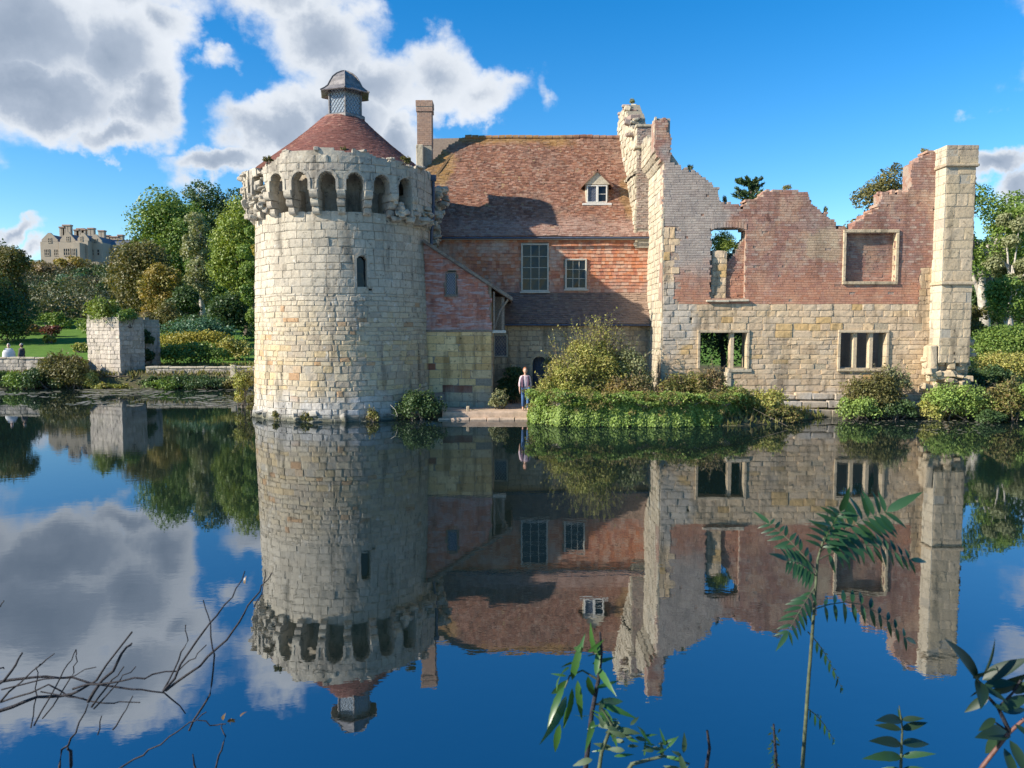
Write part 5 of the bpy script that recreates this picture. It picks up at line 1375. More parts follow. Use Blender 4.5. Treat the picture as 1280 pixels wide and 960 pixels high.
def shrub(px, pyt, Y, wpx, kind, label, base=None, depth=None, dens=1.0, group=None, k=16, shape='dome', spr=0, size=None, name='shrub', stem=True, cat='shrub', seed=None, cr=(.3, .5), sprl=.8, up=.35):
    rs = np.random.RandomState(seed if seed is not None else int(abs(px) * 5 + Y * 11 + wpx * 3))
    top = P(px, pyt, Y); x_ = top.x; zb = max(gh(x_, Y), 0.0) - .05 if base is None else base
    wx = wpx / F * Y; h = top.z - zb
    s = thing(name, label, cat, (x_, Y, zb), group)
    size = size or max(.06, Y * .0029)
    c, r = clumps(x_, Y, zb, top.z, wx, depth or wx * .7, k, rs, cr, shape)
    ex = None
    L = []
    if stem:
        for i in range(7):
            j = rs.randint(len(c)); b0 = np.array([x_ + rs.uniform(-.2, .2) * wx, Y + rs.uniform(-.15, .15) * wx, zb - .05])
            L.append(([b0, (b0 + c[j]) / 2 + rs.normal(size=3) * .05 * h, c[j]], [size * .28, size * .2, size * .08]))
    if spr:
        L2, ex = sprays(c + np.array([0, 0, .2]) * r[:, 2:3], spr, sprl * h * .5, rs, leafsize=size, spread=.9, per=16)
        L += L2
    if L: tubes('stems', L, M['bark'], s, sides=4)
    leaf_cloud('foliage', c, r, fcount(wx, h, size, dens), size, M['leaf_' + kind], s, rs, fill=.5, aspect=.65, extra=ex, up=up)
    return s

# planting that covers the hillside garden as one mass
rs = np.random.RandomState(60)
ch_, rh_ = [], []
while len(ch_) < 420:
    y_ = rs.uniform(82, 190); x_ = y_ * rs.uniform(-.82, -.30)
    px_ = 640 + 961 * x_ / y_
    if 20 < px_ < 118 and y_ < 88: continue
    if y_ > 176 and 40 < px_ < 160: continue
    q = rs.uniform(1.2, 2.6) * (.7 + y_ / 250); ch_.append((x_, y_, gh(x_, y_) + q * .35)); rh_.append((q * 1.3, q, q * rs.uniform(.55, .8)))
o = leaf_cloud('hillside_shrubbery', ch_, rh_, 90000, .34, leaf_mat('hillside_leaf', [(.03, .055, .025), (.05, .085, .03), (.10, .13, .04), (.14, .11, .045), (.045, .075, .04), (.16, .15, .05), (.035, .06, .03)], trans=.2), None, rs, kind='stuff', cvar=.9)
tag(o, 'dense mixed shrub planting covering the garden slope below the mansion', 'shrubbery', kind='stuff')
cs_, rs_ = [], []
for i in range(150):
    y_ = rs.uniform(75, 240); side = i % 3 == 0
    x_ = y_ * rs.uniform(.75, 1.5) if side else -y_ * rs.uniform(.86, 1.9)
    q = rs.uniform(4, 8); cs_.append((x_, y_, gh(x_, y_) + q * .5)); rs_.append((q * 1.1, q, q * rs.uniform(.7, 1)))
o = leaf_cloud('flanking_woodland', cs_, rs_, 30000, .95, M['leaf_mid'], None, rs, kind='stuff', cvar=.7)
tag(o, 'woodland on the slopes beyond both sides of the view', 'woodland', kind='stuff')
# far woodland as one mass well behind everything
rs = np.random.RandomState(61)
cw_, rw_ = [], []
for i in range(170):
    x_ = rs.uniform(-420, 420); y_ = rs.uniform(250, 330)
    if -175 < x_ < -70: y_ += 60
    z_ = gh(x_, y_) + 3
    q = rs.uniform(7, 12); cw_.append((x_, y_, z_ - (4 if -175 < x_ < -70 else 0))); rw_.append((q, q * .8, q * rs.uniform(.6, .8)))
leaf = leaf_cloud('distant_woodland', cw_, rw_, 42000, 1.3, M['leaf_mid'], None, rs, kind='stuff')
tag(leaf, 'distant wooded skyline behind the mansion hill', 'woodland', kind='stuff')

# left hillside
tree(212, 228, 92, 112, 'mid', 'tall broad dark-edged tree highest on the left of the hillside clump', low=.05, k=34)
tree(272, 212, 98, 96, 'dark', 'tallest dark tree rising directly left of the round tower', low=.1, k=30)
tree(185, 268, 96, 62, 'dark', 'lower blue-green dark tree at the left edge of the tall tree group', low=.05, k=20)
tree(303, 236, 72, 92, 'bright', 'big bright green broadleaf tree close beside the tower on the hill', low=.08, k=40, dens=1.1)
tree(318, 270, 66, 44, 'mid', 'mid green tree lower beside the tower wall', low=.1, k=18)
tree(247, 256, 76, 52, 'pale', 'slender pale grey-green birch between the dark trees', shape='tall', low=.12, k=24, bark='bark_pale', dens=.9)
tree(178, 293, 84, 112, 'olive', 'domed olive-brown tree above the gate pier', shape='dome', low=.02, k=34)
tree(200, 318, 76, 58, 'orange', 'orange-brown autumn tree in front of the olive domed tree', shape='dome', low=.05, k=22)
tree(232, 345, 72, 50, 'dark', 'dark green bushy tree under the slender birch', shape='dome', low=.02, k=16)
tree(236, 240, 106, 90, 'mid', 'green tree filling the middle of the tall tree group behind the birch', low=.05, k=30)
tree(262, 292, 82, 62, 'mid', 'green tree between the slender birch and the bright tree', low=.05, k=24)
tree(285, 360, 68, 78, 'dark', 'low dark spreading tree at the foot of the bright green tree', shape='dome', low=.02, k=18)
tree(-6, 276, 84, 76, 'dark', 'dark cedar-like tree cut by the left photo edge, topmost there', low=.05, k=26, shape='cone')
tree(8, 300, 80, 60, 'olive', 'olive and dark tree just below the cedar at the left edge', low=.02, k=20)
tree(-25, 330, 66, 120, 'dark', 'very dark wide tree mass low at the left photo edge', low=.0, k=34, shape='dome')
tree(322, 262, 50, 22, 'yellow', 'small yellow-leaved tree peeping out left of the tower parapet', low=.4, k=9, dens=.8, limbs=3)
SH = [(45, 322, 150, 92, 'rust', 'dark russet bush under the left end of the mansion'), (92, 318, 168, 66, 'orange', 'olive-gold shrub directly below the mansion gables'), (128, 330, 160, 44, 'dark', 'dark shrub below the mansion porch'),
      (108, 303 + 30, 150, 70, 'dark', 'wide dark green rhododendron below the mansion'), (140, 326, 170, 26, 'red', 'small crimson shrub right of the mansion porch'), (120, 348, 135, 26, 'red', 'little dull red shrub midway up the slope'),
      (70, 350, 128, 72, 'dark', 'dark rounded bush in the middle of the slope, left'), (95, 338, 140, 60, 'bluegreen', 'blue-green rounded bush in the middle of the slope'), (132, 352, 120, 52, 'dark', 'dark rounded bush right of the middle of the slope'), (30, 352, 130, 70, 'dark', 'dark evergreen bush on the upper left slope'),
      (100, 366, 110, 42, 'pale', 'grey-olive bush beside the little terrace'), (30, 372, 105, 76, 'bluegreen', 'broad blue-tinted dark bush on the left slope'), (60, 378, 98, 70, 'dark', 'low dark bush above the lawn'), (100, 384, 92, 44, 'dark', 'small dark bush above the upper lawn'),
      (68, 388, 80, 56, 'mid', 'fresh green spreading bush over the lawn corner'), (30, 402, 74, 50, 'rust', 'purplish-brown low bush left of the lawn'), (66, 404, 72, 30, 'red', 'dark red rounded bush beside the lawn'), (5, 385, 68, 60, 'dark', 'black-green bush at the left edge above the white figure'),
      (62, 418, 66, 20, 'yellow', 'small golden bush on the lawn edge'), (100, 425, 60, 28, 'gold', 'yellow-green low bush on the lawn beside the gate pier'), (46, 408, 76, 30, 'rust', 'russet low bush in the lawn border'),
      (130, 395, 74, 90, 'mid', 'green bush behind the gate pier'), (215, 372, 66, 60, 'olive', 'olive bush at the foot of the orange tree'), (175, 378, 66, 50, 'rust', 'brown autumn bush behind the pier top'), (250, 388, 64, 70, 'dark', 'dark bush behind the long blue-green hedge bank')]
for (a, b_, Y, w_, kd, lab) in SH: shrub(a, b_, Y, w_, kd, lab, group='shrubs on the hillside garden', k=14, dens=.8)
shrub(252, 394, 62, 108, 'bluegreen', 'long blue-green shrub bank beyond the low ivy wall', depth=3, k=26, group='layered shrub bands behind the low wall', cr=(.5, .8))
shrub(235, 410, 58, 118, 'yellow', 'long yellow shrub band beyond the low ivy wall', depth=2.5, k=26, group='layered shrub bands behind the low wall', cr=(.5, .8))
shrub(292, 420, 55, 70, 'gold', 'ochre-green shrub band running to the tower', depth=2.5, k=18, group='layered shrub bands behind the low wall')
shrub(228, 424, 52, 110, 'mid', 'dark green shrub band just behind the low wall', depth=2, k=22, group='layered shrub bands behind the low wall')
shrub(240, 467, 46.7, 120, 'dark', 'dark ivy bank hanging over the low wall towards the water', base=-.05, depth=1.2, k=26, cr=(.5, .9))
shrub(195, 469, 46.7, 60, 'dark', 'dark ivy tuft at the right foot of the gate pier', base=-.05, depth=1, k=10)
shrub(70, 437, 46.7, 92, 'olive', 'olive and gold overhanging bush left of the gate pier', base=.1, depth=2.2, k=22, spr=30)
shrub(52, 455, 46.0, 74, 'dark', 'dark low bush over the water left of the gate pier', base=-.05, depth=1.6, k=18)
shrub(112, 462, 46.2, 40, 'gold', 'small yellow-green fern tuft at the left foot of the pier', base=-.05, depth=1, k=10, spr=20)
shrub(2, 462, 46.6, 40, 'dark', 'dark shrub at the far left water edge', base=-.05, depth=1.5, k=10)
shrub(130, 370, 47.9, 50, 'bright', 'bright yellow-green bush growing on top of the gate pier', base=4.0, depth=2.2, k=20, spr=40)
shrub(158, 384, 47.9, 48, 'mid', 'green ivy clump on the right of the pier top', base=3.7, depth=2.0, k=12)
shrub(148, 470, 46.9, 60, 'olive', 'small tuft of weeds along the pier plinth ledge', base=.75, depth=.6, k=10, dens=.6)
shrub(303, 458, 34.6, 30, 'gold', 'yellow-green reedy bush at the left foot of the round tower', base=-.05, depth=1.2, k=14, spr=30, sprl=.9)
shrub(316, 492, 32.2, 22, 'olive', 'low olive weeds at the waterline on the tower left side', base=-.05, depth=.8, k=8, spr=12)
for (a, b_, w_, kd, lab) in ((205, 473, 50, 'mid', 'green trailing ivy mass under the low wall, nearest the gate pier'), (258, 471, 56, 'dark', 'dark trailing ivy mass under the low wall, mid way to the tower'), (293, 470, 30, 'olive', 'olive trailing weeds under the low wall beside the white post'),
        (88, 448, 50, 'olive', 'olive-gold leaning bush against the left face of the gate pier'), (28, 462, 50, 'mid', 'green low bush over the water below the dark-clad person'), (140, 478, 44, 'gold', 'small yellow weeds at the foot of the gate pier by the water')):
    shrub(a, b_, 46.0, w_, kd, lab, base=-.08, depth=1.6, k=16, cr=(.4, .7), spr=12)
shrub(182, 392, 50.2, 26, 'dark', 'dark ivy filling the slot between pier and rear fragment', base=1.2, depth=.6, k=12)
shrub(775, 470, 30.0, 60, 'orange', 'orange-brown autumn twigs low on the right of the golden bush', base=.5, depth=1.2, k=14, spr=90, dens=.6, size=.07)
# right bank
tree(1236, 214, 60, 150, 'mid', 'open pale-limbed oak with airy green foliage right of the buttress', low=.35, k=34, dens=.6, bark='bark_pale', limbs=12, cr=(.2, .32), trunkr=.42, group='trees on the right bank')
tree(1268, 250, 57, 80, 'pale', 'pale yellow-green leafy branch mass at the right photo edge', low=.35, k=16, dens=.7, bark='bark_pale', limbs=8, cr=(.2, .3), group='trees on the right bank')
tree(1226, 290, 66, 90, 'dark', 'dark green dense tree behind the pale-limbed oak', low=.02, k=28, group='trees on the right bank')
tree(1290, 300, 68, 120, 'mid', 'mid green tree cut by the right photo edge', low=.02, k=28, group='trees on the right bank')
tree(1262, 338, 52, 62, 'mid', 'small twin-stemmed tree in front of the clipped hedge', low=.42, k=14, bark='bark_pale', dens=.8, limbs=5, trunkr=.12, group='trees on the right bank')
tree(1222, 372, 56, 50, 'olive', 'olive-brown bushy tree beside the buttress foot', low=.02, k=14, shape='dome', group='trees on the right bank')
tree(1330, 240, 80, 160, 'dark', 'dark tree beyond the right photo edge', low=.02, k=26, group='trees on the right bank')
shrub(1262, 402, 49, 120, 'mid', 'smooth rounded green hedge on the right bank', depth=4, k=34, cr=(.6, .9), group='hedges on the right bank', dens=1.2)
shrub(1262, 437, 44, 110, 'gold', 'low yellow hedge in front of the green hedge', depth=2, k=30, cr=(.5, .8), group='hedges on the right bank')
shrub(1245, 455, 40, 80, 'dark', 'dark undergrowth below the yellow hedge', depth=2, k=16)
shrub(1200, 474, 29.9, 92, 'ivy', 'fresh green bush at the water edge below the buttress', base=-.05, depth=1.8, k=24, spr=20)
shrub(1262, 468, 29.4, 70, 'mixed', 'mixed green and rusty bush at the right photo edge by the water', base=-.05, depth=1.8, k=20, spr=20)
shrub(1300, 462, 28.6, 50, 'mid', 'green bush overhanging the water at the right photo edge', base=-.05, depth=2, k=14)
shrub(1240, 508, 29.0, 60, 'dark', 'low dark bush on the water in front of the right bank', base=-.1, depth=1, k=10)
# behind the ruin
tree(1108, 202, 50, 118, 'olive', 'dark olive tree showing above the stepped gap left of the buttress', low=.05, k=44, dens=1.2, cr=(.26, .4), group='trees behind the ruin')
tree(1054, 262, 52, 34, 'mid', 'tiny leafy tree tip just left of the blind window top', low=.4, k=10, group='trees behind the ruin', dens=.8)
tree(905, 300, 44, 130, 'dark', 'dark tree seen through the left empty windows of the ruin', low=.02, k=26, group='trees behind the ruin')
tree(1078, 330, 44, 150, 'dark', 'dark tree seen through the three-light window of the ruin', low=.02, k=26, group='trees behind the ruin')
rs = np.random.RandomState(71)   # monkey puzzle tip
mk = thing('monkey_puzzle_tree', 'spiky dark monkey puzzle crown rising above the notch in the ruin wall', 'tree', (18.6, 60, 2))
tp_ = P(938, 226, 60); L = []; Vq = []
tubes('trunk', [([(tp_.x, 60, 1.5), (tp_.x, 60, 8), (tp_.x + .1, 60, tp_.z)], [.35, .28, .05])], M['bark'], mk)
PP = []; DD = []
for i in range(46):
    az = rs.uniform(0, 6.28); z = tp_.z - rs.uniform(.1, 3.4); ln = rs.uniform(.8, 1.0) * (1.0 + (tp_.z - z) * .32)
    p = np.array([tp_.x, 60, z]); d = np.array([math.cos(az), math.sin(az), .55]); pts = [p.copy()]
    for k in range(8):
        d[2] -= .06 if k < 4 else -.09; p = p + d / np.linalg.norm(d) * ln / 8; pts.append(p.copy())
        for q in range(14): PP.append(p + rs.normal(size=3) * .05); DD.append(d + rs.normal(size=3) * .8)
    L.append((pts, [.05] * 9))
tubes('limbs', L, M['bark'], mk, sides=4)
PP = np.array(PP); DD = np.array(DD); nn = rs.normal(size=PP.shape); nn /= np.linalg.norm(nn, axis=1)[:, None]
q = leaf_quads(PP, nn, .32, rs, .3, dirs=DD)
mesh_np('crown', q.reshape(-1, 3), np.arange(len(q) * 4).reshape(-1, 4), M['leaf_dark'], mk, rnd=rs.rand(len(q)))
shrub(912, 292, 33.4, 64, 'dark', 'dark ivy behind the blocking inside the tall upper window', base=4.5, depth=.6, k=16)
shrub(904, 288, 31.9, 38, 'bright', 'yellow-green bush behind the blocking inside the tall upper window', base=6.45, depth=.4, k=30, spr=40, size=.055)
for (a, b_, Y, w_, lab) in ((862, 206, 31.9, 14, 'tiny dry weed on the sloping grey left shoulder of the ruin wall'), (905, 246, 31.9, 14, 'tiny dry weed on the ruin wall above the tall window'), (985, 231, 31.9, 20, 'low dry weeds on the level middle top of the ruin wall'), (1156, 184, 31.9, 14, 'small dry weed high on the ruin wall beside the buttress'), (1030, 258, 31.9, 12, 'tiny weed on the right slope of the middle ruin peak'), (790, 124, 38.5, 14, 'dry weeds on the highest ruin stub above the roof ridge')):
    shrub(a, b_, Y, w_ * .8, 'pale', lab, base=P(a, b_ + 9, Y).z, depth=.3, k=4, dens=.25, spr=22, size=.045)
for (a, b_, w_, lab) in ((335, 196, 18, 'dry weeds on the left parapet of the round tower'), (505, 196, 26, 'dry weeds on the right parapet of the round tower'), (428, 184, 14, 'small weed on the front parapet of the round tower')):
    shrub(a, b_, 30.0, w_, 'olive', lab, base=P(a, b_ + 8, 30.0).z, depth=.3, k=5, dens=.4, spr=20, size=.055, group=None)
shrub(1128, 268, 31.95, 16, 'olive', 'small dry weed on the stepped top of the ruin wall', base=P(1128, 278, 31.8).z, depth=.3, k=4, dens=.5, spr=10)
# bank in front of the castle
shrub(740, 404, 31.0, 130, 'gold', 'large golden-green bush spraying up in front of the house', base=.2, depth=2.6, k=30, spr=260, sprl=.8, dens=.55, cr=(.16, .3), shape='tall', size=.075)
shrub(722, 442, 30.3, 108, 'gold', 'yellow rounded bush in front of the tallest golden bush', base=.3, depth=2.2, k=34, spr=160, dens=.9, size=.075, cr=(.18, .34))
shrub(792, 432, 30.6, 70, 'pale', 'grey-green twiggy bush on the right of the golden bush', base=.3, depth=1.8, k=18, spr=60)
shrub(790, 465, 29.9, 100, 'rust', 'rusty pink-brown weeds between the golden bush and the ruin', base=.3, depth=1.4, k=20, spr=60, dens=.8)
shrub(856, 462, 30.0, 90, 'mixed', 'mixed green and straw-coloured weeds at the foot of the bright cross wall', base=.3, depth=1.6, k=22, spr=80)
shrub(888, 458, 30.2, 52, 'rust', 'brown seed-headed clump under the broken window', base=.2, depth=1.2, k=14, spr=60)
shrub(920, 480, 29.7, 46, 'ivy', 'dark green leafy clump right of the brown seed heads', base=.1, depth=1.2, k=12, spr=20)
shrub(957, 482, 29.7, 72, 'gold', 'yellow-green bush under the blank stretch of sandstone wall', base=-.05, depth=1.6, k=20, spr=60)
shrub(965, 508, 29.0, 74, 'mixed', 'straggly weeds and stalks trailing into the water', base=-.05, depth=1.2, k=16, spr=50, dens=.8)
shrub(1090, 462, 30.6, 96, 'olive', 'arching olive bush beneath the three-light window', base=-.05, depth=1.5, k=24, spr=110, dens=.9)
shrub(1075, 492, 30.0, 76, 'ivy', 'bright green leafy mound on the water beneath the three-light window', base=-.05, depth=1.2, k=16)
shrub(1122, 456, 30.8, 40, 'pale', 'dry grey twiggy tuft right of the three-light window', base=.6, depth=.8, k=8, spr=60, dens=.5)
shrub(1125, 496, 30.0, 52, 'dark', 'dark green clump near the broken wall corner', base=-.05, depth=1.0, k=10)
shrub(1165, 492, 30.0, 40, 'gold', 'yellow-green weeds at the broken wall corner', base=-.05, depth=1.0, k=10, spr=20)
shrub(524, 484, 29.9, 66, 'dark', 'dark leafy shrub at the right foot of the round tower', base=-.05, depth=1.2, k=18, spr=16)
shrub(625, 484, 31.2, 34, 'pale', 'small pale green bush on the landing path beside the ochre wall', base=.3, depth=.8, k=10, spr=20)
shrub(642, 452, 33.6, 46, 'dark', 'dark shaded shrub against the wall behind the walking person', base=.3, depth=.8, k=14)
shrub(683, 478, 30.9, 30, 'bright', 'light green bush right beside the walking person', base=.3, depth=.9, k=10, spr=20)
shrub(690, 446, 33.2, 34, 'pale', 'pale climbing foliage around the arched doorway', base=1.5, depth=.5, k=8, spr=30, dens=.4)
for (a, b_, w_, lab) in ((345, 508, 26, 'small weed tuft at the tower waterline, far left'), (385, 512, 30, 'small weed tuft at the tower waterline below the rough patch'), (470, 508, 26, 'small weed tuft at the tower waterline, in its shade')):
    shrub(a, b_, 29.35 if a > 360 else 29.9, w_, 'mixed', lab, base=-.03, depth=.4, k=6, dens=.5, spr=6, group='weeds at the tower foot')
# ivy-hung bank: hanging curtains of leaves on a raised bed
rs = np.random.RandomState(81)
ivy = thing('ivy_bank', 'long trimmed mass of green ivy hanging over the water below the golden bush', 'ivy', (5, 28.5, 0))
edge = [(.55, 30.2), (.6, 28.8), (1.6, 27.7), (4.5, 27.45), (7.4, 27.7), (8.7, 28.7), (9.2, 30.2)]
seg = [math.dist(edge[i], edge[i + 1]) for i in range(len(edge) - 1)]; cum = np.concatenate([[0], np.cumsum(seg)]); E = np.array(edge)
def onedge(s): return np.stack([np.interp(s, cum, E[:, 0]), np.interp(s, cum, E[:, 1])], 1)
n = 30000
s = rs.rand(n) * cum[-1]; h = rs.rand(n)
e = onedge(s)
bulge = .13 * np.sin(s * 1.9 + .7) + .09 * np.sin(s * 4.3 + 1) * np.sin(s * .9) + .05 * np.sin(s * 11 + 3 * np.sin(s))
top = 1.02 + .12 * np.sin(s * 1.7) + .1 * np.sin(s * 4.9) - .25 * (s / cum[-1]); 
gapm = (np.sin(s * 9.1 + 2.5 * np.sin(s * 1.3)) + np.sin(s * 5.7 + 2) + rs.normal(size=n) * .45 > 1.35 + .8 * h)
zz = h * top + .02
inw = (h ** 2) * .35 + rs.rand(n) * .12
cx_ = np.array([5.5, 31.0])
dirn = cx_ - e; dirn /= np.linalg.norm(dirn, axis=1)[:, None]
p = np.c_[e + dirn * (inw + .12 - bulge * .6 * (1 - h * .3) + gapm * .35)[:, None], zz]
m2 = 14000; u_ = rs.rand(m2); e2 = onedge(rs.rand(m2) * cum[-1]); d2 = cx_ - e2; d2n = d2 / np.linalg.norm(d2, axis=1)[:, None]
p2 = np.c_[e2 + d2n * (u_ * 1.6)[:, None], .95 + .15 * np.sin(e2[:, 0] * 2.2) + .1 * rs.rand(m2) - .2 * np.clip((e2[:, 0] - 8) / 4, 0, 1)]
p = np.concatenate([p, p2]); nrm = np.concatenate([np.c_[-dirn, np.full(n, .5)], np.c_[-d2n * .2, np.ones(m2)]]) + rs.normal(size=(n + m2, 3)) * .5
nrm /= np.linalg.norm(nrm, axis=1)[:, None]
q = leaf_quads(p, nrm, .085, rs, .85)
cl = np.concatenate([(np.sin(s * 2.3 + 2 * np.sin(s * .7)) * .5 + .5) * .25 + rs.rand(n) * .75, rs.rand(m2)])
mesh_np('ivy_leaves', q.reshape(-1, 3), np.arange(len(q) * 4).reshape(-1, 4), M['leaf_ivy'], ivy, rnd=np.clip(cl, 0, .99), kind='stuff')
tc_, tr_ = [], []
for i in range(90):
    s1 = rs.rand() * cum[-1]; e1 = onedge(np.array([s1]))[0]; dd = (cx_ - e1) / np.linalg.norm(cx_ - e1); t1 = rs.rand()
    q1 = rs.uniform(.10, .26); tc_.append((*(e1 + dd * (t1 * 1.0 - .16)), min(1.15, .15 + 1.1 * rs.rand() ** .6 + t1 * .3))); tr_.append((q1, q1, q1 * .8))
ta_, tb_ = [], []
for i in range(110):
    s1 = rs.rand() * cum[-1]; e1 = onedge(np.array([s1]))[0]; dd = (cx_ - e1) / np.linalg.norm(cx_ - e1); t1 = rs.rand() ** 1.6
    q1 = rs.uniform(.12, .26); ta_.append((*(e1 + dd * (t1 * 1.3 + .06)), .88 + .22 * rs.rand())); tb_.append((q1, q1, q1 * .75))
leaf_cloud('ivy_top_growth', ta_, tb_, 9000, .085, M['leaf_ivy'], ivy, rs, kind='stuff', up=.8)
Ls, ex = sprays(np.array([(*(E[i % len(E)] * (1 - f_) + E[(i + 1) % len(E)] * f_ + (cx_ - E[i % len(E)]) / 12), .95) for i in range(len(E) - 1) for f_ in (.1, .3, .5, .7, .9)]), 170, .55, rs, leafsize=.06, spread=1.2, per=14, droop=2.2)
leaf_cloud('mixed_weeds', tc_, tr_, 5200, .075, M['leaf_mixed'], ivy, rs, extra=ex, kind='stuff')
V = [(*(E[i] + (cx_ - E[i]) / np.linalg.norm(cx_ - E[i]) * .5), z) for z in (-.6, .85) for i in range(len(E))]; k = len(E)
bed = mesh_np('raised_bed', V, [(i, i + 1, k + i + 1, k + i) for i in range(k - 1)], M['mortar_dark'], ivy, T=[(k, k + i, k + i + 1) for i in range(1, k - 1)])
# grass and weeds along the banks, one mass
n = 26000
xs = rs.uniform(-34, 30, n * 2); ys = np.where(xs < -9, rs.uniform(45, 60, n * 2), rs.uniform(28, 36, n * 2))
d = pond_sd(xs, ys); ok = (d > .02) & (d < np.where(ys > 44, 6, 1.6)) & ~((xs > -3.3) & (xs < 1.2) & (ys < 34.4)); xs, ys = xs[ok][:n], ys[ok][:n]
z = ground_h(xs, ys); p = np.c_[xs, ys, z + .08]
nn = rs.normal(size=p.shape); nn[:, 2] *= .2; nn /= np.linalg.norm(nn, axis=1)[:, None]
q = leaf_quads(p, nn, .34, rs, .2, dirs=np.tile([0, 0, 1.0], (len(p), 1)) + rs.normal(size=p.shape) * .35)
g = mesh_np('bank_grass', q.reshape(-1, 3), np.arange(len(q) * 4).reshape(-1, 4), M['leaf_mixed'], None, rnd=rs.rand(len(q)), kind='stuff')
tag(g, 'rough grass and weeds along the moat banks', 'grass')
# lily pads and floating leaves
V = []; Q = []
def pad_field(n, x0, x1, y0, y1, s0, s1):
    global V, Q
    for i in range(n):
        x_, y_ = rs.uniform(x0, x1), rs.uniform(y0, y1)
        if pond_sd(np.array([x_]), np.array([y_]))[0] > -.1: continue
        if snoise(np.array([x_]), np.array([y_]), .9, 1)[0] + snoise(np.array([x_]), np.array([y_]), .35, 3)[0] < rs.uniform(-.3, .9): continue
        r = rs.uniform(s0, s1); b0 = len(V); a0 = rs.uniform(0, 6.28); m = 8
        for k in range(m): V.append((x_ + r * math.cos(a0 + k * 5.9 / m), y_ + r * math.sin(a0 + k * 5.9 / m), .006 + rs.uniform(0, .012)))
        Q.append((b0, b0 + 1, b0 + 2, b0 + 3)); Q.append((b0, b0 + 3, b0 + 4, b0 + 7)); Q.append((b0 + 4, b0 + 5, b0 + 6, b0 + 7))
pad_field(2400, -32, -9.5, 35, 46.2, .07, .2)
pad_field(900, -34, -9, 40, 46.2, .07, .22)
pad_field(700, 11, 26, 25.5, 30.6, .03, .09)
M['leaf_pad'] = leaf_mat('floating_leaf', [(.14, .13, .09), (.26, .24, .20), (.09, .11, .04), (.34, .30, .26)], trans=.05, rough=.4)
lp = mesh_np('lily_pads', V, Q, M['leaf_pad'], None, rnd=rs.rand(len(Q)), kind='stuff'); tag(lp, 'scattered lily pads and fallen leaves floating on the moat', 'lily pads')
# dead sticks in the shallows
for (pts, lab, kd) in (([P(488, 506, 29.3), P(494, 512, 29.0), P(497, 521, 28.9), P(486, 516, 28.7)], 'pale bent stick lying in the water at the tower foot', 'bark_pale'),
                   ([P(940, 510, 28.6), P(975, 528, 27.6), P(985, 533, 27.4)], 'long thin stalk leaning into the water from the weeds', 'bark'),
                   ([P(868, 506, 28.0), P(895, 494, 28.2)], 'pale stick poking out of the ivy bank', 'bark_pale')):
    o = tubes('stick', [(pts, [.007] * len(pts))], M[kd], None, sides=5); tag(o, lab, 'stick')
# ------------------------------------------------------------------ people
def skin(name, verts, edges, radii, mat, parent, sub=2, root=0):
    me = bpy.data.meshes.new(name); me.from_pydata([Vector(v) for v in verts], edges, []); me.update(); me.materials.append(mat)
    o = bpy.data.objects.new(name, me); put(o, parent)
    me.attributes  # keep
    bm = bmesh.new(); bm.from_mesh(me); ly = bm.verts.layers.skin.verify(); bm.verts.ensure_lookup_table()
    for v, r in zip(bm.verts, radii):
        v[ly].radius = r if isinstance(r, tuple) else (r, r)
    bm.verts[root][ly].use_root = True
    bm.to_mesh(me); bm.free()
    m = o.modifiers.new('skin', 'SKIN'); m.use_smooth_shade = True
    if sub: s_ = o.modifiers.new('subsurf', 'SUBSURF'); s_.levels = sub; s_.render_levels = sub
    return o
M['skin'] = plain_mat('skin', (.52, .30, .21), .5, var=.08, bump=0)
M['jeans'] = plain_mat('blue_denim', (.055, .12, .26), .85, var=.25, scale=40)
M['pink_top'] = plain_mat('pale_pink_top', (.62, .46, .47), .85, var=.1)
M['gilet'] = plain_mat('mauve_gilet', (.12, .06, .09), .8, var=.2)
M['shoe'] = plain_mat('brown_shoe', (.16, .08, .06), .6)
M['hair'] = plain_mat('auburn_hair', (.30, .12, .05), .6, var=.3, scale=60)
M['white_cloth'] = plain_mat('white_coat', (.74, .72, .68), .85, var=.06, scale=4)
M['dark_cloth'] = plain_mat('dark_jacket', (.06, .05, .05), .85, var=.2)
M['grey_hair'] = plain_mat('grey_hair', (.45, .42, .38), .7, var=.2)
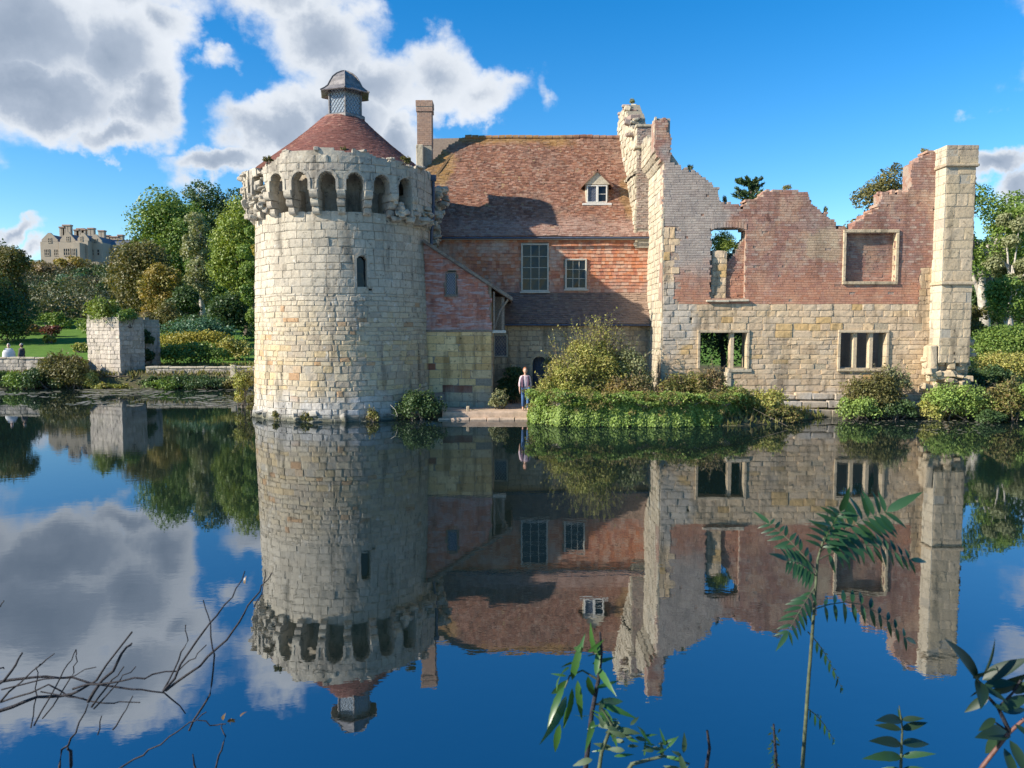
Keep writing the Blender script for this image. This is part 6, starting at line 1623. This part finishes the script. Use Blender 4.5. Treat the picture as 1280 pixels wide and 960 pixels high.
def person(label, loc, facing, H=1.66, clothes=('pink_top', 'gilet', 'jeans', 'hair'), stride=.16, bulk=1.0, coat=False):
    p = thing('person', label, 'person', loc)
    p.rotation_euler = (0, 0, facing); WORLD[p.name] = Matrix.Identity(4)
    k = H / 1.66; V3 = lambda x, y, z: (x * k, y * k, z * k)
    # local: +x is the person's left, faces -y
    s = stride
    hipL, hipR = V3(.085, 0, .86), V3(-.085, 0, .86)
    kneeL, kneeR = V3(.095, -s * .65, .47), V3(-.085, s * .15, .46)
    ankL, ankR = V3(.085, -s * .75, .085), V3(-.075, s * .9, .11)
    toeL, toeR = V3(.095, -s * .75 - .16, .035), V3(-.085, s * .9 - .15, .04)
    V = [V3(0, 0, .90), V3(0, 0, 1.05), V3(0, .005, 1.22), V3(0, .01, 1.36), V3(0, .0, 1.44), V3(0, -.02, 1.52),
         hipL, kneeL, ankL, toeL, hipR, kneeR, ankR, toeR,
         V3(.165, .01, 1.36), V3(.215, .03, 1.10), V3(.225, -.06, .87), V3(.225, -.075, .80),
         V3(-.165, .01, 1.36), V3(-.225, .0, 1.10), V3(-.235, -.08, .87), V3(-.235, -.09, .80)]
    E = [(0, 1), (1, 2), (2, 3), (3, 4), (4, 5), (0, 6), (6, 7), (7, 8), (8, 9), (0, 10), (10, 11), (11, 12), (12, 13), (3, 14), (14, 15), (15, 16), (16, 17), (3, 18), (18, 19), (19, 20), (20, 21)]
    r = [(.13, .09), (.12, .08), (.135, .09), (.10, .07), .045, .05, .08, .055, .038, .03, .08, .055, .038, .03, .05, .038, .026, .028, .05, .038, .026, .028]
    r = [tuple(a * k for a in q) if isinstance(q, tuple) else q * k for q in r]
    for (w, hx) in ((17, 1), (21, -1)):          # fingers and thumb, slightly curled
        bx, by, bz = V[w]
        for f in range(4):
            i = len(V); ln = (.07, .08, .075, .06)[f] * k
            V += [(bx + 0 * hx, by + (-.027 + .018 * f) * k, bz - .03 * k), (bx - .012 * hx * k, by + (-.028 + .019 * f) * k, bz - .03 * k - ln)]
            E += [(w, i), (i, i + 1)]; r += [.009 * k, .007 * k]
        i = len(V); V += [(bx - .01 * hx * k, by - .05 * k, bz - .035 * k)]; E += [(w, i)]; r += [.009 * k]
    skin('body', V, E, r, M['skin'], p)
    # head with face, ears
    bm = bmesh.new(); bmesh.ops.create_uvsphere(bm, u_segments=20, v_segments=14, radius=1)
    for v in bm.verts:
        x, y, z = v.co
        w = 1 - .22 * max(0, -z) ** 1.5
        yy = y * .098 * w; zz = z * .122
        if y < -.4:
            yy += -.020 * math.exp(-((x / .14) ** 2 + ((z + .12) / .2) ** 2)) + .010 * math.exp(-(((abs(x) - .36) / .14) ** 2 + ((z - .1) / .12) ** 2)) - .006 * math.exp(-((x / .3) ** 2 + ((z + .48) / .1) ** 2))
        v.co = Vector((x * .080 * w, yy - .015, zz + 1.60)) * k
    for sx in (-1, 1):
        rr_ = bmesh.ops.create_uvsphere(bm, u_segments=8, v_segments=6, radius=.02 * k)
        for v in rr_['verts']: v.co = Vector((v.co.x * .4 + sx * .08 * k, v.co.y + .0, v.co.z * 1.5 + 1.595 * k))
    me = bpy.data.meshes.new('head'); bm.to_mesh(me); bm.free(); me.materials.append(M['skin'])
    for pl_ in me.polygons: pl_.use_smooth = True
    put(bpy.data.objects.new('head', me), p)
    for sx in (-1, 1):
        bm = bmesh.new(); bmesh.ops.create_uvsphere(bm, u_segments=8, v_segments=6, radius=.011 * k)
        me = bpy.data.meshes.new('eye'); bm.to_mesh(me); bm.free(); me.materials.append(M['dark']); o = put(bpy.data.objects.new('eye', me), p); o.location = (sx * .031 * k, -.095 * k, 1.612 * k)
    bm = bmesh.new(); bmesh.ops.create_uvsphere(bm, u_segments=16, v_segments=12, radius=1)
    for v in list(bm.verts):
        x, y, z = v.co
        v.co = Vector((x * .092, y * .105 + .012, max(z, -.75 if y > 0 else .18 + .5 * abs(x) * 0) * .125 + 1.625)) * k
    me = bpy.data.meshes.new('hair'); bm.to_mesh(me); bm.free(); me.materials.append(M[clothes[3]])
    for pl_ in me.polygons: pl_.use_smooth = True
    put(bpy.data.objects.new('hair', me), p)
    if not coat:
        skin('jeans', [V[0], hipL, kneeL, (ankL[0], ankL[1], ankL[2] + .03), hipR, kneeR, (ankR[0], ankR[1], ankR[2] + .03)], [(0, 1), (1, 2), (2, 3), (0, 4), (4, 5), (5, 6)], [(.145 * k, .105 * k), .095 * k, .070 * k, .052 * k, .095 * k, .070 * k, .052 * k], M[clothes[2]], p)
        skin('top', [V3(0, 0, .93), V[1], V[2], V[3], V3(0, .0, 1.41)] + [V[14], V[15], V3(.22, -.03, .95)] + [V[18], V[19], V3(-.23, -.05, .95)], [(0, 1), (1, 2), (2, 3), (3, 4), (3, 5), (5, 6), (6, 7), (3, 8), (8, 9), (9, 10)], [(.145 * k, .105 * k), (.135 * k, .098 * k), (.148 * k, .105 * k), (.115 * k, .085 * k), .055 * k, .062 * k, .050 * k, .040 * k, .062 * k, .050 * k, .040 * k], M[clothes[0]], p, root=2)
        for sx in (-1, 1):   # open gilet, one panel each side of the chest
            skin('gilet_panel', [V3(sx * .095, -.045, .90), V3(sx * .10, -.05, 1.10), V3(sx * .105, -.045, 1.28), V3(sx * .085, -.02, 1.41), V3(sx * .06, .08, 1.25), V3(sx * .06, .08, .95)], [(0, 1), (1, 2), (2, 3), (2, 4), (4, 5)], [(.055 * k, .07 * k), (.055 * k, .07 * k), (.06 * k, .07 * k), (.04 * k, .05 * k), (.07 * k, .045 * k), (.07 * k, .045 * k)], M[clothes[1]], p)
    else:
        skin('coat', [V3(0, 0, .50), V3(0, 0, .9), V[2], V[3], V3(0, .0, 1.42)] + [V[14], V[15], V3(.22, -.05, .90)] + [V[18], V[19], V3(-.23, -.07, .90)], [(0, 1), (1, 2), (2, 3), (3, 4), (3, 5), (5, 6), (6, 7), (3, 8), (8, 9), (9, 10)], [(.30 * k * bulk, .2 * k), (.24 * k * bulk, .17 * k), (.20 * k * bulk, .14 * k), (.14 * k, .10 * k), .075 * k, .085 * k, .07 * k, .055 * k, .085 * k, .07 * k, .055 * k], M[clothes[0]], p, root=1)
        skin('hood', [V3(0, .02, 1.46), V3(0, .03, 1.60), V3(0, .02, 1.70)], [(0, 1), (1, 2)], [.10 * k, .115 * k, .08 * k], M[clothes[0]], p)
        skin('trousers', [V[0], hipL, kneeL, ankL, hipR, kneeR, ankR], [(0, 1), (1, 2), (2, 3), (0, 4), (4, 5), (5, 6)], [(.14 * k, .10 * k), .09 * k, .07 * k, .055 * k, .09 * k, .07 * k, .055 * k], M[clothes[2]], p)
    for a, t_ in ((ankL, toeL), (ankR, toeR)):
        skin('shoe', [(a[0], a[1] + .03, a[2] - .03), (t_[0], t_[1], t_[2])], [(0, 1)], [.045 * k, .034 * k], M['shoe'], p, sub=1)
    return p
pp_ = P(656.5, 518, 30.45)
person('person in blue jeans, pink top and dark gilet walking on the landing path', (pp_.x, 30.45, .3), .12)
w1 = P(11, 440, 49.0); person('person in a white hooded coat standing behind the wall at the far left', (w1.x, 49.0, gh(w1.x, 49.0)), .4, H=1.62, clothes=('white_cloth', 'white_cloth', 'white_cloth', 'grey_hair'), coat=True, bulk=1.7, stride=.02)
w2 = P(27, 440, 49.4); person('person in dark clothing beside the white-coated person behind the left wall', (w2.x, 49.4, gh(w2.x, 49.4)), -.4, H=1.6, clothes=('dark_cloth', 'dark_cloth', 'dark_cloth', 'grey_hair'), coat=True, bulk=1.0, stride=.02)

# ------------------------------------------------------------------ foreground plants on the near bank
rs = np.random.RandomState(91)
def leaf_shape(name, L, Wd, mat, fold=.18, curl=.15, n=7, tip=1.0, serr=0):
    """pointed leaf along +x, folded along the midrib, curling down"""
    V = []; Q = []
    for i in range(n + 1):
        t = i / n; w = Wd * .5 * (math.sin(math.pi * t ** .75)) ** .9 * (1 - .15 * t) if 0 < t < 1 else .0015
        if serr and 0 < i < n and i % 2: w *= 1 - serr
        z = -curl * L * t * t
        V += [(L * t, -w, z + fold * w), (L * t, 0, z), (L * t, w, z + fold * w)]
    for i in range(n):
        a = i * 3; Q += [(a, a + 3, a + 4, a + 1), (a + 1, a + 4, a + 5, a + 2)]
    me = bpy.data.meshes.new(name); me.from_pydata(V, [], Q); me.update(); me.materials.append(mat)
    for p_ in me.polygons: p_.use_smooth = True
    return me
def fg_mat(name, c1, c2, rough=.35, trans=.25):
    m, t, b, out = new_mat(name)
    oi = N_(t, 'ShaderNodeObjectInfo'); tc_ = N_(t, 'ShaderNodeTexCoord')
    n = noise(t, tc_.outputs['Object'], 30, 4)
    wv = N_(t, 'ShaderNodeTexWave'); wv.inputs['Scale'].default_value = 30; wv.inputs['Distortion'].default_value = 1; t.links.new(tc_.outputs['Object'], wv.inputs[0])
    col = mixc(t, oi.outputs['Random'], c1, c2); col = mixc(t, mth(t, 'MULTIPLY', n, .35), col, tuple(x * .5 for x in c1)); col = mixc(t, mth(t, 'MULTIPLY', wv.outputs['Fac'], .15), col, tuple(min(1, x * 1.6) for x in c2))
    t.links.new(col, b.inputs['Base Color']); b.inputs['Roughness'].default_value = rough
    tr = N_(t, 'ShaderNodeBsdfTranslucent'); t.links.new(mixc(t, 1.0, col, (1, 1, .4), 'MULTIPLY'), tr.inputs[0])
    mx_ = N_(t, 'ShaderNodeMixShader'); mx_.inputs[0].default_value = trans
    t.links.new(b.outputs[0], mx_.inputs[1]); t.links.new(tr.outputs[0], mx_.inputs[2]); t.links.new(mx_.outputs[0], out.inputs[0])
    return m
G_dark = fg_mat('sapling_leaf', (.012, .05, .02), (.035, .09, .035))
G_bright = fg_mat('shoot_leaf', (.025, .09, .018), (.06, .15, .035))
G_glossy = fg_mat('laurel_leaf', (.008, .022, .010), (.02, .05, .018), rough=.5, trans=.12)
G_soft = fg_mat('grey_green_leaf', (.03, .07, .025), (.07, .11, .05), rough=.6)
def place_leaf(me, parent, base, direction, normal, scale=1.0, name='leaf'):
    x = Vector(direction).normalized(); z = Vector(normal); z = (z - x * z.dot(x)).normalized(); y = z.cross(x)
    o = bpy.data.objects.new(name, me); COL.objects.link(o); o.parent = parent; o.matrix_parent_inverse = WORLD[parent.name].inverted() if parent.name in WORLD else Matrix.Identity(4)
    b_ = Vector(base)
    o.matrix_basis = Matrix(((x.x, y.x, z.x, b_.x), (x.y, y.y, z.y, b_.y), (x.z, y.z, z.z, b_.z), (0, 0, 0, 1))) @ Matrix.Scale(scale, 4)
    return o
def frond(parent, A, B, n_, leafme, L, back=.35, sag=.05, mat='stem_green', scale0=.7, view_n=(0, -.8, .6), stemr=.0024, angle=55, terminal=True):
    n = n_ + 2; A, B = Vector(A), Vector(B); d = (B - A); ln = d.length; dn = d.normalized()
    N0 = Vector(view_n).normalized(); side = dn.cross(N0).normalized()
    pts = [A.lerp(B, i / 6) - Vector((0, 0, 1)) * (sag * ln * math.sin(math.pi * i / 6) * -1) for i in range(7)]
    tubes('midrib', [(pts, [stemr * (1 - .7 * i / 6) for i in range(7)])], M[mat], parent, sides=5)
    for i in range(n):
        t = .12 + .86 * i / (n - 1); j = min(5, int(t * 6)); p = pts[j].lerp(pts[j + 1], t * 6 - j)
        sc = (scale0 + (1 - scale0) * math.sin(math.pi * min(1, t * 1.0) ** .8)) * rs.uniform(.88, 1.08)
        for sg in (-1, 1):
            a = math.radians(angle + rs.uniform(-8, 8))
            dd = dn * math.cos(a) + side * sg * math.sin(a) + Vector((0, 0, -.18 + rs.uniform(-.12, .05)))
            place_leaf(leafme, parent, p, dd, N0 + Vector(rs.normal(size=3) * .22) + side * sg * .25, sc * L * .74)
    if terminal: place_leaf(leafme, parent, pts[-1], dn, N0, L * .9)
unit = leaf_shape('leaf', 1.0, .25, G_dark, curl=.25, serr=.06, n=9)
unit_b = leaf_shape('leaf', 1.0, .19, G_bright, curl=.3, serr=.12, n=11)
unit_g = leaf_shape('leaf', 1.0, .31, G_glossy, fold=.3, curl=.12)
unit_s = leaf_shape('leaf', 1.0, .34, G_soft, curl=.3, serr=.1, n=9)
# tall sapling with pinnate leaves
YS = 2.6
sap = thing('sapling', 'tall slender sapling with drooping pinnate leaves right of centre in the foreground', 'sapling', (P(1005, 960, YS).x, YS, .9))
q = lambda a, b_, dy=0: P(a, b_, YS + dy)
tubes('stem', [([q(998, 1120), q(1003, 960), q(1010, 860), q(1017, 770), q(1022, 700), q(1030, 672)], [.008, .0072, .0065, .0055, .0045, .003])], M['stem_green'], sap, sides=8)
def fr_(a, b_, c, d, n, L, dy0=0, dy1=.1, ang=55, sag=.08, me=None): 
    f = bpy.data.objects.new('frond', None); COL.objects.link(f); f.parent = sap; f.matrix_parent_inverse = WORLD[sap.name].inverted()
    frond(f, q(a, b_, dy0), q(c, d, dy1), n, me or unit, L, sag=sag, angle=ang)
fr_(1025, 690, 1108, 640, 9, .15, 0, -.05, 62, .10)
fr_(1022, 700, 1138, 700, 10, .10, .02, .12, 75, .14)
fr_(1020, 712, 962, 655, 7, .085, 0, .12, 60, .05)
fr_(1024, 690, 1050, 640, 6, .11, 0, -.12, 50, .03)
fr_(1016, 762, 1132, 798, 8, .095, 0, .15, 72, .16)
fr_(1018, 735, 985, 790, 6, .085, 0, -.1, 55, .03)
fr_(1020, 720, 985, 700, 6, .095, 0, -.1, 60, .06)
fr_(1010, 790, 1052, 860, 6, .07, .1, .35, 45, .05)
fr_(1008, 885, 1042, 925, 4, .07, .1, .3, 45, .05, unit_b)
# leafy shoot with serrated leaves in the middle
YB = 2.3
sh = thing('leafy_shoot', 'dark-stemmed shoot with drooping bright serrated leaves below the house reflection', 'plant', (P(730, 960, YB).x, YB, .9))
q2 = lambda a, b_, dy=0: P(a, b_, YB + dy)
tubes('stem', [([q2(728, 1100), q2(732, 960), q2(740, 890), q2(748, 850), q2(752, 815), q2(750, 790)], [.009, .008, .007, .006, .0045, .003])], M['twig'], sh, sides=8)
for (a, b_, c, d, L) in ((715, 850, 725, 800, .17), (725, 815, 715, 795, .10), (748, 822, 730, 790, .12), (712, 835, 680, 850, .11), (708, 850, 685, 880, .12), (705, 858, 680, 905, .13), (708, 870, 690, 925, .13), (715, 860, 712, 915, .15), (722, 850, 726, 905, .16),
                        (735, 845, 742, 885, .13), (740, 830, 770, 820, .11), (748, 835, 762, 860, .10), (728, 830, 705, 822, .11), (735, 815, 752, 805, .10), (708, 845, 690, 842, .1), (712, 880, 702, 915, .10), (745, 860, 775, 850, .13), (748, 878, 790, 875, .13), (750, 880, 795, 895, .15), (748, 890, 720, 905, .09), (752, 885, 770, 915, .13), (742, 900, 735, 930, .08), (700, 905, 690, 950, .09), (745, 845, 748, 800, .1)):
    A = q2(a, b_, rs.uniform(-.05, .05)); B = q2(c, d, rs.uniform(-.15, .1)); place_leaf(unit_b, sh, A, B - A, (rs.normal() * .4, -.8, .5), (B - A).length * 1.0)
tubes('twigs', [([q2(748, 850), q2(728, 838), q2(712, 845), q2(706, 860)], [.004, .003, .003, .002]), ([q2(742, 880), q2(760, 880), q2(775, 885)], [.004, .003, .002]), ([q2(752, 815), q2(735, 820)], [.003, .002])], M['stem_green'], sh, sides=5)
sh2 = thing('low_shoot', 'sprawling grey-green leafy stem along the bottom edge right of the serrated shoot', 'plant', (P(790, 960, 2.2).x, 2.2, .9))
q3 = lambda a, b_, dy=0: P(a, b_, 2.2 + dy)
tubes('stem', [([q3(742, 1010), q3(752, 940), q3(765, 905), q3(752, 885)], [.007, .006, .005, .003]), ([q3(760, 1000), q3(790, 955), q3(830, 945), q3(862, 955)], [.006, .006, .004, .003])], M['stem_green'], sh2, sides=6)
for i in range(52):
    t = rs.rand(); a = 755 + 110 * t + rs.normal() * 5; b_ = 912 + 38 * t + rs.normal() * 12
    if i < 14: a, b_ = 755 + rs.normal() * 12, 900 + rs.rand() * 50
    A = q3(a, b_, rs.uniform(-.06, .06)); ang = rs.uniform(-.6, 3.6); place_leaf(unit_s if i % 3 else unit_b, sh2, A, (math.cos(ang), rs.normal() * .3, math.sin(ang) * .7), (rs.normal() * .3, -.7, .6), rs.uniform(.03, .062))
# small upright plant
up = thing('small_sprig', 'small dark upright sprig with paired oval leaves at the bottom right', 'plant', (P(1125, 960, 2.4).x, 2.4, .9))
q4 = lambda a, b_, dy=0: P(a, b_, 2.4 + dy)
tubes('stem', [([q4(1128, 1080), q4(1126, 960), q4(1128, 910), q4(1124, 882)], [.006, .005, .003, .0015])], M['stem_green'], up, sides=6)
for (b_, w_) in ((900, 26), (912, 30), (930, 34), (946, 36), (962, 36)):
    for sg in (-1, 1):
        A = q4(1127, b_); B = q4(1127 + sg * w_, b_ - 6 + rs.uniform(-8, 10), rs.uniform(-.05, .05)); place_leaf(unit_g if b_ < 940 else unit, up, A, B - A, (rs.normal() * .2, -.6, .8), (B - A).length * 1.1)
place_leaf(unit, up, q4(1127, 905), q4(1124, 885) - q4(1127, 905), (0, -1, .2), .05)
# laurel twig in the right corner
la = thing('laurel_branch', 'glossy dark evergreen branch with reddish stem in the bottom right corner', 'branch', (P(1240, 960, 2.0).x, 2.0, 1))
q5 = lambda a, b_, dy=0: P(a, b_, 2.0 + dy)
tubes('stem', [([q5(1180, 1040), q5(1228, 958), q5(1262, 915), q5(1285, 895)], [.0065, .0055, .005, .004])], M['stem_red'], la, sides=8)
tubes('twigs', [([q5(1262, 915), q5(1248, 885), q5(1232, 868), q5(1222, 850)], [.006, .005, .004, .003]), ([q5(1248, 885), q5(1266, 866), q5(1276, 850)], [.004, .003, .003]), ([q5(1262, 915), q5(1240, 900)], [.003, .002])], M['twig'], la, sides=6)
for (a, b_, c, d) in ((1224, 852, 1192, 800), (1224, 850, 1230, 880), (1226, 848, 1250, 804), (1228, 850, 1282, 822), (1230, 856, 1272, 852), (1226, 858, 1262, 876), (1240, 866, 1285, 845), (1236, 870, 1206, 890), (1244, 898, 1225, 912), (1222, 850, 1240, 830), (1250, 886, 1290, 868), (1254, 890, 1284, 885), (1266, 866, 1300, 850), (1262, 915, 1226, 918), (1250, 925, 1226, 940), (1268, 905, 1300, 930), (1234, 862, 1212, 868), (1255, 935, 1275, 985), (1262, 925, 1290, 975), (1240, 880, 1262, 890)):
    A = q5(a, b_, rs.uniform(-.03, .03)); B = q5(c, d, rs.uniform(-.1, .08)); place_leaf(unit_g, la, A, B - A, (rs.normal() * .35, -.6, .7), (B - A).length * 1.05)
# seed head and stub
sd = thing('seed_spike', 'short brown seed spike at the bottom edge left of the tall sapling', 'plant', (P(968, 960, 2.4).x, 2.4, .9))
tubes('stem', [([q4(972, 1060), q4(970, 950), q4(967, 905)], [.006, .005, .003])], M['twig'], sd, sides=6)
for i in range(22):
    A = q4(968 + rs.normal() * 3, 908 + i * 2.4, rs.uniform(-.02, .02)); place_leaf(unit_s if i % 2 else unit_b, sd, A, (rs.normal() * .5, rs.normal() * .3, -.8), (0, -1, .2), .022)
tb = thing('bare_twig', 'single bare dark stub of twig at the bottom edge right of the leafy stems', 'twig', (P(885, 960, 2.4).x, 2.4, .9))
tubes('twig_stem', [([q4(884, 1050), q4(883, 960), q4(887, 935), q4(884, 913)], [.007, .006, .005, .004])], M['twig'], tb, sides=6)
# bare branches bottom left
br = thing('bare_branches', 'tangle of bare dark branches reaching over the water at the bottom left', 'branches', (P(60, 930, 3.0).x, 3.0, .9))
BR = [([(-60, 905), (0, 888), (45, 872), (90, 868), (120, 850), (165, 790)], .011, 0), ([(-40, 860), (40, 845), (90, 848), (165, 862), (205, 865), (232, 892)], .008, .1), ([(0, 878), (60, 858), (100, 875), (140, 880), (175, 878)], .006, .05), ([(90, 862), (140, 852), (180, 846), (222, 838), (245, 822), (258, 806)], .006, .0),
      ([(205, 866), (240, 810), (262, 780), (290, 745), (306, 714)], .007, -.05), ([(206, 864), (250, 832), (285, 800), (305, 765), (322, 740), (340, 716)], .008, .08), ([(235, 912), (262, 870), (266, 820), (262, 780), (254, 750)], .006, -.02), ([(204, 864), (225, 825), (234, 800), (232, 781)], .005, .02),
      ([(110, 876), (140, 838), (160, 808), (165, 804)], .010, 0), ([(115, 885), (140, 850), (155, 833)], .006, .0), ([(118, 888), (150, 850), (170, 833)], .005, .05), ([(-20, 870), (15, 840), (28, 816)], .009, .0), ([(0, 878), (40, 838), (68, 817)], .006, 0), ([(38, 906), (46, 870), (46, 840), (50, 830)], .004, .03),
      ([(40, 905), (70, 855), (85, 830), (95, 812)], .005, 0), ([(52, 900), (88, 850), (96, 828), (95, 812)], .004, .08), ([(0, 860), (80, 848), (120, 834)], .005, .02), ([(50, 862), (105, 873)], .004, .0), ([(140, 915), (155, 892), (166, 870)], .005, 0), ([(70, 990), (80, 940), (95, 915), (110, 880)], .008, .03),
      ([(120, 980), (165, 950), (200, 930), (235, 905), (258, 890)], .006, -.05), ([(88, 985), (88, 940), (85, 932)], .010, -.3), ([(242, 990), (241, 960), (241, 943)], .007, -.3), ([(258, 985), (275, 945), (281, 920), (278, 905)], .006, -.2), ([(248, 900), (272, 908), (282, 905)], .003, -.1), ([(0, 760), (5, 751)], .004, .2), ([(122, 918), (127, 895)], .004, 0),
      ([(318, 760), (330, 735), (331, 712)], .004, .05), ([(-30, 850), (0, 835), (5, 836)], .006, .1)]
for pts, r, dy in BR:
    Y_ = 3.0 + dy
    P3 = [P(a, b_, Y_ + rs.uniform(-.03, .03)) for a, b_ in pts]
    # resample with small kinks
    F3 = []
    for i in range(len(P3) - 1):
        for k in range(3):
            F3.append(P3[i].lerp(P3[i + 1], k / 3) + Vector(rs.normal(size=3) * .004))
    F3.append(P3[-1]); m = len(F3)
    tubes('branch', [(F3, [max(.0022, r * .72 * (1 - .6 * i / m)) for i in range(m)])], M['twig'], br, sides=6, rough=.12)
dry = leaf_shape('dry_leaf', 1.0, .5, fg_mat('dry_leaf', (.10, .06, .03), (.20, .13, .06)), curl=.5)
for (a, b_) in ((278, 900), (284, 902), (290, 898), (294, 903), (300, 896), (306, 730)):
    A = P(a, b_, 2.85); place_leaf(dry, br, A, (rs.normal(), rs.normal() * .4, rs.normal()), rs.normal(size=3), .028, name='dry_leaf')
